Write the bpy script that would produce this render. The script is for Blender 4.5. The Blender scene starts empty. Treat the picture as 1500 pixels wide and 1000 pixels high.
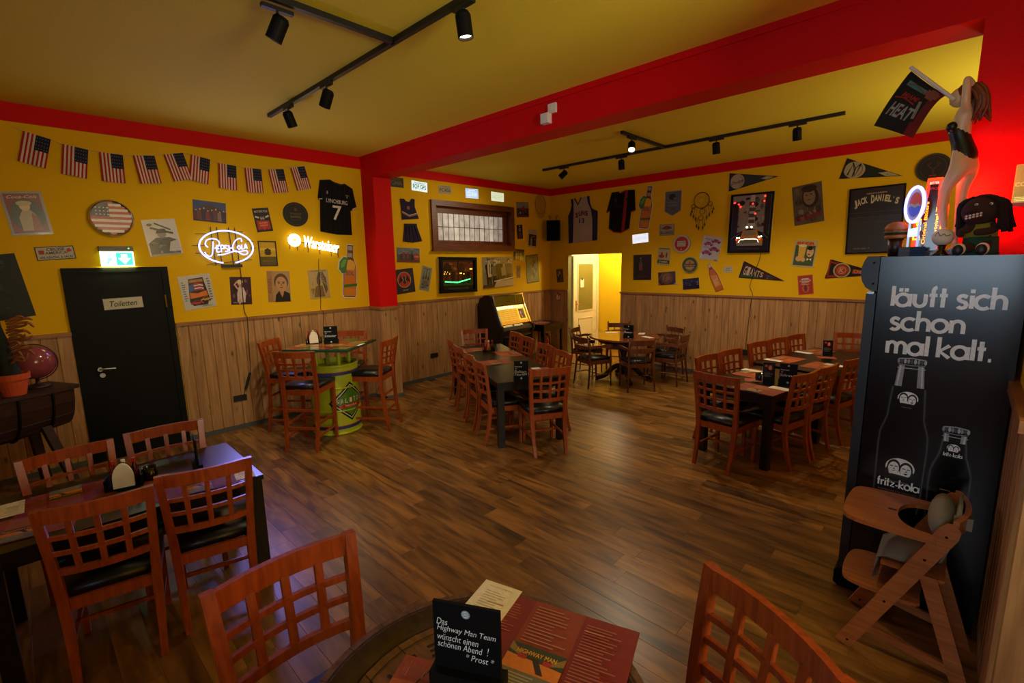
import bpy, bmesh, math, random
from mathutils import Vector as V, Matrix
random.seed(4)
SC = bpy.context.scene
COL = SC.collection
R = math.radians
PI = math.pi
# ---------------------------------------------------------------- camera, world, big lights, exposure
cam = bpy.data.objects.new('camera', bpy.data.cameras.new('camera'))
COL.objects.link(cam)
cam.data.sensor_width = 36.0
cam.data.lens = 696.38 / 1500 * 36
cam.data.clip_start = 0.05
yaw, pitch, roll = 0.7645, -0.1657, -0.019
F = V((-math.sin(yaw) * math.cos(pitch), math.cos(yaw) * math.cos(pitch), math.sin(pitch)))
R0 = V((math.cos(yaw), math.sin(yaw), 0))
U0 = R0.cross(F)
Rt = R0 * math.cos(roll) + U0 * math.sin(roll)
Up = -R0 * math.sin(roll) + U0 * math.cos(roll)
m = Matrix((Rt, Up, -F)).transposed().to_4x4()
m.translation = V((0, 0, 2.0285))
cam.matrix_world = m
SC.camera = cam
SC.view_settings.view_transform = 'Standard'
SC.view_settings.look = 'None'
SC.view_settings.gamma = 1
SC.view_settings.use_curve_mapping = False
SC.view_settings.exposure = 0.0
w = bpy.data.worlds.new('world')
SC.world = w
w.use_nodes = True
w.node_tree.nodes['Background'].inputs[0].default_value = (0.5, 0.6, 0.8, 1)
w.node_tree.nodes['Background'].inputs[1].default_value = 0.02


def light(name, kind, loc, energy, col, aim=None, size=None, size_y=None, angle=None, blend=0.7, radius=0.05):
    d = bpy.data.lights.new(name, kind)
    d.energy = energy
    d.color = col
    if kind == 'AREA':
        d.shape = 'RECTANGLE'
        d.size = size
        d.size_y = size_y
    else:
        d.shadow_soft_size = radius
    if kind == 'SPOT':
        d.spot_size = R(angle)
        d.spot_blend = blend
    o = bpy.data.objects.new(name, d)
    COL.objects.link(o)
    o.location = loc
    if aim is not None:
        o.rotation_euler = V(aim).to_track_quat('-Z', 'Y').to_euler()
    return o


# daylight through the street windows behind the photographer
light('street_window_light', 'AREA', (.2, -3.4, 2.15), 24, (0.64, 0.82, 1.0), (-0.05, 1, 0.05), 2.2, 1.2).data.spread = R(105)
light('bar_side_fill_light', 'AREA', (3.2, 1.5, 2.2), 90, (1.0, 0.9, 0.62), (-.9, 0.5, 0.3), 1.8, 1.5).data.spread = R(112)  # unseen warm fill from the bar side, added to brighten beam and ceiling
light('rear_ceiling_fill_light', 'AREA', (.7, 6.2, 2.3), 24, (1, .92, .6), (-.6, 0, 1), 1.2, .3)  # added uplight hidden behind the pillar, lifts the rear ceiling

YB, XL, XW, ZC, ZW = 8.3126, -6.5363, -6.7486, 3.557, 1.41


# ---------------------------------------------------------------- materials
def hexc(h):
    h = h.lstrip('#')
    c = [int(h[i:i + 2], 16) / 255 for i in (0, 2, 4)]
    return tuple(x / 12.92 if x <= .04045 else ((x + .055) / 1.055) ** 2.4 for x in c)


def new_mat(name):
    mt = bpy.data.materials.new(name)
    mt.use_nodes = True
    nt = mt.node_tree
    return mt, nt, nt.nodes['Principled BSDF']


def nd(nt, typ, **kw):
    n = nt.nodes.new(typ)
    for k, v in kw.items():
        if k.startswith('i_'):
            n.inputs[int(k[2:]) if k[2:].isdigit() else k[2:].replace('_', ' ')].default_value = v
        else:
            setattr(n, k, v)
    return n


def mix(nt, fac, a, b, mode='MIX'):
    n = nt.nodes.new('ShaderNodeMix')
    n.data_type = 'RGBA'
    n.blend_type = mode
    for sock, val in ((n.inputs[0], fac), (n.inputs[6], a), (n.inputs[7], b)):
        if hasattr(val, 'is_output'):
            nt.links.new(val, sock)
        elif isinstance(val, (int, float)):
            sock.default_value = val
        else:
            sock.default_value = (*val[:3], 1)
    return n.outputs[2]


def M(name, col, rough=.5, metal=0, emit=0, ns=20, na=.12, bump=0, spec=.5, coat=0, emcol=None):
    """plain surface: base colour with a little noise"""
    mt, nt, b = new_mat(name)
    c = hexc(col) if isinstance(col, str) else col
    tc = nd(nt, 'ShaderNodeTexCoord')
    no = nd(nt, 'ShaderNodeTexNoise')
    no.inputs['Scale'].default_value = ns
    no.inputs['Detail'].default_value = 4
    nt.links.new(tc.outputs['Object'], no.inputs['Vector'])
    o = mix(nt, no.outputs['Fac'], [x * (1 - na) for x in c], [min(1, x * (1 + na)) for x in c])
    nt.links.new(o, b.inputs['Base Color'])
    b.inputs['Roughness'].default_value = rough
    b.inputs['Metallic'].default_value = metal
    b.inputs['Specular IOR Level'].default_value = spec
    b.inputs['Coat Weight'].default_value = coat
    if emit:
        b.inputs['Emission Color'].default_value = (*(hexc(emcol) if emcol else c), 1)
        b.inputs['Emission Strength'].default_value = emit
    if bump:
        bn = nd(nt, 'ShaderNodeBump')
        bn.inputs['Strength'].default_value = bump
        bn.inputs['Distance'].default_value = .01
        nt.links.new(no.outputs['Fac'], bn.inputs['Height'])
        nt.links.new(bn.outputs[0], b.inputs['Normal'])
    return mt


def wood(name, dark, light_, axis='X', scale=1.0, rough=.4, knots=0, rnd=.25, stretch=14, spec=.5, rings=.5):
    """grain along one object axis; every object gets its own shift and tint"""
    mt, nt, b = new_mat(name)
    tc = nd(nt, 'ShaderNodeTexCoord')
    oi = nd(nt, 'ShaderNodeObjectInfo')
    ad = nd(nt, 'ShaderNodeVectorMath', operation='MULTIPLY_ADD')
    cb = nd(nt, 'ShaderNodeCombineXYZ')
    gi = nd(nt, 'ShaderNodeNewGeometry')
    sm = nd(nt, 'ShaderNodeMath', operation='ADD')
    nt.links.new(oi.outputs['Random'], sm.inputs[0])
    nt.links.new(gi.outputs['Random Per Island'], sm.inputs[1])
    fr = nd(nt, 'ShaderNodeMath', operation='FRACT')
    nt.links.new(sm.outputs[0], fr.inputs[0])
    for i in range(3):
        nt.links.new(fr.outputs[0], cb.inputs[i])
    ad.inputs[1].default_value = (37.1, 53.7, 71.3)
    nt.links.new(cb.outputs[0], ad.inputs[0])
    nt.links.new(tc.outputs['Object'], ad.inputs[2])
    mp = nd(nt, 'ShaderNodeMapping')
    s = [stretch * scale] * 3
    s['XYZ'.index(axis)] = scale
    mp.inputs['Scale'].default_value = s
    nt.links.new(ad.outputs[0], mp.inputs[0])
    n1 = nd(nt, 'ShaderNodeTexNoise')
    n1.inputs['Scale'].default_value = 2.2
    n1.inputs['Detail'].default_value = 6
    n1.inputs['Distortion'].default_value = rings
    nt.links.new(mp.outputs[0], n1.inputs['Vector'])
    rp = nd(nt, 'ShaderNodeValToRGB')
    d, l = hexc(dark), hexc(light_)
    rp.color_ramp.elements[0].color = (*d, 1)
    rp.color_ramp.elements[0].position = .3
    rp.color_ramp.elements[1].color = (*l, 1)
    rp.color_ramp.elements[1].position = .72
    nt.links.new(n1.outputs['Fac'], rp.inputs[0])
    o = rp.outputs[0]
    if knots:
        mk = nd(nt, 'ShaderNodeMapping')
        k = [8.5] * 3
        k['XYZ'.index(axis)] = 3.6
        mk.inputs['Scale'].default_value = k
        nt.links.new(ad.outputs[0], mk.inputs[0])
        vo = nd(nt, 'ShaderNodeTexVoronoi')
        vo.inputs['Scale'].default_value = 1.0
        nt.links.new(mk.outputs[0], vo.inputs['Vector'])
        r2 = nd(nt, 'ShaderNodeValToRGB')
        r2.color_ramp.elements[0].color = (1, 1, 1, 1)
        r2.color_ramp.elements[0].position = .05
        r2.color_ramp.elements[1].color = (0, 0, 0, 1)
        r2.color_ramp.elements[1].position = .17
        nt.links.new(vo.outputs['Distance'], r2.inputs[0])
        o = mix(nt, r2.outputs[0], o, [x * .28 for x in d])
    hv = nd(nt, 'ShaderNodeHueSaturation')
    mr = nd(nt, 'ShaderNodeMapRange')
    mr.inputs['To Min'].default_value = 1 - rnd
    mr.inputs['To Max'].default_value = 1 + rnd
    nt.links.new(fr.outputs[0], mr.inputs['Value'])
    nt.links.new(mr.outputs[0], hv.inputs['Value'])
    nt.links.new(o, hv.inputs['Color'])
    nt.links.new(hv.outputs[0], b.inputs['Base Color'])
    b.inputs['Roughness'].default_value = rough
    b.inputs['Specular IOR Level'].default_value = spec
    bn = nd(nt, 'ShaderNodeBump')
    bn.inputs['Strength'].default_value = .12
    bn.inputs['Distance'].default_value = .004
    nt.links.new(n1.outputs['Fac'], bn.inputs['Height'])
    nt.links.new(bn.outputs[0], b.inputs['Normal'])
    return mt


def printmat(name, rough=.6, emit=0, coat=0, na=.25):
    """flat print: colour comes from the mesh's own colour attribute, broken up a little"""
    mt, nt, b = new_mat(name)
    at = nd(nt, 'ShaderNodeAttribute', attribute_name='Col')
    tc = nd(nt, 'ShaderNodeTexCoord')
    no = nd(nt, 'ShaderNodeTexNoise')
    no.inputs['Scale'].default_value = 60
    no.inputs['Detail'].default_value = 6
    nt.links.new(tc.outputs['Object'], no.inputs['Vector'])
    mr = nd(nt, 'ShaderNodeMapRange')
    mr.inputs['To Min'].default_value = 1 - na
    mr.inputs['To Max'].default_value = 1 + na
    nt.links.new(no.outputs['Fac'], mr.inputs['Value'])
    o = mix(nt, 1.0, at.outputs['Color'], mr.outputs[0], 'MULTIPLY')
    nt.links.new(o, b.inputs['Base Color'])
    b.inputs['Roughness'].default_value = rough
    b.inputs['Coat Weight'].default_value = coat
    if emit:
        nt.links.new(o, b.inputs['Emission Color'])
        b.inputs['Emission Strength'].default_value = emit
    return mt


MT = dict(
    yellow=M('yellow_paint', '#e0b00a', .75, spec=.15, ns=60, na=.05, bump=.15),
    ceil=M('ceiling_paint', '#e4cb3a', .85, spec=.15, ns=50, na=.05, bump=.1),
    red=M('red_paint', '#cc0405', .6, spec=.15, ns=60, na=.06, bump=.12),
    corr=M('corridor_paint', '#f2c80a', .7, ns=40, na=.04),
    olive=M('olive_paint', '#6d6a3a', .6),
    pine=wood('pine_board', '#8e643a', '#b88a54', 'Z', 1.0, .55, knots=1, rnd=.10),
    rail=wood('pine_rail', '#7a4a26', '#a06c3a', 'Y', 1.0, .5, rnd=.08),
    railx=wood('pine_rail_across', '#7a4a26', '#a06c3a', 'X', 1.0, .5, rnd=.08),
    skirt=M('grey_skirting', '#4a4a46', .6),
    floorp=wood('vinyl_plank', '#4a2d11', '#9a6a2e', 'X', 1.0, .33, knots=0, rnd=.34, stretch=6.5, rings=.7),
    joint=M('floor_joint', '#3a2511', .8),
    cherry=wood('cherry_wood', '#80340f', '#a64a1a', 'Z', 2.0, .3, rnd=.08),
    walnut=wood('walnut_wood', '#4a2411', '#7a4322', 'Z', 2.0, .35, rnd=.1),
    dark=wood('dark_old_wood', '#1d0d07', '#38190d', 'X', 2.0, .5, rnd=.05),
    winw=wood('window_wood', '#4e2208', '#7d3c10', 'Y', 2.0, .45, rnd=.1),
    beech=wood('beech_wood', '#985426', '#b8713c', 'X', 2.0, .4, rnd=.05),
    blk=M('black_lacquer', '#0d0c0b', .28, ns=30),
    blkm=M('black_matt', '#0a0a0a', .6, spec=.15),
    leath=M('black_leatherette', '#0e0d0d', .35, ns=200, na=.2, bump=.1),
    door=M('anthracite_door', '#0c0e0d', .5, spec=.12),
    steel=M('brushed_steel', '#b0b0b0', .3, 1),
    brass=M('brass', '#b98a30', .35, 1),
    chrome=M('chrome', '#d8d8d8', .15, 1),
    white=M('white_plastic', '#dcd8cf', .5),
    cream=M('cream_paint', '#e8dcb0', .5),
    paper=M('card_paper', '#e6ddc4', .8),
    tin=M('printed_tin', '#8c8678', .4),
    blkp=M('black_plastic', '#111111', .45),
    fridge=M('black_enamel', '#050607', .22, ns=15, na=.1),
    fridge2=M('grey_enamel', '#1b1f24', .4, ns=15, na=.1),
    green=M('barrel_green', '#a8b420', .35, ns=12, na=.15),
    print=printmat('flat_print', .6),
    gloss=printmat('gloss_print', .25, coat=.3),
    chalk=printmat('chalk_print', .8, na=.1),
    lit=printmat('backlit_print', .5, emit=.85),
    fabric=printmat('jersey_cloth', .9, na=.15),
    glow=printmat('glowing_print', .5, emit=4.0, na=.05),
    neonb=M('blue_neon', '#8f8cff', .3, emit=5.0, emcol='#8086ff'),
    neonw=M('white_neon', '#fff4d8', .3, emit=2.6, emcol='#fff4dc'),
    neonr=M('red_neon', '#ff3010', .3, emit=6, emcol='#ff2408'),
    neong=M('green_led', '#40ff80', .3, emit=5, emcol='#38ff78'),
    lens=M('lamp_lens', '#fff0d0', .3, emit=9, emcol='#ffe2b0'),
    lensoff=M('lamp_lens_dim', '#ffe9c8', .3, emit=1.5, emcol='#ffdca0'),
    terra=M('terracotta', '#c04a1a', .8),
    pink=M('pink_globe', '#8a4048', .15, ns=6, na=.5),
    skin=M('figure_skin', '#d9b887', .4, ns=8, na=.06),
    brownf=M('brown_felt', '#3a2015', .95, ns=90, na=.3),
    hair=M('auburn_hair', '#7a3c18', .5, ns=40, na=.4, bump=.5),
    yarn=M('dark_yarn', '#1c0f0a', 1, ns=60, na=.4),
    gold=M('jukebox_gold', '#c99a20', .3, .6),
    juke=M('jukebox_black', '#14110e', .35),
    clothg=M('grey_cushion', '#857d68', .95, ns=60, na=.15),
    glassd=M('dark_glass', '#1a0d08', .08),
    redp=M('red_plastic', '#b01812', .4),
    string=M('string', '#b8a880', .9),
    tan=M('tan_cord', '#a0813c', .9),
    cable=M('black_cable', '#0c0c0c', .6),
    bun=M('bread_crust', '#b06a28', .6),
)


def pane_mat():
    mt, nt, b = new_mat('leaded_glass')
    tc = nd(nt, 'ShaderNodeTexCoord')
    oi = nd(nt, 'ShaderNodeObjectInfo')
    no = nd(nt, 'ShaderNodeTexNoise')
    no.inputs['Scale'].default_value = 9
    nt.links.new(tc.outputs['Object'], no.inputs['Vector'])
    rp = nd(nt, 'ShaderNodeValToRGB')
    rp.color_ramp.elements[0].color = (*hexc('#6f5a4a'), 1)
    rp.color_ramp.elements[1].color = (*hexc('#f2ece2'), 1)
    ma = nd(nt, 'ShaderNodeMath', operation='MULTIPLY_ADD')
    ma.inputs[1].default_value = .7
    nt.links.new(no.outputs['Fac'], ma.inputs[0])
    mb = nd(nt, 'ShaderNodeMath', operation='MULTIPLY')
    mb.inputs[1].default_value = .35
    nt.links.new(oi.outputs['Random'], mb.inputs[0])
    nt.links.new(mb.outputs[0], ma.inputs[2])
    nt.links.new(ma.outputs[0], rp.inputs[0])
    nt.links.new(rp.outputs[0], b.inputs['Base Color'])
    nt.links.new(rp.outputs[0], b.inputs['Emission Color'])
    b.inputs['Emission Strength'].default_value = .42
    b.inputs['Roughness'].default_value = .15
    return mt


MT['pane'] = pane_mat()


# ---------------------------------------------------------------- mesh helpers
def obj(name, bm, mt, parent=None, loc=None, rot=None, bevel=0, smooth=False, **props):
    if bevel:
        bmesh.ops.bevel(bm, geom=[e for e in bm.edges if len(e.link_faces) == 2 and e.calc_face_angle(0) > .6], offset=bevel, segments=1, affect='EDGES', clamp_overlap=True)
    bmesh.ops.recalc_face_normals(bm, faces=bm.faces)
    me = bpy.data.meshes.new(name)
    bm.to_mesh(me)
    bm.free()
    if smooth:
        for p in me.polygons:
            p.use_smooth = True
    me.materials.append(MT[mt] if isinstance(mt, str) else mt)
    return place(bpy.data.objects.new(name, me), parent, loc, rot, **props)


def place(o, parent=None, loc=None, rot=None, **props):
    COL.objects.link(o)
    if parent is not None:
        o.parent = parent
    if loc is not None:
        o.location = loc
    if rot is not None:
        o.rotation_euler = rot if hasattr(rot, '__len__') else (0, 0, rot)
    for k, v in props.items():
        if v is not None:
            o[k] = v
    return o


def thing(name, label, cat, loc=(0, 0, 0), rz=0, group=None, mw=None):
    o = bpy.data.objects.new(name, None)
    o.empty_display_size = .05
    place(o, None, loc, rz, label=label, category=cat, group=group)
    if mw is not None:
        o.matrix_world = mw
    return o


def B():
    return bmesh.new()


def box(bm, x0, x1, y0, y1, z0, z1):
    vs = [bm.verts.new((x, y, z)) for x in (x0, x1) for y in (y0, y1) for z in (z0, z1)]
    for f in ((0, 1, 3, 2), (4, 6, 7, 5), (0, 4, 5, 1), (2, 3, 7, 6), (0, 2, 6, 4), (1, 5, 7, 3)):
        bm.faces.new([vs[i] for i in f])
    return bm


def sweep(bm, pts, A, Bv, taper=None):
    """rectangular bar through pts, constant half-axes A and Bv"""
    A, Bv = V(A), V(Bv)
    prev = None
    for i, p in enumerate(pts):
        p = V(p)
        s = 1 if taper is None else taper[i]
        ring = [bm.verts.new(p + A * a * s + Bv * b * s) for a, b in ((-1, -1), (1, -1), (1, 1), (-1, 1))]
        if prev:
            for k in range(4):
                bm.faces.new((prev[k], prev[(k + 1) % 4], ring[(k + 1) % 4], ring[k]))
        else:
            bm.faces.new(ring[::-1])
        prev = ring
    bm.faces.new(prev)
    return bm


def tube(bm, pts, r, n=6, closed=False):
    pts = [V(p) for p in pts]
    N = len(pts)
    rs = r if hasattr(r, '__len__') else [r] * N
    rings = []
    up = V((0, 0, 1))
    ref = None
    for i, p in enumerate(pts):
        if closed:
            t = pts[(i + 1) % N] - pts[i - 1]
        else:
            t = pts[min(i + 1, N - 1)] - pts[max(i - 1, 0)]
        t.normalize()
        if ref is None:
            ref = t.orthogonal().normalized()
        ref = (ref - t * ref.dot(t))
        ref = ref.normalized() if ref.length > 1e-5 else t.orthogonal().normalized()
        q = t.cross(ref)
        rings.append([bm.verts.new(p + (ref * math.cos(2 * PI * k / n) + q * math.sin(2 * PI * k / n)) * rs[i]) for k in range(n)])
    for i in range(N if closed else N - 1):
        a, b = rings[i], rings[(i + 1) % N]
        for k in range(n):
            bm.faces.new((a[k], a[(k + 1) % n], b[(k + 1) % n], b[k]))
    if not closed:
        bm.faces.new(rings[0][::-1])
        bm.faces.new(rings[-1])
    return bm


def lathe(bm, prof, n=20, c=(0, 0, 0), sx=1, sy=1):
    c = V(c)
    rings = []
    for r, z in prof:
        if r < 1e-5:
            rings.append([bm.verts.new(c + V((0, 0, z)))])
        else:
            rings.append([bm.verts.new(c + V((r * sx * math.cos(2 * PI * k / n), r * sy * math.sin(2 * PI * k / n), z))) for k in range(n)])
    for a, b in zip(rings, rings[1:]):
        for k in range(n):
            q = [a[k % len(a)], a[(k + 1) % len(a)], b[(k + 1) % len(b)], b[k % len(b)]]
            q = [v for i, v in enumerate(q) if v not in q[:i]]
            if len(q) > 2:
                bm.faces.new(q)
    for rg in (rings[0], rings[-1]):
        if len(rg) > 2:
            bm.faces.new(rg)
    return bm


def ball(bm, c, rx, ry=None, rz=None, n=14, m_=9):
    ry = ry or rx
    rz = rz or rx
    prof = [(math.sin(PI * i / m_), -math.cos(PI * i / m_)) for i in range(m_ + 1)]
    prof[0] = (0, -1)
    prof[-1] = (0, 1)
    rings = []
    for r, z in prof:
        if r == 0:
            rings.append([bm.verts.new((c[0], c[1], c[2] + z * rz))])
        else:
            rings.append([bm.verts.new((c[0] + r * rx * math.cos(2 * PI * k / n), c[1] + r * ry * math.sin(2 * PI * k / n), c[2] + z * rz)) for k in range(n)])
    for a, b in zip(rings, rings[1:]):
        for k in range(n):
            q = [a[k % len(a)], a[(k + 1) % len(a)], b[(k + 1) % len(b)], b[k % len(b)]]
            q = [v for i, v in enumerate(q) if v not in q[:i]]
            bm.faces.new(q)
    return bm


def plate(bm, poly, z0, z1, f=None):
    """2-D outline extruded from z0 to z1; f maps (x, y, z) to a point"""
    f = f or (lambda x, y, z: (x, y, z))
    a = [bm.verts.new(f(x, y, z0)) for x, y in poly]
    b = [bm.verts.new(f(x, y, z1)) for x, y in poly]
    n = len(poly)
    bm.faces.new(a[::-1])
    bm.faces.new(b)
    for i in range(n):
        bm.faces.new((a[i], a[(i + 1) % n], b[(i + 1) % n], b[i]))
    return bm


def spline(pts, k=6, closed=False):
    """Catmull-Rom through pts"""
    P = [V((*p, 0)) if len(p) == 2 else V(p) for p in pts]
    n = len(P)
    out = []
    for i in range(n if closed else n - 1):
        p0 = P[i - 1] if closed or i > 0 else P[0]
        p1, p2 = P[i], P[(i + 1) % n]
        p3 = P[(i + 2) % n] if closed or i + 2 < n else P[-1]
        for j in range(k):
            t = j / k
            out.append(.5 * ((2 * p1) + (p2 - p0) * t + (2 * p0 - 5 * p1 + 4 * p2 - p3) * t * t + (3 * p1 - p0 - 3 * p2 + p3) * t ** 3))
    if not closed:
        out.append(P[-1])
    return out


def arc(cx, cy, rx, ry, a0, a1, n=24):
    return [(cx + rx * math.cos(R(a0 + (a1 - a0) * i / n)), cy + ry * math.sin(R(a0 + (a1 - a0) * i / n))) for i in range(n + 1)]


def skin(name, pts, edges, mt, parent, sub=2):
    """a body grown over a skeleton: pts (x, y, z, radius)"""
    me = bpy.data.meshes.new(name)
    me.from_pydata([p[:3] for p in pts], edges, [])
    o = bpy.data.objects.new(name, me)
    COL.objects.link(o)
    md = o.modifiers.new('s', 'SKIN')
    md.use_smooth_shade = True
    for i, p in enumerate(pts):
        r = p[3] if hasattr(p[3], '__len__') else (p[3], p[3])
        me.skin_vertices[0].data[i].radius = r
        me.skin_vertices[0].data[i].use_root = i == 0
    o.modifiers.new('u', 'SUBSURF').levels = sub
    dg = bpy.context.evaluated_depsgraph_get()
    nm = bpy.data.meshes.new_from_object(o.evaluated_get(dg))
    bpy.data.objects.remove(o)
    nm.name = name
    nm.materials.clear()
    nm.materials.append(MT[mt] if isinstance(mt, str) else mt)
    for p in nm.polygons:
        p.use_smooth = True
    return place(bpy.data.objects.new(name, nm), parent)


# ---------------------------------------------------------------- flat print
_txt = {}


def text_geo(s, b=0, sh=0):
    key = (s, b, sh)
    if key not in _txt:
        cu = bpy.data.curves.new('t', 'FONT')
        cu.body = s
        cu.size = 1
        cu.offset = b
        cu.shear = sh
        cu.resolution_u = 3
        cu.fill_mode = 'FRONT'
        o = bpy.data.objects.new('t', cu)
        COL.objects.link(o)
        dg = bpy.context.evaluated_depsgraph_get()
        me = bpy.data.meshes.new_from_object(o.evaluated_get(dg))
        vs = [v.co.to_2d() for v in me.vertices]
        fs = [list(p.vertices) for p in me.polygons]
        bpy.data.objects.remove(o)
        bpy.data.meshes.remove(me)
        bpy.data.curves.remove(cu)
        xs = [v.x for v in vs] or [0, 1]
        ys = [v.y for v in vs] or [0, 1]
        _txt[key] = (vs, fs, min(xs), max(xs), min(ys), max(ys))
    return _txt[key]


class Print:
    """flat shapes in a 0..1 frame of w by h metres, each a hair above the last"""

    def __init__(s, w, h, step=.00022):
        s.w, s.h, s.v, s.f, s.c, s.z, s.step = w, h, [], [], [], 0, step

    def add(s, pts, faces, col):
        c = hexc(col) if isinstance(col, str) else col
        n = len(s.v)
        s.z += s.step
        s.v += [((x - .5) * s.w, (y - .5) * s.h, s.z) for x, y in pts]
        s.c += [c] * len(pts)
        s.f += [[n + i for i in f] for f in faces]
        return s

    def r(s, x0, y0, x1, y1, c):
        return s.add([(x0, y0), (x1, y0), (x1, y1), (x0, y1)], [(0, 1, 2, 3)], c)

    def e(s, cx, cy, rx, ry, c, n=22):
        return s.add(arc(cx, cy, rx, ry, 0, 360, n)[:-1], [tuple(range(n))], c)

    def c_(s, cx, cy, r, c, n=26):
        return s.e(cx, cy, r * s.h / s.w, r, c, n)

    def p(s, pts, c):
        return s.add(pts, [tuple(range(len(pts)))], c)

    def ring(s, cx, cy, r0, r1, c, n=30, a0=0, a1=360):
        k = s.h / s.w
        a, b = arc(cx, cy, r0 * k, r0, a0, a1, n), arc(cx, cy, r1 * k, r1, a0, a1, n)
        return s.add(a + b, [(i, i + 1, n + 2 + i, n + 1 + i) for i in range(n)], c)

    def line(s, pts, wd, c):
        """ribbon, width in metres"""
        P = [V((x * s.w, y * s.h)) for x, y in pts]
        a, b = [], []
        for i, p in enumerate(P):
            t = P[min(i + 1, len(P) - 1)] - P[max(i - 1, 0)]
            if t.length < 1e-9:
                t = V((1, 0))
            t.normalize()
            nn = V((-t.y, t.x)) * wd / 2
            a.append(((p + nn).x / s.w, (p + nn).y / s.h))
            b.append(((p - nn).x / s.w, (p - nn).y / s.h))
        n = len(P)
        return s.add(a + b, [(i, n + i, n + i + 1, i + 1) for i in range(n - 1)], c)

    def t(s, txt, cx, cy, hg, c, wmax=None, b=0, sh=0, rot=0, bend=0):
        """text centred on (cx, cy); hg = height as a share of h; wmax = width as a share of w"""
        vs, fs, x0, x1, y0, y1 = text_geo(txt, b, sh)
        k = hg * s.h / max(y1 - y0, .3)
        kx = k
        if wmax:
            kx = wmax * (s.w if abs(rot) < 45 else s.h) / (x1 - x0)
        ca, sa = math.cos(R(rot)), math.sin(R(rot))
        out = []
        for v in vs:
            x, y = (v.x - (x0 + x1) / 2) * kx, (v.y - (y0 + y1) / 2) * k
            if bend:
                half = (x1 - x0) / 2 * kx
                y += -bend * s.h * (x / half) ** 2 + bend * s.h * .5
            out.append((cx + (x * ca - y * sa) / s.w, cy + (x * sa + y * ca) / s.h))
        return s.add(out, fs, c)

    def lines(s, x0, x1, y0, y1, n, c, th=.4, seed=1):
        """unreadably small print as short bars"""
        rg = random.Random(seed)
        for i in range(n):
            y = y1 - (y1 - y0) * (i + .5) / n
            hh = (y1 - y0) / n * th / 2
            s.r(x0, y - hh, x0 + (x1 - x0) * rg.uniform(.55, 1), y + hh, c)
        return s

    def ph(s, x0, y0, x1, y1, cols, n=24, seed=1, big=.22):
        """photographic patchwork"""
        rg = random.Random(seed)
        for i in range(n):
            rx, ry = rg.uniform(.25, 1) * big * (x1 - x0) / 2, rg.uniform(.25, 1) * big * (y1 - y0) / 2
            cx, cy = rg.uniform(x0 + rx, x1 - rx), rg.uniform(y0 + ry, y1 - ry)
            s.p([(cx + rx * rg.uniform(.7, 1) * math.cos(a * PI / 4), cy + ry * rg.uniform(.7, 1) * math.sin(a * PI / 4)) for a in range(8)], rg.choice(cols))
        return s

    def man(s, cx, y0, hh, body, skin_='#c9a184', hair='#20160f', legs=None):
        """small standing figure, feet at y0, height hh (share of h)"""
        k = hh * s.h / s.w
        if legs:
            s.p([(cx - .11 * k, y0), (cx - .02 * k, y0), (cx, y0 + .4 * hh), (cx + .02 * k, y0), (cx + .11 * k, y0), (cx + .13 * k, y0 + .52 * hh), (cx - .13 * k, y0 + .52 * hh)], legs)
        s.p([(cx - .14 * k, y0 + .45 * hh if legs else y0), (cx + .14 * k, y0 + .45 * hh if legs else y0), (cx + .19 * k, y0 + .78 * hh), (cx + .07 * k, y0 + .84 * hh), (cx - .07 * k, y0 + .84 * hh), (cx - .19 * k, y0 + .78 * hh)], body)
        s.e(cx, y0 + .93 * hh, .065 * k, .075 * hh, hair, 12)
        s.e(cx, y0 + .905 * hh, .052 * k, .065 * hh, skin_, 12)
        return s

    def face(s, cx, cy, r, skin_, hair, shade='#5a3a28'):
        """head and shoulders portrait, r = half head height"""
        k = s.h / s.w
        s.e(cx, cy + .18 * r, .86 * r * k, 1.06 * r, hair, 20)
        s.e(cx, cy - .1 * r, .7 * r * k, .95 * r, skin_, 20)
        for q in (-1, 1):
            s.e(cx + q * .28 * r * k, cy + .06 * r, .15 * r * k, .07 * r, '#2a1c14', 10)
            s.r(cx + q * .28 * r * k - .2 * r * k, cy + .2 * r, cx + q * .28 * r * k + .2 * r * k, cy + .26 * r, hair)
        s.p([(cx - .08 * r * k, cy - .28 * r), (cx + .1 * r * k, cy - .28 * r), (cx + .03 * r * k, cy + .06 * r)], shade)
        s.e(cx, cy - .52 * r, .24 * r * k, .07 * r, '#8a3a30', 10)
        return s

    def car(s, cx, cy, l, c, g='#20242a'):
        k = s.w / s.h * l
        s.p([(cx - .5 * l, cy), (cx + .5 * l, cy), (cx + .5 * l, cy + .16 * k), (cx + .28 * l, cy + .2 * k), (cx + .14 * l, cy + .34 * k), (cx - .2 * l, cy + .34 * k), (cx - .34 * l, cy + .2 * k), (cx - .5 * l, cy + .16 * k)], c)
        s.p([(cx + .22 * l, cy + .2 * k), (cx + .11 * l, cy + .31 * k), (cx - .17 * l, cy + .31 * k), (cx - .28 * l, cy + .2 * k)], g)
        for q in (-.3, .3):
            s.e(cx + q * l, cy, .09 * l, .09 * k, '#101010', 12)
        return s

    def bottle(s, cx, y0, hh, wd, c, lab=None, cap=None):
        k = wd / 2
        s.p([(cx - k, y0), (cx + k, y0), (cx + k, y0 + .52 * hh), (cx + .35 * k, y0 + .7 * hh), (cx + .3 * k, y0 + .96 * hh), (cx - .3 * k, y0 + .96 * hh), (cx - .35 * k, y0 + .7 * hh), (cx - k, y0 + .52 * hh)], c)
        s.r(cx - .36 * k, y0 + .94 * hh, cx + .36 * k, y0 + hh, cap or c)
        if lab:
            s.r(cx - k, y0 + .14 * hh, cx + k, y0 + .42 * hh, lab)
        return s

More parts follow.
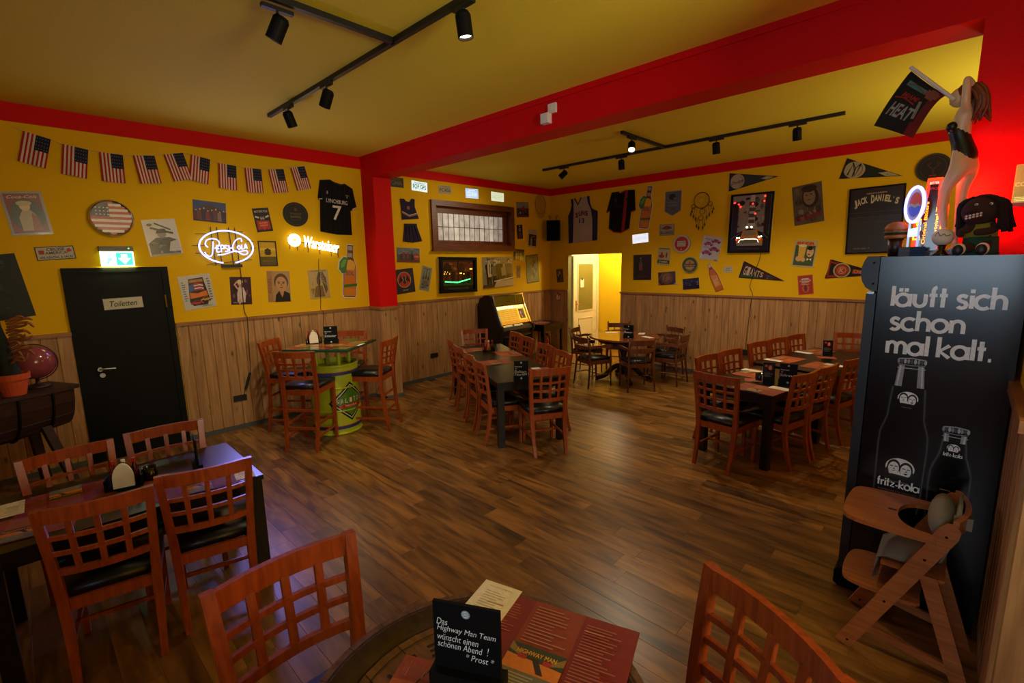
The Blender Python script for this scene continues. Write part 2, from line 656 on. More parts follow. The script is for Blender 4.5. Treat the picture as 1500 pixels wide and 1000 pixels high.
    def build(s, mt, parent, z=0, name='print', bend=None, **props):
        me = bpy.data.meshes.new(name)
        vs = s.v if bend is None else [(x, y, q + bend(x, y)) for x, y, q in s.v]
        me.from_pydata(vs, [], s.f)
        at = me.color_attributes.new('Col', 'FLOAT_COLOR', 'POINT')
        at.data.foreach_set('color', [q for c in s.c for q in (*c, 1)])
        me.materials.append(MT[mt])
        return place(bpy.data.objects.new(name, me), parent, (0, 0, z), **props)


def wallmat(k, u, v, rot=0, off=0):
    """frame on a wall: x to the viewer's right, y up, z out of the wall"""
    if k == 'L':
        o, X, Z = V((XL + off, u, v)), V((0, 1, 0)), V((1, 0, 0))
    elif k == 'W':
        o, X, Z = V((XW + off, u, v)), V((0, 1, 0)), V((1, 0, 0))
    elif k == 'B':
        o, X, Z = V((u, YB - off, v)), V((1, 0, 0)), V((0, -1, 0))
    elif k == 'M':   # face of the ceiling beam and its pier
        o, X, Z = V((u, 3.7125 - off, v)), V((1, 0, 0)), V((0, -1, 0))
    Y = V((0, 0, 1))
    mm = Matrix((X, Y, Z)).transposed().to_4x4()
    mm.translation = o
    return mm @ Matrix.Rotation(R(rot), 4, 'Z')


def wallthing(name, label, cat, k, u, v, rot=0, group=None):
    return thing(name, label, cat, group=group, mw=wallmat(k, u, v, rot))


def sheet(name, label, cat, k, u, v, w_, h_, rot, draw, bg=None, mt='print', body='paper', t=.004, frame=None, fw=.03, ft=.025, group=None, shape=None):
    """a poster, tin sign or framed picture on a wall"""
    bm = B()
    if shape == 'round':
        plate(bm, arc(0, 0, w_ / 2, h_ / 2, 0, 360, 32)[:-1], .001, t)
    elif shape:
        plate(bm, [((x - .5) * w_, (y - .5) * h_) for x, y in shape], .001, t)
    else:
        box(bm, -w_ / 2, w_ / 2, -h_ / 2, h_ / 2, .001, t)
    o = obj(name, bm, body, label=label, category=cat, group=group)
    o.matrix_world = wallmat(k, u, v, rot)
    p = Print(w_, h_)
    if bg:
        p.r(0, 0, 1, 1, bg)
    draw(p)
    p.build(mt, o, t + .0003)
    if frame:
        bm = B()
        W, H = w_ / 2, h_ / 2
        box(bm, -W, W, H - fw, H, .001, ft)
        box(bm, -W, W, -H, -H + fw, .001, ft)
        box(bm, -W, -W + fw, -H + fw, H - fw, .001, ft)
        box(bm, W - fw, W, -H + fw, H - fw, .001, ft)
        obj('frame', bm, frame, o)
    return o


def dup(root, loc, rz, label, group=None, mw=None):
    """a copy of a thing with copies of its parts and sub-parts"""
    r = root.copy()
    COL.objects.link(r)
    r['label'] = label
    if group:
        r['group'] = group
    if mw is not None:
        r.matrix_world = mw
    else:
        r.location = loc
        r.rotation_euler = (0, 0, rz)
    for ch in list(root.children):
        c = ch.copy()
        COL.objects.link(c)
        c.parent = r
        for g in list(ch.children):
            d = g.copy()
            COL.objects.link(d)
            d.parent = c
    return r


# ---------------------------------------------------------------- the room
ST = dict(kind='structure')
YC0, YC1, XC, XP, XR, ZBM = 3.7125, 3.998, -6.2146, -0.0749, 0.23, 3.2475
fl = obj('floor', box(B(), -7, 3.9, -3.7, 9.6, -.12, -.004), 'joint', **ST)
obj('ceiling', box(B(), -7, 3.9, -3.7, 8.5, ZC, ZC + .1), 'ceil', **ST)
w_left = obj('wall_left', box(B(), -6.95, XL, -3.7, YC0, 0, ZC), 'yellow', **ST)
# rear part of the left wall with its window opening
WY0, WY1, WZ0, WZ1 = 5.17, 7.05, 2.34, 3.02
bm = B()
for a in ((YC0, WY0, 0, ZC), (WY1, YB + .13, 0, ZC), (WY0, WY1, 0, WZ0), (WY0, WY1, WZ1, ZC)):
    box(bm, -7, XW, *a)
w_win = obj('wall_left_rear', bm, 'yellow', **ST)
DX0, DX1, DZ = -6.264, -4.964, 2.155
bm = B()
for a in ((XW, DX0, 0, ZC), (DX1, 1, 0, ZC), (DX0, DX1, DZ, ZC)):
    box(bm, a[0], a[1], YB, YB + .13, a[2], a[3])
w_back = obj('wall_back', bm, 'yellow', **ST)
obj('wall_right_rear', box(B(), .9, 1.05, YC1, YB, 0, ZC), 'yellow', **ST)
bm = box(B(), XR, 1.05, 2.57, YC0, 0, ZC)
box(bm, 1.05, 3.8, 2.57, 2.72, 0, ZC)
w_right = obj('wall_right', bm, 'yellow', **ST)
bm = B()
for a in ((-3.7, -1.9, 0, ZC), (.7, 2.57, 0, ZC), (-1.9, .7, 0, 1), (-1.9, .7, 2.8, ZC)):
    box(bm, 3.8, 3.95, *a)
obj('wall_right_bar', bm, 'yellow', **ST)
bm = B()
for a in ((-7, -3, 0, ZC), (.7, 3.8, 0, ZC), (-3, .7, 0, .9), (-3, .7, 2.7, ZC)):
    box(bm, a[0], a[1], -3.7, -3.55, a[2], a[3])
obj('wall_front', bm, 'yellow', **ST)
# red beam, its piers
bm = box(B(), XW - .05, XP + .001, YC0, YC1, ZBM, ZC)
box(bm, XL, XR, YC0 - .015, YC0, ZC - .05, ZC)
obj('beam', bm, 'red', **ST)
p_left = obj('pillar_left', box(B(), XW - .05, XC, YC0, YC1, 0, ZBM), 'red', **ST)
p_right = obj('pillar_right', box(B(), XP, 1.05, YC0 + .0005, YC1, 0, ZC - .001), 'red', **ST)
obj('trim_1', box(B(), XL, XL + .012, -3.5, YC0, 3.39, ZC), 'red', **ST)
obj('trim_2', box(B(), XW, XW + .012, YC1, YB, 3.417, ZC), 'red', **ST)
obj('trim_3', box(B(), XW, .9, YB - .012, YB, 3.417, ZC), 'red', **ST)
bm = box(B(), XL, XL + .02, 1.236, YC0 - .02, 0, .058)
box(bm, XL, XL + .02, -3.5, .358, 0, .058)
obj('baseboard_left', bm, 'skirt', **ST)
obj('baseboard_left_rear', box(B(), XW, XW + .02, YC1 + .02, YB - .02, 0, .058), 'skirt', **ST)
bm = box(B(), XC, XC + .02, YC0 - .02, YC1 + .02, 0, .058)
box(bm, XL + .02, XC + .02, YC0 - .02, YC0, 0, .058)
obj('baseboard_pillar', bm, 'skirt', **ST)
bm = box(B(), DX1, .9, YB - .02, YB, 0, .058)
box(bm, XW + .02, DX0, YB - .02, YB, 0, .058)
obj('baseboard_back', bm, 'skirt', **ST)

# wainscot: every board a part of its wall
PW = .115
pl_me = {}


def boards(parent, k, a0, a1, const):
    """vertical pine boards from a0 to a1 along a wall face at const; k says which way it looks"""
    n = max(1, round((a1 - a0) / PW))
    wd = (a1 - a0) / n
    key = (k, round(wd, 4))
    if key not in pl_me:
        bm = B()
        h = wd / 2 - .0012
        c = .005
        prof = [(-h, 0), (-h, .008), (-h + c, .013), (h - c, .013), (h, .008), (h, 0)]
        mp = {'X': lambda x, y, z: (y, x, z), 'Y': lambda x, y, z: (x, -y, z), 'x': lambda x, y, z: (-y, x, z)}[k]
        plate(bm, prof, .055, 1.375, mp)
        o = obj('plank', bm, 'pine')
        pl_me[key] = o.data
        bpy.data.objects.remove(o)
    for i in range(n):
        a = a0 + wd * (i + .5)
        place(bpy.data.objects.new('plank', pl_me[key]), parent, (a, const, 0) if k == 'Y' else (const, a, 0))


boards(w_left, 'X', -1.4, .36, XL)
boards(w_left, 'X', 1.245, YC0, XL)
boards(w_win, 'X', YC1, YB, XW)
boards(w_back, 'Y', XW, DX0, YB)
boards(w_back, 'Y', DX1, -.2, YB)
boards(p_left, 'Y', XL, XC, YC0)
boards(p_left, 'X', YC0, YC1, XC)
boards(p_right, 'Y', XP, XR, YC0)
boards(w_right, 'x', 2.57, YC0, XR)
boards(w_right, 'Y', XR, .7, 2.57)
bm = B()
T = .034
box(bm, XL, XL + T, -1.4, .36, 1.375, 1.41)
box(bm, XL, XL + T, 1.245, YC0 - T, 1.375, 1.41)
obj('wainscot_rail', bm, 'rail', w_left)
obj('wainscot_rail', box(B(), XW, XW + T, YC1, YB - T, 1.375, 1.41), 'rail', w_win)
bm = box(B(), XC, XC + T, YC0 - T, YC1 + T, 1.375, 1.41)
box(bm, XL, XC, YC0 - T, YC0, 1.375, 1.41)
obj('wainscot_rail', bm, 'rail', p_left)
bm = box(B(), XW, DX0 + .01, YB - T, YB, 1.375, 1.41)
box(bm, DX1 - .01, .9, YB - T, YB, 1.375, 1.41)
obj('wainscot_rail', bm, 'railx', w_back)
bm = box(B(), XR - .04, XR, 2.53, YC0, 1.36, 1.41)
box(bm, XR, .7, 2.53, 2.57, 1.36, 1.41)
obj('wainscot_rail', bm, 'rail', w_right)

# floor: vinyl planks laid along x, the nearest 300 in view as single parts
FW, FL = .152, 1.22
fm = obj('plank', plate(B(), [(-FW / 2 + .0004, -.004), (FW / 2 - .0004, -.004), (FW / 2 - .0004, -.0006), (FW / 2 - .0014, 0), (-FW / 2 + .0014, 0), (-FW / 2 + .0004, -.0006)], -FL / 2 + .0006, FL / 2 - .0006, lambda x, y, z: (z, x, y)), 'floorp')
fme = fm.data
bpy.data.objects.remove(fm)
near, rest = [], []
rg = random.Random(11)
for r_ in range(-24, 63):
    y = r_ * FW + .05
    off = rg.uniform(0, FL)
    for c_ in range(-7, 4):
        x = c_ * FL + off
        if x < -7.2 or x > 3.6 or y > 9.4:
            continue
        d = V((x, y, 0)) - cam.location
        q = (d.dot(Rt) / max(d.dot(F), .1), d.dot(Up) / max(d.dot(F), .1))
        inview = d.dot(F) > .3 and abs(q[0]) < 1.45 and abs(q[1]) < .95 and y < YB
        (near if inview else rest).append((d.length, x, y))
near.sort()
for d, x, y in near[:298]:
    place(bpy.data.objects.new('plank', fme), fl, (x, y, 0))
bm = B()
for d, x, y in near[298:] + rest:
    box(bm, x - FL / 2 + .001, x + FL / 2 - .001, y - FW / 2 + .001, y + FW / 2 - .001, -.004, 0)
obj('far_planks', bm, 'floorp', fl, kind='stuff')

# corridor behind the doorway
obj('wall_corridor_end', box(B(), -6.4, -3, 9.47, 9.6, 0, 2.7), 'corr', **ST)
obj('wall_corridor_right', box(B(), -3.1, -3, YB + .13, 9.47, 0, 2.7), 'corr', **ST)
obj('wall_corridor_left', box(B(), -6.5, -6.264, YB + .13, 9.47, 0, 2.7), 'cream', **ST)
obj('ceiling_corridor', box(B(), -6.5, -3, YB + .13, 9.6, 2.65, 2.7), 'cream', **ST)
obj('trim_4', box(B(), DX0, DX0 + .006, YB - .002, YB + .135, 0, DZ), 'olive', **ST)
light('corridor_lamp_light', 'POINT', (-5.3, 8.95, 2.35), 62, (1, .93, .62), radius=.12)
d = obj('door_1', box(B(), -6.264, -6.235, 8.52, 9.36, 0, 2.06), 'cream', **ST)
bm = B()
for a in ((8.455, 8.52, 0, 2.13), (9.36, 9.44, 0, 2.13), (8.52, 9.36, 2.06, 2.13)):
    box(bm, -6.264, -6.22, *a)
obj('frame', bm, 'cream', d)
obj('glass_pane', box(B(), -6.235, -6.231, 8.645, 9.20, .93, 1.95), M('smoked_glass', '#7d7638', .35), d)
bm = B()
for a in ((8.63, 9.215, .9, .93), (8.63, 9.215, 1.95, 1.98), (8.63, 8.645, .93, 1.95), (9.2, 9.215, .93, 1.95), (8.66, 9.2, .2, .215), (8.66, 9.2, .74, .755), (8.66, 8.675, .2, .75), (9.185, 9.2, .2, .75)):
    box(bm, -6.235, -6.224, *a)
obj('moulding', bm, 'cream', d)
bm = box(B(), -6.235, -6.228, 8.555, 8.59, .92, 1.16)
tube(bm, [(-6.23, 8.572, 1.08), (-6.19, 8.572, 1.08), (-6.185, 8.60, 1.08), (-6.185, 8.69, 1.085)], .008)
obj('handle', bm, 'brass', d)
pp = thing('paper_note', 'small white paper taped to the glass of the cream corridor door', 'note', mw=wallmat('L', 8.79, 1.53, 2) @ Matrix.Translation((0, 0, .3065)))
obj('sheet', box(B(), -.065, .065, -.09, .09, 0, .002), 'paper', pp)
obj('clip', box(B(), -.02, .02, .07, .11, 0, .008), 'blkp', pp)

# toilet door
d = obj('door_2', box(B(), XL, XL + .022, .43, 1.175, 0, 2.0), 'door', **ST)
bm = B()
for a in ((.36, .43, 0, 2.05), (1.175, 1.235, 0, 2.05), (.43, 1.175, 2.0, 2.05)):
    box(bm, XL, XL + .035, *a)
obj('frame', bm, 'door', d, bevel=.004)
bm = B()
tube(bm, [(XL + .02, .53, 1.0), (XL + .06, .53, 1.0)], .022, 12)
tube(bm, [(XL + .06, .525, 1.0), (XL + .068, .57, 1.0), (XL + .068, .655, .995)], .01, 8)
obj('handle', bm, 'steel', d)
obj('keyhole_rose', tube(B(), [(XL + .02, .545, .93), (XL + .03, .545, .93)], .024, 14), 'steel', d)
obj('hinge', tube(B(), [(XL + .038, 1.178, 1.6), (XL + .038, 1.178, 1.74)], .009, 8), 'brass', d)
sheet('door_sign', 'pale sign with old lettering on the dark toilet door', 'sign', 'L', .807, 1.672, .335, .12, 1.5,
      lambda p: p.r(.01, .03, .99, .97, '#b8b09c').t('Toiletten', .5, .5, .5, '#2a2420', .68, .01, .25), '#57514a', t=.026)

# leaded window
wd = obj('window_1', box(B(), -6.99, -6.98, WY0, WY1, WZ0, WZ1), 'blkm', **ST)
bm = B()
o0, o1, p0, p1 = WY0 - .08, WY1 + .08, WZ0 - .08, WZ1 + .08
for a in ((o0, o1, WZ1, p1), (o0, o1, p0, WZ0), (o0, WY0, WZ0, WZ1), (WY1, o1, WZ0, WZ1)):
    box(bm, XW, XW + .045, *a)
for a in ((WY0, WY1, WZ1 - .012, WZ1), (WY0, WY1, WZ0, WZ0 + .012), (WY0, WY0 + .012, WZ0, WZ1), (WY1 - .012, WY1, WZ0, WZ1)):
    box(bm, -6.9, XW + .045, *a)
obj('window_frame', bm, 'winw', wd, bevel=.003)
obj('sill', box(B(), XW, XW + .075, o0 - .02, o1 + .02, p0 - .025, p0), 'winw', wd, bevel=.004)
GY0, GY1, GZ0, GZ1 = 5.31, 6.94, 2.43, 2.905
bm = B()
for a in ((WY0 + .012, WY1 - .012, GZ1, WZ1 - .012), (WY0 + .012, WY1 - .012, WZ0 + .012, GZ0), (WY0 + .012, GY0, GZ0, GZ1), (GY1, WY1 - .012, GZ0, GZ1)):
    box(bm, -6.885, -6.835, *a)
obj('sash', bm, 'winw', wd, bevel=.004)
NP = 13
for i in range(NP):
    for j in range(2):
        a, b = GY0 + (GY1 - GY0) * i / NP, GY0 + (GY1 - GY0) * (i + 1) / NP
        c, e = GZ0 + (GZ1 - GZ0) * j / 2, GZ0 + (GZ1 - GZ0) * (j + 1) / 2
        obj('pane', box(B(), -6.868, -6.862, a + .003, b - .003, c + .003, e - .003), 'pane', wd)
bm = B()
for i in range(1, NP):
    a = GY0 + (GY1 - GY0) * i / NP
    box(bm, -6.87, -6.856, a - .004, a + .004, GZ0, GZ1)
box(bm, -6.87, -6.855, GY0, GY1, (GZ0 + GZ1) / 2 - .005, (GZ0 + GZ1) / 2 + .005)
obj('lead_came', bm, 'blkm', wd)

# ---------------------------------------------------------------- things on the left wall
# string of flags
fb = thing('flag_bunting', 'string of ten small striped flags hanging along the yellow wall', 'bunting', mw=wallmat('L', 0, 0))
SP = [(.2, 3.345), (.267, 3.318), (.45, 3.269), (.528, 3.241), (.721, 3.215), (.793, 3.205), (1.064, 3.208), (1.343, 3.256), (1.526, 3.303), (1.59, 3.298), (1.789, 3.258), (1.864, 3.241), (2.149, 3.218), (2.426, 3.236), (2.7, 3.29), (2.909, 3.337), (2.96, 3.36)]
obj('string', tube(B(), [(x, y, .015) for x, y in SP], .003, 4), 'string', fb)
for i, (u, v, rot) in enumerate([(.325, 3.156, -14.4), (.6, 3.087, -9), (.886, 3.062, -2.3), (1.18, 3.08, 6.4), (1.468, 3.142, 13.4), (1.672, 3.14, -9.7), (1.955, 3.091, -4.4), (2.246, 3.078, .3), (2.541, 3.104, 8.4), (2.828, 3.167, 13.2)]):
    p = Print(.188, .285, .00003)
    for k in range(13):
        for q in range(4):
            p.r(k / 13, q / 4, (k + 1) / 13, q / 4 + .25, '#a01420' if k % 2 == 0 else '#cfc0ae')
    for k in range(7):
        p.r(6 / 13 + k / 13, .5, 6 / 13 + (k + 1) / 13, .75, '#161a34').r(6 / 13 + k / 13, .75, 6 / 13 + (k + 1) / 13, 1, '#161a34')
    for a in range(5):
        for b in range(4):
            p.c_(.52 + a * .1, .57 + b * .115, .011, '#9a9aa8', 6)
    ph_ = i * 1.7
    o = p.build('fabric', fb, name='flag', bend=lambda x, y, ph_=ph_: .012 * math.sin(x * 40 + ph_) * (.5 - y / .285))
    o.matrix_local = Matrix.Translation((u, v, .022 + .004 * (i % 2))) @ Matrix.Rotation(R(rot), 4, 'Z')


def p_lady(p):
    p.r(.07, .05, .93, .95, '#7a1a12').e(.52, .45, .42, .37, '#33403a', 26)
    p.p([(.3, .1), (.78, .1), (.72, .45), (.6, .58), (.42, .58), (.3, .42)], '#a89a7c').p([(.55, .1), (.8, .1), (.74, .42), (.62, .5)], '#8c4a22')
    p.e(.5, .66, .13, .1, '#c9b490').e(.5, .73, .19, .06, '#b8a880').t('Coca-Cola', .5, .88, .07, '#c9b9a0', .72, .01, .4)


def p_soldier(p):
    p.p([(.05, .02), (.95, .02), (.95, .4), (.7, .5), (.3, .5), (.05, .35)], '#3a3d33').ph(.1, .03, .9, .45, ['#56594d', '#22241e', '#74766a'], 18, 3)
    p.e(.5, .6, .13, .12, '#7d7a70').p([(.33, .62), (.68, .62), (.62, .74), (.4, .74)], '#2d2d28').line([(.2, .78), (.85, .6)], .02, '#26261f').line([(.35, .9), (.8, .7)], .015, '#3a3a34')
    p.e(.2, .86, .08, .04, '#4a4a44').p([(.6, .1), (.95, .1), (.95, .42), (.7, .36)], '#b5b2aa').r(.06, .01, .94, .05, '#8a867c')


def p_group(p):
    p.r(0, .5, 1, 1, '#3c4a78').p([(.1, .5), (.3, .78), (.5, .86), (.72, .74), (.95, .5)], '#4a3a3c')
    for i, c in enumerate(['#5a2c38', '#6a3a30', '#3c3044', '#7a2e34', '#463048', '#5c4038', '#8a6a64', '#3a2c40']):
        p.man(.08 + i * .12, 0, .58 + .06 * (i % 3), c)
    p.r(0, 0, 1, .06, '#2c2436')


def p_r66(p):
    p.p([(.1, .1), (.9, .1), (.9, .45), (.1, .5)], '#a5281a').p([(.2, .4), (.5, .05), (.8, .4)], '#c23a20').t('MOTORCYCLE', .5, .86, .09, '#c0b8ac', .8, .02)
    p.c_(.5, .62, .14, '#26201e').t('66', .5, .58, .14, '#b5aca0', b=.02).line([(.08, .66), (.3, .6)], .02, '#c9c0b4').line([(.92, .66), (.7, .6)], .02, '#c9c0b4')
    p.t('CLASSIC', .5, .38, .07, '#d8b090', .5).t('GARAGE', .5, .27, .06, '#d8b090', .5)


def p_round(p):
    p.c_(.5, .5, .5, '#0e0d0b').ring(.5, .5, .42, .44, '#3c3015').ring(.5, .5, .3, .305, '#3c3015')
    p.t('WHISKEY', .5, .52, .09, '#5a4a1e', .5, .02).t('BARREL', .5, .4, .09, '#6a5a2c', .44, .02).c_(.5, .7, .07, '#4a3a16').t('SMOOTH AND OLD', .5, .27, .045, '#4c3f1e', .4)


sheet('poster', 'faded vintage soda poster of a lady in white above the globe', 'poster', 'L', .195, 2.569, .285, .4, 5.7, p_lady, '#8a8a86', 'gloss')
sheet('tin_sign', 'small blue sign of a crowd of riders above the blue neon sign', 'sign', 'L', 1.728, 2.677, .338, .235, -4.1, p_group, '#3a2f40', body='tin')
sheet('poster', 'black and white poster of a soldier with rifle left of the blue neon', 'poster', 'L', 1.234, 2.37, .31, .39, 6.1, p_soldier, '#c4c0b8', 'gloss')
sheet('tin_sign', 'small black and red motorcycle sign left of the round dark sign', 'sign', 'L', 2.305, 2.611, .195, .29, 7.5, p_r66, '#16120f', body='tin')
sheet('round_sign', 'round black whiskey sign between motorcycle sign and black jersey', 'sign', 'L', 2.721, 2.701, .325, .31, 0, p_round, None, body='blkp', t=.02, shape='round')

# oval looking flag clock
ck = wallthing('wall_clock', 'round wall clock with a striped flag face and chrome rim', 'clock', 'L', .815, 2.555)
bm = lathe(B(), [(0, 0), (.172, 0), (.172, .03), (0, .03)], 36)
obj('case', bm, 'blkp', ck)
p = Print(.344, .344)
for k in range(13):
    y0, y1 = k / 13, (k + 1) / 13
    ym = max(abs(y0 - .5), abs(y1 - .5))
    q = math.sqrt(max(.002, .25 - min(ym, .495) ** 2)) * .98
    p.r(.5 - q, y0, .5 + q, y1, '#a8181c' if k % 2 == 0 else '#d8ccb8')
pts = [(.46, .54), (.46, .97)] + [(x, y) for x, y in arc(.5, .5, .485, .485, 95, 175, 10)] + [(.015, .54)]
p.p(pts, '#1a1c3c')
for a in range(4):
    for b in range(3):
        p.c_(.16 + a * .09, .6 + b * .1, .02, '#d8d4cc', 6)
p.build('gloss', ck, .031, 'dial')
obj('rim', tube(B(), [(x, y, .032) for x, y in arc(0, 0, .176, .176, 0, 360, 40)[:-1]], .011, 8, True), 'chrome', ck)
bm = plate(B(), [(0, .006), (.12, -.012), (0, -.006)], .037, .039)
plate(bm, [(-.004, 0), (.09, -.05), (.004, -.006)], .04, .042)
obj('hand', bm, 'string', ck)

# jersey LYNCHBURG 7
jt = wallthing('jersey', 'black shirt with large white number 7 left of the red pillar', 'shirt', 'L', 3.3, 2.83, -4)
JO = [(-.10, .36), (-.03, .335), (.06, .325), (.12, .34), (.235, .29), (.30, .03), (.215, -.02), (.2, .03), (.225, -.36), (0, -.375), (-.235, -.355), (-.235, .07), (-.255, .065), (-.265, .1), (-.235, .33)]
obj('shirt', plate(B(), JO, .002, .022), 'blkm', jt, bevel=.004)
p = Print(1, 1)
for x in (-.17, -.1, -.03, .04, .11, .18):
    p.r(.5 + x, .14, .503 + x, .78, '#242426')
p.t('LYNCHBURG', .5, .575, .055, '#c9c2b8', .31, .015).t('7', .5, .42, .2, '#d8d2c8', b=.01).line([(.727, .497), (.79, .535)], .012, '#c9c2b8').line([(.24, .575), (.29, .585)], .01, '#c9c2b8')
p.e(.36, .68, .012, .025, '#8a8680').e(.65, .68, .03, .01, '#6a6660', 10).e(.65, .655, .012, .015, '#7a7670', 8)
p.p([(.4, .86), (.47, .83), (.56, .82), (.62, .84), (.56, .8), (.47, .81)], '#1f1f20')
p.build('fabric', jt, .024)

# neon signs
nm = wallthing('neon_sign', 'blue white oval neon sign with lettering on a black rack', 'neon sign', 'L', 1.85, 2.268)


def zpx(x, y):   # drawing units of the sign to metres
    return ((x - 398) * .00147, -(y - 210) * .00158, .06)


def neon(parent, strokes, r, mt, name='tube', z=0):
    for s_ in strokes:
        pts = [V(zpx(*q)) + V((0, 0, z)) for q in s_]
        obj(name, tube(B(), spline(pts, 5), r, 7), mt, parent, smooth=True)


ov = [(398 + 196 * math.cos(R(a)), 210 + 120 * math.sin(R(a))) for a in range(102, 444, 9)]
neon(nm, [ov], .009, 'neonb', 'oval_tube')
neon(nm, [[(302, 170), (296, 215), (286, 262), (268, 280), (246, 268), (236, 248)],
          [(262, 212), (246, 196), (256, 164), (292, 150), (330, 156), (346, 182), (330, 208), (308, 220)],
          [(346, 200), (324, 200), (322, 222), (322, 246), (346, 244)], [(323, 222), (340, 221)],
          [(354, 246), (354, 200), (374, 200), (374, 220), (356, 222)],
          [(402, 202), (386, 198), (382, 214), (400, 224), (398, 242), (380, 242)],
          [(412, 196), (412, 242)], [(420, 218), (444, 216)],
          [(512, 168), (508, 146), (484, 148), (456, 172), (440, 206), (446, 238), (480, 244), (536, 236), (548, 254), (524, 266), (494, 258), (462, 238), (410, 252), (360, 266), (322, 268)],
          [(484, 196), (474, 212), (486, 226), (498, 212), (486, 196)], [(508, 192), (508, 222), (522, 222)],
          [(528, 222), (538, 186), (548, 220)], [(532, 210), (546, 208)]], .0065, 'neonb')
bm = B()
for a, b in (((190, 115), (300, 113)), ((430, 92), (535, 93)), ((160, 200), (250, 198)), ((560, 163), (610, 163)), ((175, 255), (260, 255)), ((245, 338), (582, 306)), ((580, 214), (620, 214))):
    tube(bm, [V(zpx(*a)) - V((0, 0, .03)), V(zpx(*b)) - V((0, 0, .03))], .004, 5)
for x in (300, 345, 430, 475):
    tube(bm, [V(zpx(x, 62)) - V((0, 0, .03)), V(zpx(x + 8, 345)) - V((0, 0, .03))], .005, 5)
    tube(bm, [V(zpx(x, 100)) - V((0, 0, .03)), V(zpx(x, 100)) - V((0, 0, .06))], .006, 5)
x0, y0, z0 = zpx(350, 362)
box(bm, x0, x0 + .22, y0, y0 + .035, .002, .05)
obj('rack', bm, 'blkp', nm)
light('blue_neon_glow_light', 'AREA', (XL + .15, 1.85, 2.27), 20, (.28, .28, 1), (1, 0, -.12), .5, .3)


def cable(name, label, pts, k, cat='cable'):
    o = wallthing(name, label, cat, k, 0, 0)
    obj('wire', tube(B(), spline([(x, y, .02 if y > 1.42 else .042 if y > 1.36 else .02) for x, y in pts], 3), .004, 5), 'cable', o)
    return o


c1 = cable('power_cable', 'thin black cable hanging from the blue oval neon to a socket', [(1.976, 2.02), (1.981, 1.954), (1.972, 1.566), (1.977, 1.463), (1.992, 1.383), (1.988, 1.184), (1.967, .745), (1.938, .64), (1.9, .54), (1.87, .47), (1.862, .42)], 'L')
obj('adapter', tube(B(), [(1.955, .70, .03), (1.885, .5, .03)], .016, 8), 'blkp', c1)
cable('power_cable', 'thin black cable hanging from the white lettered neon down the boards', [(2.979, 2.12), (2.966, 1.981), (2.959, 1.576), (2.946, 1.424), (2.971, 1.373), (2.954, 1.065), (2.96, .7)], 'L')

nw = wallthing('neon_sign', 'glowing white neon sign with round emblem and gothic lettering', 'neon sign', 'L', 2.9, 2.27)
bm = lathe(B(), [(0, .05), (.083, .05), (.083, .065), (0, .065)], 26, (-.246, .094, 0))
obj('emblem', bm, 'neonw', nw)
p = Print(.16, .16)
p.p([(.3, .5), (.5, .62), (.7, .5), (.5, .42)], '#e0a020').ring(.5, .5, .38, .4, '#e8c060')
o = p.build('glow', nw, .066)
o.location = (-.246, .094, .0665)
vs, fs, x0, x1, y0, y1 = text_geo('Warsteiner', .01)
bm = B()
kx, ky = .5 / (x1 - x0), .15 / (y1 - y0)
for f in fs:
    try:
        bm.faces.new([bm.verts.new(((vs[i].x - x0) * kx, (vs[i].y - y0) * ky, 0)) for i in f])
    except ValueError:
        pass
bmesh.ops.remove_doubles(bm, verts=bm.verts, dist=1e-5)
ge = bmesh.ops.extrude_face_region(bm, geom=bm.faces[:])
bmesh.ops.translate(bm, verts=[e for e in ge['geom'] if isinstance(e, bmesh.types.BMVert)], vec=(0, 0, .014))
obj('letters', bm, 'neonw', nw, (-.14, .01, .05), (0, 0, R(-9.5)))
bm = B()
for x in (-.3, -.2, -.06, .1, .26, .36):
    tube(bm, [(x, .16 - .17 * (x + .3), .025), (x, -.02 - .17 * (x + .3), .025)], .005, 5)
    tube(bm, [(x, .09 - .17 * (x + .3), .001), (x, .09 - .17 * (x + .3), .05)], .006, 5)
tube(bm, [(-.32, .10, .025), (.38, -.02, .025)], .005, 5)
obj('rack', bm, 'blkp', nw)
light('white_neon_glow_light', 'AREA', (XL + .16, 2.95, 2.27), 2.5, (1, .8, .45), (1, 0, -.2), .5, .2)

sheet('tin_sign', 'white camper rental sign with red motifs above the globe', 'sign', 'L', .347, 2.199, .285, .13, 4.4,
      lambda p: p.r(.03, .06, .97, .94, '#b5b0a4').t('CRUISE', .52, .78, .22, '#2a3050', .46, .02).t('AMERICA', .52, .52, .2, '#2a3050', .56, .02).r(.08, .45, .22, .75, '#9a3a34').p([(.8, .5), (.93, .6), (.88, .85), (.8, .75)], '#b02a26').t('WE RENTAL & SALES', .5, .2, .16, '#2c2a30', .86, .02), '#3a352e', body='tin')
sheet('poster', 'dark green poster cut by the frame edge above the plant', 'poster', 'L', -.12, 1.875, .44, .6, 6.7,
      lambda p: p.ph(.05, .1, .95, .85, ['#1a2a26', '#0d1614', '#24312c'], 20, 7).t('ROADHOUSE', .45, .88, .06, '#4a554a', .7), '#121d1a')

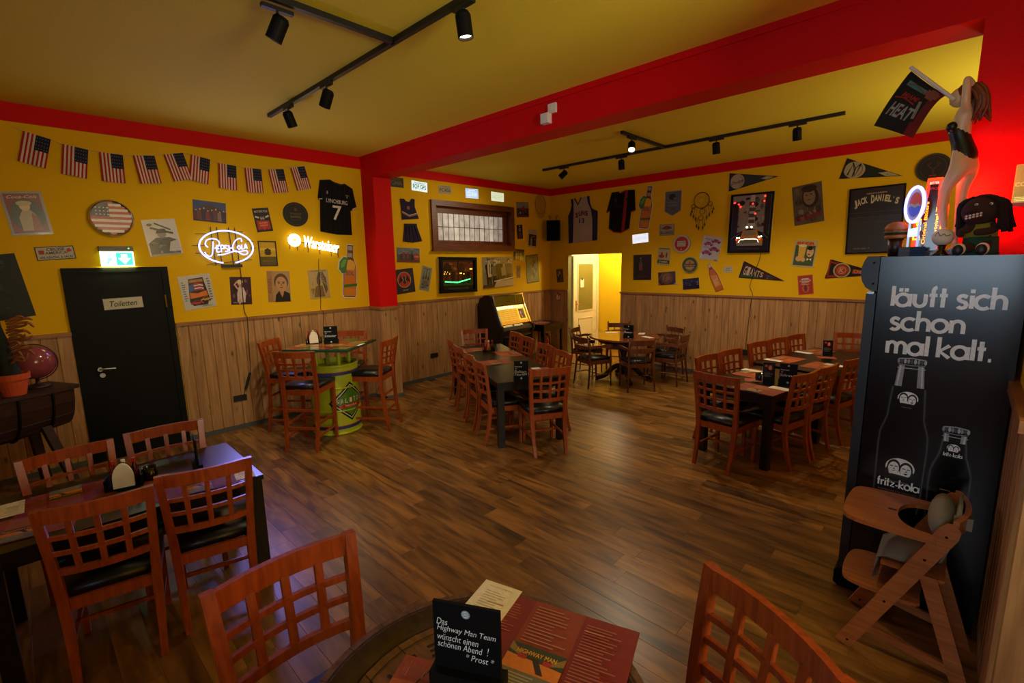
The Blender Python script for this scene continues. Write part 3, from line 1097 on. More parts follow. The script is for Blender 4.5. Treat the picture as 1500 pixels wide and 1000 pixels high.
# exit sign
ex = wallthing('exit_sign', 'green and white lit emergency exit sign over the toilet door', 'exit sign', 'L', .812, 2.17)
obj('housing', box(B(), -.14, .14, .045, .098, .002, .06), M('exit_housing', '#6a6250', .5), ex, bevel=.004)
p = Print(.275, .155)
p.r(0, 0, 1, 1, '#e8ffe8').r(.06, .08, .42, .92, '#d8ffe0').r(.46, .08, .96, .92, '#28b878')
p.p([(.62, .55), (.62, .8), (.8, .8), (.8, .55), (.9, .55), (.71, .15), (.52, .55)], '#e8fff0').c_(.27, .75, .07, '#60d8a0').p([(.2, .6), (.33, .6), (.36, .35), (.28, .38), (.22, .14), (.14, .16), (.2, .4)], '#60d8a0')
obj('panel', box(B(), -.138, .138, -.11, .045, .025, .035), M('exit_panel', '#dfffe0', .4, emit=1.2, emcol='#c8ffb0'), ex)
o = p.build('glow', ex, .0355)
o.location = (0, -.033, .0355)
obj('indicator', ball(B(), (.1, .075, .06), .006), 'neong', ex)
light('exit_sign_glow_light', 'AREA', (XL + .05, .812, 2.055), .9, (.9, 1, .35), (-.4, 0, -1), .27, .03)


def p_cars(p):
    p.p([(.2, .22), (.3, .9), (.76, .92), (.84, .3), (.74, .1), (.3, .1)], '#241a14').r(.3, .78, .74, .88, '#8a5a24').t('AMERICAN', .52, .83, .05, '#d0a050', .4, .02).p([(.26, .52), (.42, .56), (.42, .74), (.28, .72)], '#3a568c')
    for i in range(5):
        p.line([(.43, .74 - i * .045), (.6, .75 - i * .045), (.72, .72 - i * .045)], .012, '#c23028' if i % 2 == 0 else '#e0d8cc')
    p.p([(.24, .32), (.8, .36), (.78, .52), (.5, .46), (.26, .5)], '#d8701c').car(.42, .14, .4, '#b02a1c').car(.72, .22, .36, '#c98a20')
    p.lines(.06, .18, .25, .85, 9, '#6a665e').lines(.86, .96, .2, .9, 9, '#6a665e').lines(.55, .9, .05, .1, 2, '#6a665e')


def p_woman(p):
    p.ph(.02, .05, .98, .98, ['#4a2a34', '#6a3040', '#2c1a26', '#7a4a50'], 22, 5).p([(.3, .1), (.66, .08), (.72, .4), (.62, .62), (.4, .64), (.3, .4)], '#c9b8b0').e(.46, .76, .11, .09, '#c29a80').e(.46, .82, .14, .08, '#d8c09a').p([(.4, .64), (.52, .64), (.5, .7), (.42, .7)], '#c29a80').line([(.36, .55), (.2, .72), (.34, .84)], .02, '#c29a80').p([(.36, .02), (.44, .02), (.5, .2), (.36, .2)], '#c29a80').t('HOLLYWOOD', .35, .07, .04, '#d0b8b8', .5)


def p_mirror(p):
    p.r(.06, .38, .94, .95, '#c8a01c').r(.06, .05, .94, .38, '#5a4c18').r(.06, .62, .94, .72, '#d8b840').p([(.36, .44), (.64, .44), (.68, .64), (.5, .72), (.32, .64)], '#3a2c0c').line([(.3, .5), (.5, .66), (.7, .5)], .01, '#3a2c0c').t('BREWED 1753', .5, .2, .05, '#8a7a34', .6)


def p_man(p):
    p.r(0, .0, .22, 1, '#a07448').t('REBEL', .1, .55, .1, '#7a4c2c', .5, rot=90).face(.6, .6, .26, '#b98a5c', '#5a4030', '#7a5434').p([(.3, 0), (.98, 0), (.96, .26), (.72, .36), (.62, .18), (.5, .36), (.34, .22)], '#1f1c1c').p([(.52, .3), (.7, .3), (.62, .14)], '#b08058')


def p_native(p):
    p.ph(.05, .05, .95, .9, ['#a8844a', '#8a6a38', '#b5955c'], 14, 9).e(.48, .6, .1, .13, '#6a4a2c').p([(.38, .68), (.5, .9), (.72, .92), (.86, .7), (.9, .3), (.8, .15), (.72, .4), (.62, .66)], '#5c4a34')
    for i in range(6):
        p.line([(.56, .68), (.66 + .05 * i, .9 - .1 * i)], .008, '#9a8050')
    p.p([(.2, .06), (.74, .06), (.66, .42), (.48, .48), (.3, .4)], '#7a5830').t('THE GREAT PLAINS', .5, .95, .04, '#4a3820', .8)


sheet('poster', 'white poster of red and yellow cars under a flag beside the toilet door', 'poster', 'L', 1.501, 1.751, .325, .39, 5.7, p_cars, '#bdb8ae', 'gloss')
sheet('poster', 'purple poster of a woman in a white dress under the blue neon', 'poster', 'L', 1.966, 1.739, .238, .34, -2.5, p_woman, '#3c2430', 'gloss')
sheet('bar_mirror', 'small black framed yellow mirror with a crest between both neons', 'mirror', 'L', 2.327, 2.193, .218, .315, 0, p_mirror, '#4a3c14', 'gloss', frame='blkp', fw=.012, ft=.012)
sheet('poster', 'tan portrait poster of a man in a dark collar', 'poster', 'L', 2.423, 1.769, .287, .4, -2, p_man, '#a88458', 'gloss')
sheet('poster', 'pale brown poster of a figure in a feather headdress', 'poster', 'L', 2.961, 1.776, .285, .4, 1.4, p_native, '#b39458', 'gloss')
obj('socket', box(B(), XL + .013, XL + .024, 1.738, 1.89, .36, .435), 'blkp', bevel=.003, label='black double wall socket low on the boards under the blue neon', category='socket')
obj('socket', box(B(), XW + .013, XW + .024, 4.94, 5.10, .385, .46), 'blkp', bevel=.003, label='black double wall socket low on the boards behind the long middle table', category='socket')


def bottle_sign(k, u, v, rot, label, s=1.0):
    """flat tin bottle with a green lime and a green band"""
    o = wallthing('bottle_sign', label, 'sign', k, u, v, rot)
    right = [(.045, .375), (.045, .2), (.085, .1), (.1, .03), (.1, -.34), (.085, -.375)]
    out = [(x * s, y * s) for x, y in right] + [(-x * s, y * s) for x, y in right[::-1]]
    obj('board', plate(B(), [(x * 1.08, y * 1.03) for x, y in out], .002, .012), 'white', o)
    p = Print(1, 1)
    P_ = lambda pts: [(.5 + x * s, .5 + y * s) for x, y in pts]
    p.p(P_(right + [(-x, y) for x, y in right[::-1]]), '#5a2410').p(P_([(.035, .36), (.035, .2), (-.035, .2), (-.035, .36)]), '#9a8a7c').p(P_([(.035, .3), (.035, .26), (-.035, .26), (-.035, .3)]), '#5a2410')
    p.p(P_([(.075, .1), (.09, .03), (.09, -.36), (-.09, -.36), (-.09, .03), (-.075, .1)]), '#c46a12').p(P_(arc(0, .08, .08, .085, 0, 360, 18)[:-1]), '#d8a01c').p(P_([(.09, .02), (.09, -.08), (-.09, -.08), (-.09, .02)]), '#b07038').t('SOL', .5, .5 - .03 * s, .06 * s, '#8a2a10', .13 * s, .02)
    p.p(P_([(.11, -.17), (.11, -.21), (-.1, -.24), (-.1, -.2)]), '#2a6a1c').p(P_([(.09, -.25), (.09, -.36), (-.09, -.36), (-.09, -.25)]), '#c87a18')
    p.p(P_([(-.03, .19), (-.1, .2), (-.16, .13), (-.17, .02), (-.12, -.04), (-.06, -.02), (-.05, .08)]), '#2f6a18').p(P_([(-.05, .16), (-.1, .16), (-.14, .1), (-.14, .04), (-.09, .06)]), '#5a9a2c')
    p.build('gloss', o, .0125)
    obj('lime', plate(B(), [(x * s, y * s) for x, y in [(-.03, .2), (-.1, .21), (-.17, .14), (-.18, .02), (-.12, -.05), (-.06, -.03), (-.05, .08)]], .001, .010), 'white', o)


bottle_sign('L', 3.43, 1.94, -5, 'bottle shaped sign with a lime beside the red pillar')

# ---------------------------------------------------------------- things on the rear left wall


def p_plate(txt, c, tc, top=None):
    def f(p):
        p.r(.02, .04, .98, .96, c).t(txt, .5, .45, .45, tc, .82, .015)
        if top:
            p.t(top, .5, .82, .14, tc, .55, .01)
        for x in (.2, .8):
            p.c_(x, .85, .04, '#55504a', 8)
    return f


GP = None
sheet('license_plate', 'dark number plate half hidden by the red pillar', 'number plate', 'W', 4.43, 3.311, .3, .15, 0, p_plate('PGHA', '#1c2214', '#6a5a30', 'STATE'), '#2c2a22', body='tin')
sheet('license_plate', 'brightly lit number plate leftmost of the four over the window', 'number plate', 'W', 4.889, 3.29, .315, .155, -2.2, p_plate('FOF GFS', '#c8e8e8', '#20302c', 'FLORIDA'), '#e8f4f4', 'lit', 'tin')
sheet('license_plate', 'unlit pale number plate second of the four over the window', 'number plate', 'W', 5.424, 3.286, .285, .14, 2, p_plate('PC4S6', '#a89878', '#4a4030', 'OHIO'), '#b5a684', body='tin')
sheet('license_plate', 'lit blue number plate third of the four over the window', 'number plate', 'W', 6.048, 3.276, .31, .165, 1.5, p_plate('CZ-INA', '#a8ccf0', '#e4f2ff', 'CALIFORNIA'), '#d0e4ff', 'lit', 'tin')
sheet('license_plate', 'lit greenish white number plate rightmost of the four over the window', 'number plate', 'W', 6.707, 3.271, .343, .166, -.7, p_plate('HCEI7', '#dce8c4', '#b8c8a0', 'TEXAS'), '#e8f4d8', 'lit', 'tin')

ct = wallthing('cheerleader_vest', 'purple sleeveless cheerleader top pinned beside the leaded window', 'top', 'W', 4.645, 2.90, 2)
TO = [(-.145, .17), (-.075, .17), (-.04, .13), (.04, .13), (.075, .175), (.13, .17), (.12, .05), (.185, -.14), (-.14, -.16), (-.135, .02)]
obj('cloth', plate(B(), TO, .002, .02), M('purple_cloth', '#1c1232', .9), ct, bevel=.003)
p = Print(1, 1)
p.line([(.365, .45), (.5, .39), (.66, .43)], .012, '#b06a30').line([(.365, .47), (.5, .41), (.66, .45)], .012, '#b8b0a8').e(.49, .53, .03, .03, '#8a5a2c', 10).e(.5, .63, .015, .01, '#b0a8a0', 8)
p.build('fabric', ct, .022)
cs = wallthing('cheerleader_skirt', 'purple pleated cheerleader skirt below the matching top', 'skirt', 'W', 4.674, 2.525, 2)
obj('waistband', box(B(), -.12, .12, .12, .155, .002, .02), M('purple_band', '#1c1232', .9), cs)
n = 9
bm = B()
bo = B()
for i in range(n):
    a, b = i / n, (i + 1) / n
    t0, t1, q0, q1 = -.12 + .24 * a, -.12 + .24 * b, -.17 + .38 * a, -.17 + .38 * b
    zz = -.15 + .02 * abs(i - 4) / 4
    qm, tm = q0 + (q1 - q0) * .72, t0 + (t1 - t0) * .9
    plate(bm, [(t0, .12), (tm, .12), (qm, zz), (q0, zz)], .002 + .01 * (i % 2), .018 + .01 * (i % 2))
    plate(bo, [(tm, .12), (t1, .12), (q1, zz), (qm, zz)], .002, .012)
obj('pleats', bm, M('purple_pleat', '#1c1232', .9), cs)
obj('pleat_lining', bo, M('orange_pleat', '#7a3a18', .9), cs)


def p_coke(p):
    p.r(0, .55, 1, 1, '#5a6f78').ph(0, .5, 1, .98, ['#7c8a8c', '#465560', '#8a7a6c'], 16, 2).c_(.3, .45, .22, '#8a2a1c').c_(.48, .48, .2, '#9a3420').c_(.84, .42, .24, '#a02818').bottle(.66, .12, .72, .09, '#2a1812')
    for x in (.2, .38, .54):
        p.man(x, .1, .6, '#3c3438')
    p.r(0, 0, 1, .16, '#6a2418').t('ICE COLD', .84, .42, .09, '#d8c8b8', .2, .02)


def p_bat(p):
    p.c_(.5, .56, .33, '#b5905c').c_(.5, .56, .305, '#b0281a').p([(.5, .36), (.62, .5), (.8, .42), (.74, .62), (.66, .74), (.58, .62), (.5, .74), (.42, .62), (.34, .74), (.26, .62), (.2, .42), (.38, .5)], '#14100e').line([(.4, .66), (.46, .56), (.4, .48)], .012, '#b5905c').line([(.6, .66), (.54, .56), (.6, .48)], .012, '#b5905c')
    p.t('THE RUM', .5, .13, .05, '#b8b0a4', .26, .015)


def p_gray(p):
    p.r(.03, .02, .97, .98, '#7d7c64')
    for x in (.25, .5, .75):
        p.bottle(x, .2, .6 + (.1 if x == .5 else 0), .2, '#3a3c30', '#8a5a44')
    p.p([(.3, .12), (.7, .12), (.74, .42), (.26, .42)], '#565644').t('SPECIALTIES', .5, .9, .05, '#3c3c30', .7).e(.3, .12, .2, .04, '#4a4a3a')


def p_pool(p):
    p.r(.08, .2, .92, .92, '#5c2c12').ph(.08, .45, .92, .92, ['#7a4018', '#4a2410', '#8a5424', '#2c160c'], 26, 8).p([(.1, .2), (.9, .2), (.9, .36), (.5, .3), (.1, .34)], '#0a4a24')
    for x, c in ((.2, '#3a1c10'), (.36, '#201410'), (.66, '#2a1810'), (.78, '#180f0c')):
        p.man(x, .26, .4, c, '#7a4a28')
    p.e(.22, .68, .1, .12, '#2a1408').e(.58, .7, .1, .14, '#3a1c0c').r(.49, .3, .51, .92, '#3a1a0c').t('BOULEVARD OF ACES', .5, .12, .04, '#5a5a52', .55, .01)
    p.p([(.1, .2), (.9, .2), (.9, .06), (.1, .06)], '#060807').t('BOULEVARD OF ACES', .5, .12, .04, '#5a5a52', .55, .01)


def p_bw(p):
    p.r(0, .5, 1, 1, '#8a7a5c').ph(0, .5, 1, 1, ['#6a5c44', '#a0906e', '#4c4230', '#b5a684'], 24, 4)
    for x, h_, c in ((.2, .92, '#17130f'), (.38, .82, '#6a5c46'), (.53, .9, '#1f1a14'), (.68, .78, '#8a7c60'), (.84, .9, '#5c5040')):
        p.man(x, .02, h_, c, '#b5a27c', '#1a140e', '#1a1510')
    p.p([(.16, .35), (.24, .35), (.26, .78), (.2, .8), (.14, .78)], '#b8ab8c').p([(.2, .45), (.22, .45), (.22, .76), (.19, .76)], '#17130f').e(.22, .4, .06, .05, '#b5a27c').line([(.35, .2), (1, .3)], .02, '#c8bb98').p([(.34, 0), (1, .02), (1, .25), (.42, .2)], '#a89a78').r(0, 0, .34, .1, '#3a3224')


def p_moto(p):
    p.r(0, .6, 1, 1, '#7c8078').r(0, 0, 1, .14, '#5a2c1c').p([(.05, .2), (.3, .62), (.9, .58), (.95, .2)], '#6a241c').c_(.3, .3, .2, '#17161a').c_(.3, .3, .11, '#7a7a78').c_(.76, .3, .18, '#1c1a1c').p([(.2, .5), (.6, .75), (.8, .5)], '#8a2c20').ph(.1, .15, .9, .6, ['#26221e', '#94908a', '#3a2c24'], 10, 3)


sheet('tin_sign', 'small soda sign with red discs below the cheerleader skirt', 'sign', 'W', 4.602, 2.17, .44, .235, -2, p_coke, '#46484c', body='tin')
sheet('tin_sign', 'black sign with a red bat emblem beside the red pillar', 'sign', 'W', 4.495, 1.749, .385, .4, 4.8, p_bat, '#171413', body='tin')
sheet('tin_sign', 'tilted narrow grey sign with three bottles beside the bat emblem', 'sign', 'W', 4.925, 1.774, .207, .415, -13.7, p_gray, '#9a967c', body='tin')
o = sheet('led_picture', 'black framed lit bar picture with a green glowing table edge', 'picture', 'W', 5.627, 1.815, .86, .635, -1, p_pool, '#080908', 'gloss', frame='blkm', fw=.055, ft=.07, t=.03)
bm = tube(B(), [(-.31, -.115, .036), (-.02, -.135, .036), (.285, -.075, .036)], .008, 6)
obj('green_light_strip', bm, 'neong', o)
WL = M('warm_led', '#ffd070', .4, emit=5, emcol='#ffb838')
for x, y, r_ in ((-.32, .02, .007), (-.28, .02, .007), (-.2, .018, .007), (-.3, .055, .006), (-.25, .05, .008), (-.22, .052, .006), (.05, .03, .01), (.075, .03, .009), (.13, .018, .011)):
    obj('warm_bulb', ball(B(), (x, y, .034), r_, n=8, m_=5), WL, o)
obj('warm_bulb', box(B(), .28, .34, .1, .115, .032, .036), WL, o)
light('green_led_glow_light', 'AREA', (XW + .12, 5.62, 1.70), .35, (.25, 1, .4), (.6, 0, .3), .6, .04)
sheet('picture', 'large sepia photograph of four men in suits at a pool table', 'picture', 'W', 6.664, 1.839, .84, .59, .7, p_bw, '#7a6c50', 'gloss', t=.02)
sheet('photograph', 'colour photograph of red motorcycles high right of the window', 'photograph', 'W', 7.42, 3.077, .375, .3, 3.6, p_moto, '#3a342c', 'gloss')
sheet('photograph', 'small dark portrait photo right of the window', 'photograph', 'W', 7.324, 2.632, .175, .28, 4.8, lambda p: p.face(.5, .68, .16, '#a07858', '#1a1412').p([(.2, .05), (.8, .05), (.75, .45), (.25, .45)], '#5a2a2c').r(.36, .86, .64, .96, '#8a867e'), '#221c1c', 'gloss')
sheet('photograph', 'white bordered photo of two people beside the corner speaker', 'photograph', 'W', 7.718, 2.508, .295, .38, -4.5, lambda p: p.r(.1, .1, .9, .72, '#3a3024').man(.38, .1, .5, '#8a7a50', '#c8a468', '#a07828').man(.64, .1, .56, '#26221e', '#c8a468', '#7a5a24').ph(.1, .4, .9, .72, ['#8a7444', '#2c2a24', '#b89a50'], 8, 3), '#b0a27c', 'gloss')
sheet('photograph', 'small sepia team photo touching the lower right corner of the window', 'photograph', 'W', 7.288, 2.167, .33, .23, -2.6, lambda p: p.ph(.02, .4, .98, .98, ['#3c3018', '#1f180c', '#6a5830'], 14, 6).man(.25, .05, .7, '#a0905c', '#b5a06a').man(.45, .05, .75, '#8a7a4c', '#b5a06a').man(.66, .05, .7, '#a89a68', '#b5a06a').man(.84, .05, .65, '#5c4c2c', '#b5a06a'), '#3a2c14', 'gloss')
sheet('photograph', 'tiny narrow tan card below the sepia team photo', 'card', 'W', 7.265, 1.823, .125, .25, -3, lambda p: p.r(.15, .15, .85, .85, '#7d6230').r(.25, .3, .75, .45, '#a0522c').lines(.2, .8, .55, .8, 4, '#5a4420'), '#8a7440')
sheet('treasure_map', 'large yellowed map print in the corner above the side table', 'print', 'W', 7.701, 1.877, .4, .59, 4.3, lambda p: p.r(.05, .04, .95, .96, '#8f8434').ph(.1, .08, .9, .9, ['#7a7030', '#a09440', '#6a6228', '#b0a04c'], 26, 12).t('THE WEST', .5, .92, .05, '#4a4420', .5).line([(.2, .3), (.4, .5), (.3, .7), (.6, .75), (.75, .4), (.5, .2)], .006, '#5c5424'), '#55501f')
wv = wallthing('string_hanging', 'tan round string wall hanging high in the corner above the speaker', 'wall hanging', 'W', 7.97, 3.2)
bm = tube(B(), [(x, y, .02) for x, y in arc(0, .02, .17, .19, 0, 360, 24)[:-1]], .006, 5, True)
for i in range(9):
    x = -.15 + .3 * i / 8
    q = .19 * math.sqrt(max(0, 1 - (x / .17) ** 2))
    tube(bm, [(x, .02 + q, .02), (x, -.02 - q - .06, .02)], .0035, 4)
obj('cords', bm, 'tan', wv)
sp = thing('wall_speaker', 'black box speaker hung high in the rear left corner', 'speaker', (-6.52, 8.14, 2.46), R(28))
obj('cabinet', box(B(), -.13, .13, -.09, .09, 0, .42), M('speaker_cabinet', '#0a0c0a', .8, spec=.2), sp, bevel=.01)
obj('grille', box(B(), -.115, .115, -.096, -.09, .015, .405), M('speaker_grille', '#080a08', .95, spec=.1), sp)
obj('bracket', box(B(), -.03, .03, .09, .16, .18, .24), 'steel', sp)
an = thing('toy_antlers', 'pair of small brown toy antlers standing on the corner speaker', 'ornament', (-6.52, 8.14, 2.881), R(28))
for s_ in (-1, 1):
    bm = tube(B(), [(s_ * .07, 0, 0), (s_ * .075, 0, .05), (s_ * .1, 0, .11)], .008, 5)
    tube(bm, [(s_ * .074, 0, .04), (s_ * .04, 0, .08)], .007, 5)
    tube(bm, [(s_ * .085, 0, .07), (s_ * .06, 0, .11)], .006, 5)
    obj('antler', bm, 'walnut', an)

# ---------------------------------------------------------------- things on the back wall
sheet('photograph', 'small photo on the yellow wall left of the lit doorway', 'photograph', 'B', -6.478, 1.714, .19, .29, 5, lambda p: p.ph(.05, .05, .95, .95, ['#6a5a4a', '#2c2420', '#a8906c', '#4a3428'], 16, 5).line([(.25, .15), (.7, .75)], .03, '#1c1614').e(.5, .7, .15, .12, '#a8886a'), '#5c4c3c')
sheet('fire_point_sign', 'small red and white extinguisher sign on boards left of the doorway', 'sign', 'B', -6.507, 1.246, .14, .145, 0, lambda p: p.r(0, 0, 1, 1, '#b02418').r(.08, .1, .4, .9, '#d8c0a8').p([(.5, .12), (.66, .12), (.66, .6), (.58, .72), (.5, .6)], '#d8c8b8').line([(.7, .8), (.8, .6), (.78, .2)], .012, '#d8c8b8'), '#c8b8a8', t=.018)

js = wallthing('jersey', 'white and purple sleeveless basketball shirt numbered 13 above the doorway', 'shirt', 'B', -5.885, 2.84, 0)
JO = [(-.29, .475), (-.2, .475), (-.12, .33), (-.09, .3), (-.06, .33), (.03, .485), (.16, .49), (.19, .35), (.23, .25), (.37, .19), (.385, -.42), (-.345, -.46), (-.34, .13), (-.385, .09), (-.34, .06)]
JO = [(-.29, .455), (-.19, .46), (-.11, .32), (-.03, .465), (.17, .475), (.19, .33), (.24, .22), (.375, .16), (.37, -.41), (-.345, -.45), (-.36, .12), (-.30, .22), (-.27, .34)]
obj('shirt', plate(B(), JO, .002, .02), M('white_jersey', '#a8988a', .9), js)
p = Print(1, 1)
q = lambda pts: [(.5 + x, .5 + y) for x, y in pts]
p.p(q([(-.29, .45), (-.225, .455), (-.215, .2), (-.235, -.44), (-.345, -.45), (-.36, .12), (-.3, .22), (-.27, .34)]), '#24183c').p(q([(.11, .47), (.17, .475), (.19, .33), (.24, .22), (.375, .16), (.37, -.41), (.25, -.42), (.25, 0), (.21, .2), (.14, .34)]), '#24183c')
p.line(q([(-.19, .46), (-.11, .32), (-.03, .465)]), .03, '#241c30')
for i, ch in enumerate('SUNS'):
    p.t(ch, .5 - .135 + i * .08, .62 + (.02 if i in (1, 2) else 0) + (.006 * i), .1, '#5a143c', .07, .04)
p.t('13', .49, .50, .1, '#3a1450', .13, .03)
p.build('fabric', js, .0215)

jb = wallthing('jersey', 'black shirt with red stripe and red trim right of the basketball shirt', 'shirt', 'B', -4.995, 2.945, 0)
JO = [(-.2, .375), (-.05, .38), (.02, .36), (.1, .39), (.29, .375), (.315, -.0), (.22, -.03), (.195, -.27), (.19, -.33), (.02, -.40), (-.14, -.375), (-.255, -.3), (-.235, .03), (-.315, .0)]
obj('shirt', plate(B(), JO, .002, .022), 'blkm', jb)
p = Print(1, 1)
p.p(q([(.1, .385), (.16, .38), (.1, -.36), (.03, -.38)]), '#8a1410').line(q([(-.255, -.3), (-.14, -.375), (.02, -.4), (.19, -.33)]), .02, '#a01814').line(q([(-.31, .005), (-.235, .035)]), .018, '#a01814').line(q([(.315, .0), (.22, -.03)]), .018, '#a01814')
p.line(q([(-.05, .37), (.03, .345), (.1, .38)]), .02, '#8a1410').r(.37, .68, .42, .77, '#1f2a1c').t('BULLS', .47, .6, .03, '#3a3028', .14).c_(.63, .72, .025, '#1a1a16', 10).e(.49, .86, .015, .012, '#b0a8a0', 8)
p.build('fabric', jb, .024)
bottle_sign('B', -4.445, 2.975, -9, 'bottle shaped sign with a lime beside the black red shirt')
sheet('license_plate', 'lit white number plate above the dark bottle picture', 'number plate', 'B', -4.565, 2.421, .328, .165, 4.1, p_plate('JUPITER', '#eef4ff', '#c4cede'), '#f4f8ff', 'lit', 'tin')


def p_banner(p):
    p.p([(.03, .97), (.97, .97), (.97, .2), (.5, .02), (.03, .2)], '#55575a').e(.45, .76, .2, .12, '#141517').p([(.3, .7), (.58, .66), (.6, .86)], '#141517').line([(.5, .72), (.68, .68)], .01, '#8a8c90').t('RAIDERS', .5, .54, .06, '#7c7e82', .66).t('CHAMPIONS', .5, .42, .05, '#8a8c8e', .66).t('XI', .5, .28, .1, '#6a3034', .3, .02)


sheet('banner', 'grey pointed football banner left of the dreamcatcher', 'banner', 'B', -3.943, 3.0, .305, .43, -1, p_banner, None, body='tin', shape=[(0, 1), (1, 1), (1, .18), (.5, 0), (0, .18)])
dc = wallthing('dreamcatcher', 'dark beaded dreamcatcher hanging on the yellow wall', 'dreamcatcher', 'B', -3.425, 3.0)
obj('ring', tube(B(), [(x, y, .02) for x, y in arc(0, 0, .13, .13, 0, 360, 28)[:-1]], .007, 6, True), 'dark', dc)
bm = B()
for i in range(8):
    a, b = i * 45, i * 45 + 135
    tube(bm, [(.125 * math.cos(R(a)), .125 * math.sin(R(a)), .02), (.125 * math.cos(R(b)), .125 * math.sin(R(b)), .02)], .0016, 3)
obj('web', bm, 'tan', dc, kind='stuff')
DKF = M('dark_feather', '#2a2012', .9, ns=50, na=.5)
for x, y, r_ in ((.02, -.185, .045), (0, -.29, .04), (-.14, -.09, .035), (.15, -.07, .035)):
    obj('small_ring', tube(B(), [(x + a, y + b, .02) for a, b in arc(0, 0, r_, r_, 0, 360, 16)[:-1]], .005, 5, True), 'dark', dc)
for x, y0, y1 in ((-.18, -.1, -.26), (-.13, -.12, -.3), (-.16, -.1, -.2), (-.09, -.14, -.36), (-.07, -.3, -.46), (-.03, -.33, -.5), (.04, -.33, -.5), (.07, -.3, -.44), (.1, -.14, -.34), (.14, -.1, -.3), (.19, -.1, -.24), (.21, -.08, -.18)):
    bm = tube(B(), [(x * .8, y0, .02), (x, (y0 + y1) / 2, .02)], .003, 4)
    ym = (y0 + y1) / 2
    plate(bm, [(x, ym), (x + .012, ym - (ym - y1) * .4), (x, y1), (x - .012, ym - (ym - y1) * .5)], .016, .022)
    obj('feather', bm, DKF, dc)


def p_bill(p):
    p.r(.02, .03, .98, .97, '#9a8f74').p([(.12, .6), (.36, .56), (.5, .5), (.64, .56), (.88, .62), (.64, .82), (.5, .88), (.36, .82)], '#6a2418').e(.5, .68, .09, .14, '#8a3020').t('BILLIARDS', .5, .25, .26, '#332c24', .86, .02)


def p_roundr(p):
    p.c_(.5, .5, .5, '#b5ab94').c_(.5, .5, .4, '#a81c18').r(.27, .36, .73, .66, '#b5ab9c').t('PALE ALE', .5, .58, .06, '#4a4450', .38, .02).t('BREWING CO', .5, .47, .035, '#5a5450', .38).t('EST 1876', .5, .4, .03, '#5a5450', .26).e(.5, .2, .03, .03, '#d8c8b0', 8)


def p_samba(p):
    p.r(.1, .9, .9, .96, '#6a6248').t('RANCHO', .5, .93, .06, '#4a4430', .5).e(.32, .5, .24, .1, '#8a2418').p([(.26, .5), (.38, .5), (.42, .7), (.3, .74), (.22, .64)], '#8a2a18').p([(.66, .4), (.74, .42), (.78, .64), (.7, .78), (.64, .6)], '#7a2418').r(.04, .1, .98, .28, '#1c1a16').t('SAMBA', .5, .19, .12, '#b5ab8c', .74, .02).lines(.1, .9, .3, .36, 2, '#5a5440')


def p_green(p):
    p.c_(.5, .5, .5, '#a09468').c_(.5, .5, .47, '#2c4a24').c_(.5, .5, .33, '#a87c4a').ring(.5, .5, .31, .325, '#2c4a24').r(.03, .4, .97, .58, '#221d18').t('Heineken', .5, .49, .1, '#a8987c', .74, .02).p([(.5, .78), (.53, .7), (.6, .7), (.545, .65), (.565, .58), (.5, .63), (.435, .58), (.455, .65), (.4, .7), (.47, .7)], '#a82018').t('PREMIUM LAGER', .5, .13, .04, '#a8a078', .4)


def p_cars2(p):
    p.t('Racing', .3, .87, .07, '#38342e', .4, .02, .3).t('LEGENDS', .3, .79, .03, '#6a645a', .3)
    for x, y, l in ((.7, .76, .5), (.34, .62, .5), (.7, .42, .56), (.34, .24, .56)):
        p.car(x, y, l, '#a02a22', '#3a1c1c')
    p.lines(.1, .5, .5, .56, 2, '#8a8478').r(.8, .02, .96, .05, '#3a3430')


sheet('tin_sign', 'small cream sign with a red winged badge above the round red sign', 'sign', 'B', -4.04, 2.548, .285, .195, 0, p_bill, '#3a342a', body='tin')
sheet('round_sign', 'round cream and red brewery sign on the back wall', 'sign', 'B', -3.75, 2.288, .325, .315, 0, p_roundr, None, body='tin', shape='round', t=.02)
sheet('tin_sign', 'pale sign with red figures above a black lettered bar', 'sign', 'B', -4.082, 2.078, .245, .315, -4.8, p_samba, '#a89a6c', body='tin')
sheet('round_sign', 'round green and tan lager sign on the back wall', 'sign', 'B', -3.585, 1.916, .28, .28, 0, p_green, None, body='tin', shape='round', t=.02)
sheet('poster', 'tilted white poster of four red sports cars', 'poster', 'B', -3.237, 2.194, .32, .395, -10, p_cars2, '#b5ac9c', 'gloss')
sheet('picture', 'dark picture of a single bottle beside the lit doorway', 'picture', 'B', -4.509, 1.881, .378, .475, .8, lambda p: p.ph(.1, .2, .9, .9, ['#1c1a16', '#0c0c0b', '#242018'], 14, 3).bottle(.42, .38, .5, .2, '#4a4640', '#7a2a22', '#8a8478').t('SPIRITED', .5, .14, .05, '#6a2c14', .5, .01), '#0f0e0c', 'gloss')
sheet('photograph', 'brown close up photo below the pale sign with red figures', 'photograph', 'B', -4.009, 1.679, .335, .237, 4.2, lambda p: p.e(.5, .52, .34, .46, '#5c4028').e(.48, .56, .22, .3, '#7a5634').ph(.25, .2, .75, .9, ['#4a3220', '#8a6440'], 10, 3, .3).p([(0, 0), (.16, 0), (0, .25)], '#a8442a').p([(.86, .0), (1, 0), (1, .16)], '#8a84b8').line([(.02, .4), (.28, .95)], .012, '#6a5c54'), '#382620', 'gloss')
sheet('photograph', 'dark blue night skyline picture below the green lager sign', 'photograph', 'B', -3.555, 1.591, .294, .188, 6.5, lambda p: p.ph(.05, .3, .95, .8, ['#2c3468', '#8a7c50', '#4a5488', '#3a3860', '#6a6890'], 26, 8, .14).r(0, 0, 1, .25, '#0a0c18').t('CITY', .92, .55, .06, '#a8a8b0', .4, .01, 0, 90), '#11142a', 'gloss')
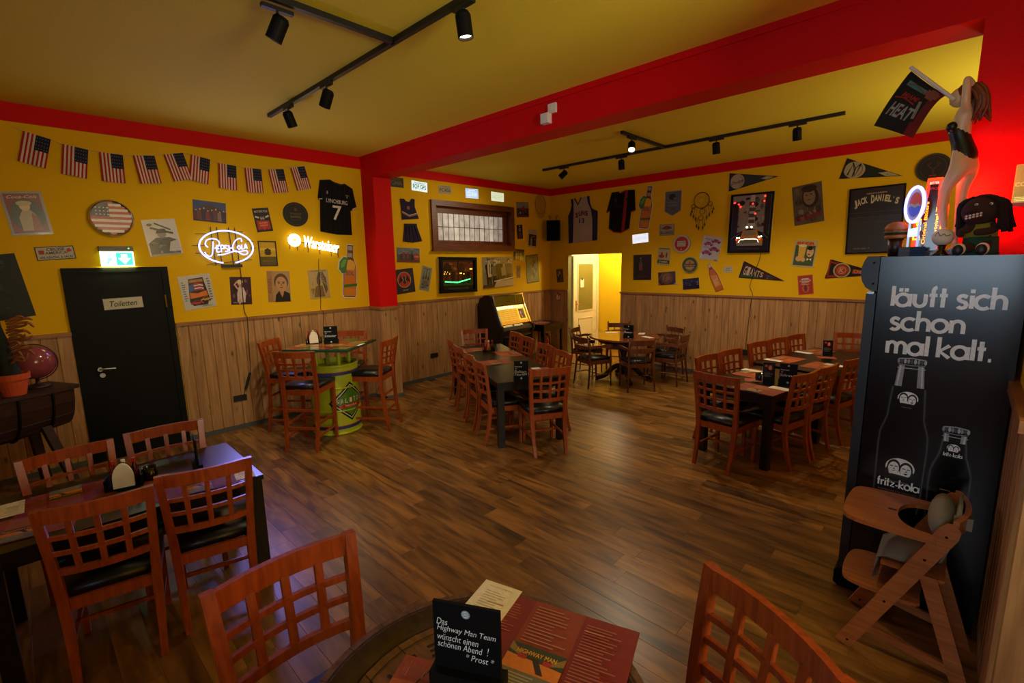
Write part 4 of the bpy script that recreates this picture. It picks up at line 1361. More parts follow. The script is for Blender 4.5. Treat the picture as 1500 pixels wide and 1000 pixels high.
ob = wallthing('bottle_sign', 'tilted orange bottle shaped sign near the wooden boards', 'sign', 'B', -3.147, 1.70, 25)
OB = [(.03, .25), (.03, .17), (.055, .1), (.07, .02), (.07, -.235), (-.07, -.235), (-.07, .02), (-.055, .1), (-.03, .17), (-.03, .25)]
obj('board', plate(B(), OB, .002, .012), 'white', ob)
p = Print(1, 1)
p.p([(.5 + x, .5 + y) for x, y in OB], '#8a3410').p([(.5 + x * .86, .49 + y * .93) for x, y in OB[1:-1]], '#b8621c').r(.472, .69, .528, .745, '#b5a890').p(q([(-.055, -.16), (.055, -.16), (.055, .03), (-.055, .06)]), '#c8823c').t('GINGER', .5, .46, .03, '#d8b080', .085, .01, 0, 0).lines(.46, .54, .36, .44, 4, '#d8b080')
p.build('gloss', ob, .0125)
sheet('sticker', 'tiny white card between orange bottle sign and dark red pennant', 'card', 'B', -2.934, 1.839, .145, .098, 1.4, lambda p: p.t('ROUTE', .5, .65, .2, '#5a544a', .4, .02).t('US 66', .5, .35, .2, '#5a544a', .5, .02), '#b5ab94')


def p_taxi(p):
    p.r(.05, .04, .95, .97, '#8a8072').ph(.05, .4, .95, .97, ['#6a6258', '#3a342e', '#a0968a', '#5a5248', '#242019'], 34, 21, .2).p([(.44, .45), (.62, .45), (.57, .97), (.48, .97)], '#b5ab9e')
    for i in range(4):
        p.r(.455, .5 + i * .1, .6, .56 + i * .1, '#4a443c')
    p.r(.06, .3, .2, .85, '#1f1b17').r(.82, .3, .94, .97, '#2a2520').p([(.05, .04), (.95, .04), (.95, .3), (.5, .42), (.05, .3)], '#17161a').line([(.06, .24), (.3, .34)], .005, '#8a8680').line([(.94, .24), (.8, .33)], .005, '#8a8680')
    p.p([(.2, .15), (.82, .15), (.82, .24), (.72, .28), (.68, .38), (.34, .38), (.3, .28), (.2, .24)], '#c8801c').p([(.36, .29), (.66, .29), (.63, .37), (.39, .37)], '#8a8070').r(.3, .15, .74, .22, '#6a6a5c').r(.22, .12, .82, .16, '#8a8070').t('NEW YORK CITY', .5, .07, .02, '#5a5a56', .5)


o = sheet('led_picture', 'framed night street picture with a yellow taxi and red lamps', 'picture', 'B', -2.623, 2.567, .638, .925, -.9, p_taxi, '#0d0c0c', 'gloss', frame='blkm', fw=.02, ft=.045, t=.02)
RL = M('red_led', '#ff3020', .4, emit=6, emcol='#ff2a18')
WH = M('white_led', '#fff8e8', .4, emit=7, emcol='#fff0d0')
for x, y in ((-.26, .33), (-.195, .305), (-.165, .265), (.02, .3), (.19, .405), (.185, .33), (.065, .145), (-.19, -.255), (.16, -.245)):
    obj('red_bulb', ball(B(), (x, y, .026), .013, n=8, m_=5), RL, o)
for x, y in ((-.185, -.225), (-.15, -.225), (.145, -.215), (.18, -.21), (-.045, -.06), (.025, -.06)):
    obj('white_bulb', ball(B(), (x, y, .026), .013, n=8, m_=5), WH, o)
obj('white_light_strip', tube(B(), [(-.16, -.30, .026), (-.14, -.26, .026), (-.04, -.245, .026), (.07, -.245, .026), (.13, -.26, .026), (.145, -.30, .026)], .006, 6), WH, o)
c3 = cable('power_cable', 'thin dark cable wandering from the taxi picture to a floor plug', [(-2.438, 2.099), (-2.452, 1.992), (-2.477, 1.906), (-2.546, 1.688), (-2.569, 1.555), (-2.521, 1.446), (-2.535, 1.334), (-2.56, .882), (-2.579, .52)], 'B')
obj('plug', box(B(), -2.64, -2.52, .43, .52, .014, .07), 'blkp', c3, bevel=.006)


def pennant(label, pts, draw, edge, tip=None):
    """triangle: top left, bottom left, tip"""
    a, b, t_ = [V(x) for x in pts]
    o = wallthing('pennant', label, 'pennant', 'B', 0, 0)
    c = (a + b + t_) / 3
    poly = [a, b, t_]
    obj('felt', plate(B(), poly, .002, .008), edge, o)
    L_ = (t_ - (a + b) / 2)
    ln, H = L_.length, (a - b).length
    ang = math.atan2(L_.y, L_.x)
    p = Print(1, 1)
    draw(p, ln, H)
    d = p.build('fabric', o, .0085)
    mid = (a + b) / 2
    d.matrix_local = Matrix.Translation((mid.x, mid.y, .0085)) @ Matrix.Rotation(ang, 4, 'Z') @ Matrix.Translation((.5, .5, 0))
    return o


def tri(ln, H, x0, x1, c, p, m_=.9):
    k = lambda x: H / 2 * (1 - x / ln) * m_
    p.p([(x0, -k(x0)), (x1, -k(x1)), (x1, k(x1)), (x0, k(x0))], c)


def p_ny(p, ln, H):
    tri(ln, H, .02, .98 * ln, '#1c241c', p)
    p.e(.14, 0, .125, H * .4, '#a89a78', 20).ring(.14, 0, .085, .095, '#7a5a30', 20, -50, 50)
    tri(ln, H, 0, .022, '#14141c', p, 1)
    p.p([(.42, 0), (.52, .03), (.66, 0), (.52, -.03)], '#a89c7c').t('b', .53, 0, .025, '#3a3428')
    p.line([(.08, -.08), (.1, .08), (.17, -.08), (.19, .08)], .018, '#14161c').line([(.09, .09), (.145, .02), (.19, .09)], .016, '#14161c').line([(.145, .02), (.145, -.09)], .016, '#14161c')


def p_dodg(p, ln, H):
    tri(ln, H, .02, .98 * ln, '#2a3038', p)
    p.e(.125, 0, .11, H * .4, '#a8987c', 20).ring(.1, 0, .1, .108, '#7a5a3c', 20, -50, 50).t('Dodgers', .15, -.01, .06, '#3a3a4c', .24, .01, .35, 12)
    tri(ln, H, 0, .022, '#1c2448', p, 1)
    p.p([(.48, 0), (.56, .025), (.66, 0), (.56, -.025)], '#a89c7c')


def p_giants(p, ln, H):
    tri(ln, H, .02, .98 * ln, '#3c1418', p)
    tri(ln, H, .0, .02, '#141830', p, 1)
    p.p([(.02, -.12), (.3, -.065), (.3, -.045), (.02, -.06)], '#2c4a20')
    for i, ch in enumerate('GIANTS'):
        p.t(ch, .065 + i * .052, .0, .15 - .014 * i, '#b8a894', .042, .02)
    p.e(.46, -.0, .05, .035, '#2a2c3c').ph(.4, -.04, .54, .03, ['#8a7a6c', '#3a2a2c'], 6, 2)


def p_chiefs(p, ln, H):
    tri(ln, H, .02, .98 * ln, '#14100f', p)
    tri(ln, H, .3, .98 * ln, '#a0301c', p, .4)
    tri(ln, H, .0, .02, '#8a1c14', p, 1)
    p.p([(.02, .12), (.16, .095), (.16, .06), (.02, .09)], '#8a1c14').p([(.02, -.12), (.16, -.095), (.16, -.06), (.02, -.09)], '#8a1c14')
    p.c_(.17, 0, .105, '#a89468').c_(.17, 0, .085, '#14100f').c_(.17, 0, .075, '#a83420').ring(.17, 0, .045, .05, '#b5a070').t('K', .17, 0, .06, '#b5a070', b=.02).t('CHIEFS', .4, 0, .05, '#c88a4c', .17, .01)


pennant('white and navy baseball pennant left of the taxi picture top', [(-2.991, 3.381), (-2.986, 3.096), (-2.259, 3.242)], p_dodg, 'blkm')
pennant('dark red pennant with bold white letters under the taxi picture', [(-2.688, 1.974), (-2.753, 1.704), (-2.073, 1.657)], p_giants, 'blkm')
pennant('dark pennant with interlocked letters on a baseball above the whiskey mirror', [(-1.405, 3.372), (-1.476, 3.103), (-.77, 3.052)], p_ny, 'blkm')
pennant('red and black pennant partly hidden behind the fridge top', [(-1.478, 1.976), (-1.546, 1.702), (-.85, 1.765)], p_chiefs, 'blkm')


def p_casa(p):
    p.ph(.02, .02, .98, .98, ['#6a5e48', '#4a4234', '#857860', '#5c523e', '#3a342a'], 40, 31, .3).e(.6, .66, .28, .27, '#2c261e').e(.57, .68, .2, .21, '#7c6c52').e(.48, .72, .04, .015, '#2c241c', 8).e(.64, .73, .04, .015, '#2c241c', 8).e(.55, .6, .06, .015, '#5a3a2c', 8).e(.58, .88, .26, .09, '#2a241c').t('CASABLANCA', .5, .17, .11, '#8a1a14', .84, .03, .15, 8).t('starring', .6, .32, .05, '#8a3a2c', .5, 0, .3, 8)


def p_beer(p):
    p.r(.06, .05, .94, .95, '#4a5a38').r(.06, .8, .94, .95, '#c8a850').t('BEER', .5, .875, .11, '#c2481c', .8, .05).p([(.25, .3), (.5, .3), (.55, .78), (.2, .78)], '#d8b048').e(.37, .79, .19, .05, '#e0d4a8').e(.28, .3, .14, .1, '#d8a860').e(.48, .27, .1, .08, '#d8a860').e(.74, .56, .15, .18, '#d8b078').e(.72, .7, .12, .07, '#2c2018').e(.7, .48, .06, .03, '#b5402c', 10).p([(.64, .34), (.74, .3), (.64, .24)], '#e8e0c8').p([(.84, .34), (.74, .3), (.84, .24)], '#e8e0c8').r(.68, .58, .72, .6, '#201810').r(.78, .58, .82, .6, '#201810')


def p_redp(p):
    p.r(.05, .03, .95, .97, '#a02418').p([(.12, .7), (.3, .84), (.7, .84), (.88, .7), (.7, .62), (.3, .62)], '#c8b098').t('INDIAN', .5, .72, .1, '#3a2c2c', .6, .03).e(.5, .3, .24, .2, '#c2502c').p([(.42, .15), (.58, .15), (.62, .42), (.48, .52), (.38, .4)], '#5a3420').lines(.2, .8, .5, .58, 2, '#d8b8a0')


def p_jack(p):
    p.r(.03, .02, .97, .98, '#2f2c26').r(.03, .55, .97, .98, '#211f1a')  # dark fill and shelf bars: a reflection painted over the mirror
    for y in (.62, .55, .47):
        p.r(.03, y, .97, y + .012, '#3a362e')
    p.t('GENTLEMEN', .5, .905, .018, '#b5aa8c', .36, .01)
    word, n_ = "JACK DANIEL'S", 13
    for i, ch in enumerate(word):
        if ch == ' ':
            continue
        u_ = (i + .5) / n_ * 2 - 1
        hg = .125 if ch in 'JD' else .02 if ch == "'" else .098
        p.t(ch, .5 + u_ * .4, .83 - .075 * u_ * u_ + (.03 if ch == "'" else 0) - (.01 if ch in 'JD' else 0), hg, '#c2b795', .06 if ch not in "I'" else .018, .045, 0, -12 * u_)
    p.t('OLD NO. 7', .3, .08, .02, '#8a8068', .3, .01)


sheet('poster', 'creased brown film poster with red lettering left of the mirror', 'poster', 'B', -1.841, 2.793, .385, .575, 7.6, p_casa, '#5a503e', 'gloss')
sheet('poster', 'green comic poster of a smiling man and a beer glass', 'poster', 'B', -1.833, 2.071, .3, .4, -4.9, p_beer, '#b5ab8a', 'gloss')
sheet('tin_sign', 'small red sign close above the wooden boards', 'sign', 'B', -1.785, 1.604, .2, .29, 6.9, p_redp, '#b84a2a', body='tin')
MIR = M('dark_mirror', '#3a362e', .12, .9, ns=3)
o = sheet('bar_mirror', 'large dark framed whiskey mirror with curved white lettering', 'mirror', 'B', -1.021, 2.5, .615, .895, 1, p_jack, None, 'gloss', MIR, frame='blkm', fw=.012, ft=.03, t=.014)
sheet('round_sign', 'round black sign with a red stag ring partly behind the figure', 'sign', 'B', -.47, 3.109, .345, .345, 0, lambda p: p.c_(.5, .5, .5, '#0d0d0b').ring(.5, .5, .455, .47, '#3a4a34').ring(.5, .5, .36, .375, '#5a1a10').p([(.46, .45), (.54, .45), (.52, .28), (.48, .28)], '#4a1a10').line([(.48, .46), (.36, .56), (.4, .7)], .01, '#5a1c12').line([(.52, .46), (.64, .56), (.6, .7)], .01, '#5a1c12').line([(.38, .58), (.3, .64)], .008, '#5a1c12').line([(.62, .58), (.7, .64)], .008, '#5a1c12').r(.4, .2, .6, .25, '#7a2414'), None, body='blkp', shape='round', t=.03)

# two white boxes on the beam
o = wallthing('wall_switch', 'flat white square detector high on the red beam', 'detector', 'M', -2.97, 3.433)
obj('cover', box(B(), -.045, .045, -.041, .041, .001, .025), 'white', o, bevel=.004)
obj('sensor', box(B(), -.015, .015, -.015, .015, .025, .03), 'cream', o)
o = wallthing('junction_box', 'deeper white square box just below the detector on the beam', 'box', 'M', -3.033, 3.35)
obj('cover', box(B(), -.044, .044, -.044, .044, .001, .06), 'white', o, bevel=.004)
obj('lid', box(B(), -.038, .038, -.038, .038, .06, .064), 'white', o)

# ---------------------------------------------------------------- track lights
def track(label, segs):
    t = thing('light_track', label, 'light track', (0, 0, 0))
    for a, b in segs:
        x0, x1, y0, y1 = min(a[0], b[0]) - .018, max(a[0], b[0]) + .018, min(a[1], b[1]) - .018, max(a[1], b[1]) + .018
        obj('rail', box(B(), x0, x1, y0, y1, ZC - .035, ZC), 'blkp', t)
    return t


track('black ceiling light track with a side arm in the front room', [((-5.3, 2.04), (-1.0, 2.04)), ((-3.03, .35), (-3.03, 2.02))])
track('black ceiling light track with a side arm behind the red beam', [((-5.35, 6.43), (-1.16, 6.43)), ((-3.2, 5.33), (-3.2, 6.41))])


def spot(label, x, y, aim, along, on, power=0):
    t = thing('track_spotlight', label, 'spotlight', (x, y, ZC - .035), group='track spotlights')
    obj('adapter', box(B(), *((-.09, .09, -.016, .016) if along == 'x' else (-.016, .016, -.09, .09)), -.022, 0), 'blkp', t)
    obj('stem', tube(B(), [(0, 0, -.02), (0, 0, -.075)], .008, 8), 'blkp', t)
    a = V(aim).normalized()
    mm = a.to_track_quat('-Z', 'Y').to_matrix().to_4x4()
    bm = lathe(B(), [(0, .06), (.035, .055), (.046, .035), (.046, -.085), (.040, -.085), (.038, -.06), (0, -.06)], 20)
    h = obj('lamp_head', bm, 'blkm', t, smooth=False)
    h.matrix_local = Matrix.Translation((0, 0, -.1)) @ mm
    l = obj('lens', lathe(B(), [(0, -.07), (.038, -.07), (.038, -.062), (0, -.062)], 18), 'lens' if on else 'lensoff', h)
    if power:
        d = light('track_spot_light', 'SPOT', V((x, y, ZC - .135)) + a * .10, power, (1, .85, .58), a, angle=120, blend=1, radius=.04)


spot('spotlight with glowing lens on the front side arm', -3.09, 1.29, (-.4, -.3, -.85), 'y', 1, 4)
spot('spotlight nearest the camera on the front track, lens glowing', -2.30, 2.04, (.06, .1, -1), 'x', 1, 10)
spot('second spotlight from the left end of the front track', -4.05, 2.04, (-.55, -.1, -.85), 'x', 0, 84)
spot('spotlight at the left end of the front track', -4.84, 2.04, (-.02, .35, -.95), 'x', 0, 72)
spot('leftmost spotlight of the rear track, tilted, lens glowing', -4.93, 6.43, (-.6, -.5, -.7), 'x', 1, 75)
spot('second spotlight from the left on the rear track', -3.87, 6.43, (-.02, .15, -1), 'x', 0, 85)
spot('spotlight on the rear side arm facing the room, lens bright', -3.2, 5.55, (.35, -.6, -.75), 'y', 1, 85)
spot('third spotlight from the left on the rear track', -2.5, 6.43, (.02, .2, -1), 'x', 0, 85)
spot('rightmost spotlight of the rear track', -1.59, 6.43, (.02, .2, -1), 'x', 0, 80)

# ---------------------------------------------------------------- chairs
def lattice_chair(name, label, cat, group, seat, top, loc, rz, hw=.22, bar=False):
    """cherry chair with a window lattice back; faces +y, origin on the floor under the seat"""
    t = thing(name, label, cat, loc, rz, group)
    bw = .019
    zb = seat + (.15 if not bar else .13)          # lower back rail
    sw, fw_ = hw - .035, hw - .012

    def py(z):                                      # y of the rear post at height z
        if z > seat:
            k = (z - seat) / (top - seat)
            return -.205 - .065 * k ** 1.3
        return -.205 - .075 * ((seat - z) / seat) ** 2

    zs = [0, seat * .25, seat * .5, seat * .75, seat, (seat + top) / 2 - .05, (seat + top) / 2 + .08, top]

    def px(z):
        return sw + (hw - bw / 2 - sw) * max(0, (z - seat) / (top - seat)) + (.0 if z > seat else -.012 * (seat - z) / seat)
    for s in (-1, 1):
        bm = sweep(B(), [(s * px(z), py(z), z) for z in zs], (bw, 0, 0), (0, .016, 0), [.8, .9, 1, 1.1, 1.15, 1, 1, .95])
        obj('leg', bm, 'cherry', t, bevel=.004)
        bm = sweep(B(), [(s * (fw_ - .02), .19, 0), (s * (fw_ - .02), .195, seat - .02)], (.019, 0, 0), (0, .019, 0), [.72, 1])
        obj('leg', bm, 'cherry', t, bevel=.004)
    obj('seat', sweep(B(), [(0, -.20, seat + .015), (0, -.1, seat + .022), (0, .1, seat + .022), (0, .215, seat + .012)], (fw_ + .004, 0, 0), (0, 0, .024), [.88, .96, 1, 1]), 'leath', t, bevel=.012, smooth=True)
    bm = box(B(), -fw_, fw_, .175, .2, seat - .07, seat - .01)
    box(bm, -sw, sw, -.215, -.195, seat - .07, seat - .01)
    for s in (-1, 1):
        sweep(bm, [(s * (sw - .0), -.205, seat - .04), (s * (fw_ - .012), .185, seat - .04)], (.011, 0, 0), (0, 0, .03))
    obj('seat_frame', bm, 'cherry', t)
    hs = [(.19, .30, .12)] if not bar else [(.30, .42, .30), (.12, .22, .20)]
    for side, fr, re in hs[:1]:
        for s in (-1, 1):
            obj('stretcher', sweep(B(), [(s * (sw - .008), py(side) + .01, side), (s * (fw_ - .02), .195, side + (.0 if not bar else .0))], (.008, 0, 0), (0, 0, .012)), 'cherry', t)
    if bar:
        for s in (-1, 1):
            obj('stretcher', sweep(B(), [(s * (sw - .01), py(.14) + .01, .16), (s * (fw_ - .02), .195, .16)], (.008, 0, 0), (0, 0, .012)), 'cherry', t)
        for y, z in ((.195, .24), (py(.26), .26), (py(.40), .46)):
            obj('stretcher', sweep(B(), [(-fw_ + .03, y, z), (fw_ - .03, y, z)], (0, .008, 0), (0, 0, .014)), 'cherry', t)
    else:
        obj('stretcher', sweep(B(), [(-fw_ + .02, .0, .19), (fw_ - .02, .0, .19)], (0, .008, 0), (0, 0, .012)), 'cherry', t)

    def cv(x, z, w=None):                           # bowed back surface
        k = x / px(z)
        return (x, py(z) - .034 * (1 - k * k), z)
    xs = [-1, -.75, -.5, -.25, 0, .25, .5, .75, 1]
    nrm = (0, .009, 0)
    rail = .036
    obj('top_rail', sweep(B(), [cv(x * (px(top) - bw * .9), top - rail) for x in xs], (0, .011, 0), (0, 0, rail)), 'cherry', t, bevel=.004)
    obj('back_rail', sweep(B(), [cv(x * (px(zb) - bw * .9), zb) for x in xs], (0, .010, 0), (0, 0, .017)), 'cherry', t)
    z1 = top - 2 * rail
    z0 = zb + .017
    for k in (1, 2):
        z = z0 + (z1 - z0) * k / 3
        obj('slat', sweep(B(), [cv(x * (px(z) - bw * .9), z) for x in xs], (0, .008, 0), (0, 0, .0105)), 'cherry', t)
    for k in (-.5, 0, .5):
        obj('slat', sweep(B(), [cv(k * px(z), z) for z in (z0 - .01, z0 + (z1 - z0) * .33, z0 + (z1 - z0) * .66, z1 + .01)], (.0125, 0, 0), (0, .0085, 0)), 'cherry', t)
    return t


def seat_at(mx, my, rz, back=.27):
    a = R(rz) + PI / 2
    return (mx + back * math.cos(a), my + back * math.sin(a), 0)


CH = [  # back centre x, y, turn, label
    (-2.942, .142, 79, 'lattice back chair facing the toilet door, nearest to the front room corner'),
    (-2.956, .608, 78, 'lattice back chair on the near side of the front left table, by its free end'),
    (-3.905, .10, 277, 'lattice back chair beyond the front left table, below the potted plant'),
    (-3.958, .61, 266, 'lattice back chair beyond the front left table, before the toilet door'),
    (-3.898, 3.513, -26, 'nearest chair of the four on the left side of the middle table'),
    (-4.356, 3.754, -26, 'second nearest chair on the left side of the middle table'),
    (-4.815, 3.985, -24, 'third nearest chair on the left side of the middle table'),
    (-5.318, 4.262, -28, 'farthest chair of the four on the left side of the middle table'),
    (-5.818, 5.168, 241, 'chair at the far head of the middle table before the wooden boards'),
    (-3.484, 4.52, 154, 'nearest chair on the right side of the middle table'),
    (-3.945, 4.76, 156, 'second nearest chair on the right side of the middle table'),
    (-4.528, 5.06, 154, 'third nearest chair on the right side of the middle table'),
    (-4.976, 5.296, 156, 'farthest chair on the right side of the middle table, before the jukebox'),
    (-3.026, 3.714, 60, 'chair at the near head of the middle table, back to the camera'),
    (-1.645, 4.488, -8, 'chair at the near head of the right table, back to the camera'),
    (-2.06, 5.334, 260, 'nearest chair on the left side of the right table'),
    (-1.981, 5.818, 257, 'second nearest chair on the left side of the right table'),
    (-1.899, 6.581, 256, 'third nearest chair on the left side of the right table, after the gap'),
    (-1.796, 7.05, 256, 'fourth nearest chair on the left side of the right table'),
    (-1.684, 7.495, 255, 'farthest chair on the left side of the right table'),
    (-1.021, 5.078, 76, 'nearest chair on the right side of the right table'),
    (-.93, 5.53, 78, 'second nearest chair on the right side of the right table'),
    (-.79, 6.15, 76, 'third chair on the right side of the right table, beside the fridge edge'),
    (-1.1, 8.12, 195, 'chair at the far head of the right table against the boards'),
]
c0 = None
for x, y, rz, lb in CH:
    lc = seat_at(x, y, rz)
    if c0 is None:
        c0 = lattice_chair('dining_chair', lb, 'chair', 'lattice back dining chairs', .45, .945, lc, R(rz))
    else:
        dup(c0, lc, R(rz), lb)
BS = [
    (-5.14, 1.985, 40, 'lattice back bar stool nearest the camera at the yellow green barrel'),
    (-6.2, 2.11, 311, 'bar stool between the yellow green barrel and the left wall'),
    (-5.075, 3.125, 124, 'bar stool on the right of the yellow green barrel seen from its side'),
    (-6.124, 3.157, 226, 'bar stool behind the yellow green barrel before the pillar'),
    (-1.452, .474, 269, 'close bar stool left of the round barrel table with the chalk sign'),
    (-.283, 1.225, 151, 'close bar stool right of the round barrel table, before the high chair'),
]
s0 = None
for x, y, rz, lb in BS:
    lc = seat_at(x, y, rz)
    if s0 is None:
        s0 = lattice_chair('bar_stool', lb, 'bar stool', 'lattice back bar stools', .70, 1.13, lc, R(rz), bar=True)
    else:
        dup(s0, lc, R(rz), lb)


def armchair(label, loc, rz):
    t = thing('armchair', label, 'chair', loc, rz, 'armchairs around the round table')
    S = .44
    obj('seat', sweep(B(), [(0, -.19, S + .01), (0, -.08, S + .03), (0, .1, S + .03), (0, .2, S + .01)], (.2, 0, 0), (0, 0, .025), [.85, .98, 1, .95]), 'leath', t, bevel=.012, smooth=True)
    bm = plate(B(), [(-.19, -.2), (.19, -.2), (.225, 0), (.215, .21), (-.215, .21), (-.225, 0)], S - .06, S)
    obj('seat_frame', bm, 'walnut', t, bevel=.008)
    for s in (-1, 1):
        obj('leg', tube(B(), [(s * .205, .20, 0), (s * .2, .19, S - .03), (s * .235, .17, S + .1), (s * .245, .15, .655)], [.011, .019, .013, .011], 8), 'walnut', t, smooth=True)
        b = tube(B(), [(s * .215, -.245, 0), (s * .19, -.2, S - .02), (s * .195, -.215, .62), (s * .2, -.255, .83)], [.012, .019, .016, .013], 8)
        ball(b, (s * .2, -.258, .84), .015, n=8, m_=5)
        obj('leg', b, 'walnut', t, smooth=True)
        obj('stretcher', tube(B(), [(s * .205, -.22, .2), (s * .202, .195, .2)], .009, 6), 'walnut', t)
    obj('stretcher', tube(B(), [(-.204, 0, .2), (.204, 0, .2)], .009, 6), 'walnut', t)
    xs = [-1, -.7, -.35, 0, .35, .7, 1]
    obj('top_rail', sweep(B(), [(x * .19, -.245 - .035 * (1 - x * x), .775) for x in xs], (0, .01, 0), (0, 0, .042)), 'walnut', t, bevel=.004)
    pts = [(-.25, .17, .665), (-.245, .02, .675), (-.215, -.16, .67)] + [(x * .19, -.23 - .04 * (1 - x * x), .655) for x in xs] + [(.215, -.16, .67), (.245, .02, .675), (.25, .17, .665)]
    obj('arm_rail', sweep(B(), pts, (.014, .014, 0), (0, 0, .02), [1.4, 1.2, 1, 1, 1.4, 1.7, 1.8, 1.7, 1.4, 1, 1, 1.2, 1.4]), 'walnut', t, bevel=.004)
    for s in (-1, 1):
        obj('spindle', tube(B(), [(s * .07, -.2, S), (s * .08, -.25, .75)], .008, 6), 'walnut', t)
    return t


AC = [(-4.35, 6.47, -21, 'wooden armchair nearest left at the round table, its back to the camera'),
      (-4.88, 7.05, -80, 'wooden armchair left of the round table before the lit doorway'),
      (-4.72, 7.84, -150, 'wooden armchair behind the round table against the yellow doorway'),
      (-3.68, 6.68, 48, 'wooden armchair in front of the round table with its back to the camera'),
      (-3.78, 7.85, 163, 'wooden armchair behind the round table against the boards'),
      (-3.47, 7.36, 92, 'wooden armchair on the right of the round table')]
a0 = None
for x, y, rz, lb in AC:
    if a0 is None:
        a0 = armchair(lb, (x, y, 0), R(rz))
    else:
        dup(a0, (x, y, 0), R(rz), lb)

# ---------------------------------------------------------------- tables
TH = .745


def black_table(label, loc, rz, L_, W_, legs=None):
    """corner at the origin, length along +x, width along +y"""
    t = thing('dining_table', label, 'table', loc, rz)
    obj('tabletop', box(B(), 0, L_, 0, W_, TH - .03, TH), 'blk', t, bevel=.004)
    bm = B()
    for a in ((.06, L_ - .06, .05, .07), (.06, L_ - .06, W_ - .07, W_ - .05), (.05, .07, .06, W_ - .06), (L_ - .07, L_ - .05, .06, W_ - .06)):
        box(bm, *a, TH - .11, TH - .03)
    obj('apron', bm, 'blk', t)
    for x in (.045, L_ - .045):
        for y in (.045, W_ - .045):
            obj('leg', box(B(), x - .036, x + .036, y - .036, y + .036, 0, TH - .03), 'blk', t, bevel=.004)
    return t


A_ANG = math.atan2(.46, -.888)
black_table('long black dining table in the middle of the room', (-3.56, 3.47, 0), A_ANG, 2.4, .8)
# mirrored widths: place by the corner that keeps +y to the left
for o in list(bpy.data.objects):
    if o.name == 'dining_table':
        # width runs to the right of the length here
        o.location = (-3.56 + .8 * .46, 3.47 + .8 * .888, 0)
black_table('black dining table in the front left corner under the plant', (-3.08, .95, 0), R(-90 - 1), 1.22, .8)
tl = bpy.data.objects['dining_table.001']
tl.location = (-3.08 - .8, .95, 0)
black_table('black table nearest the camera in the right hand row', (-1.215, 4.755, 0), R(80), 1.2, .75)
black_table('black table farther back in the right hand row', (-1.05, 6.06, 0), R(78), 1.62, .8)

# round pedestal table
rt = thing('round_table', 'round brown pedestal table ringed by six wooden armchairs', 'table', (-4.15, 7.08, 0), R(20))
obj('tabletop', lathe(B(), [(0, .725), (.56, .725), (.585, .735), (.585, .75), (.57, .76), (0, .76)], 40), wood('round_top_wood', '#5c2a12', '#8a4a20', 'X', 2, .13, rnd=.05), rt)
obj('apron', lathe(B(), [(.4, .66), (.43, .66), (.43, .725), (.4, .725)], 28), 'dark', rt)
obj('pedestal', lathe(B(), [(0, .1), (.06, .1), (.09, .2), (.05, .3), (.045, .42), (.08, .55), (.06, .6), (.12, .66), (0, .66)], 16), 'dark', rt, smooth=True)
for k in range(4):
    a = R(90 * k + 25)
    c, s_ = math.cos(a), math.sin(a)
    pts = spline([(.05 * c, .05 * s_, .24), (.16 * c, .16 * s_, .22), (.3 * c, .3 * s_, .09), (.42 * c, .42 * s_, .045), (.47 * c, .47 * s_, .035)], 4)
    obj('foot', tube(B(), pts, [.045 - .0005 * i for i in range(len(pts))], 8), 'dark', rt, smooth=True)

# bar barrel with its square top
bt = thing('barrel_table', 'yellow green oil barrel standing table with a colourful square top', 'table', (-5.58, 2.62, 0), 0)
bm = lathe(B(), [(0, 0), (.285, 0), (.295, .01), (.285, .03), (.285, .28), (.293, .295), (.285, .31), (.285, .56), (.293, .575), (.285, .59), (.285, .82), (.291, .84), (.291, .86), (.28, .86), (.28, .8), (0, .8)], 72)
obj('drum', bm, 'green', bt)
STR = M('blue_stripe', '#2a3070', .5)
for z in (.07, .735):
    obj('stripe', lathe(B(), [(.2865, z), (.2885, z), (.2885, z + .035), (.2865, z + .035)], 36), STR, bt)
    obj('red_line', lathe(B(), [(.2866, z + .036), (.2882, z + .036), (.2882, z + .042), (.2866, z + .042)], 36), 'redp', bt)
for a in (45, 135, 225, 315):
    c, s_ = .2 * math.cos(R(a + 38)), .2 * math.sin(R(a + 38))
    obj('post', tube(B(), [(c, s_, .79), (c, s_, 1.05)], .022, 10), 'green', bt)
# printed diamond badge on the drum
pr = Print(.56, .5)
for q0, cc in ((.48, '#10140c'), (.43, '#c8c8b0'), (.40, '#141a0c'), (.36, '#4a7a28')):
    for k in range(16):
        xa, xb = -q0 + 2 * q0 * k / 16, -q0 + 2 * q0 * (k + 1) / 16
        pr.p([(.5 + xa, .5 - q0 + abs(xa)), (.5 + xb, .5 - q0 + abs(xb)), (.5 + xb, .5 + q0 - abs(xb)), (.5 + xa, .5 + q0 - abs(xa))], cc)
        pr.z -= pr.step
    pr.z += .0006
for i, ch in enumerate('SALITOS'):
    pr.t(ch, .5 + (i - 3) * .098, .53, .14, '#101008', .075, .03)
    pr.t(ch, .497 + (i - 3) * .098, .535, .12, '#d8d0a8', .06, .01)
for k in range(8):
    pr.r(.24 + .065 * k, .36, .305 + .065 * k, .44, '#b01a14')
pr.t('TEQUILA', .5, .4, .05, '#d8c8b0', .3, .01)
me_v = []
for x, y, z in pr.v:
    a = R(10) + x / .29
    rr = .2875 + z
    me_v.append((rr * math.cos(a), rr * math.sin(a), .40 + y))
pr.v = me_v
o = pr.build('gloss', bt, name='badge')
bm = box(B(), -.4, .4, -.4, .4, 1.05, 1.078)
o = obj('tabletop', bm, M('dark_green_top', '#1c4a34', .3), bt, None, R(36), bevel=.006)
pr = Print(.78, .78)
pr.r(0, 0, 1, 1, '#6a6a2c')
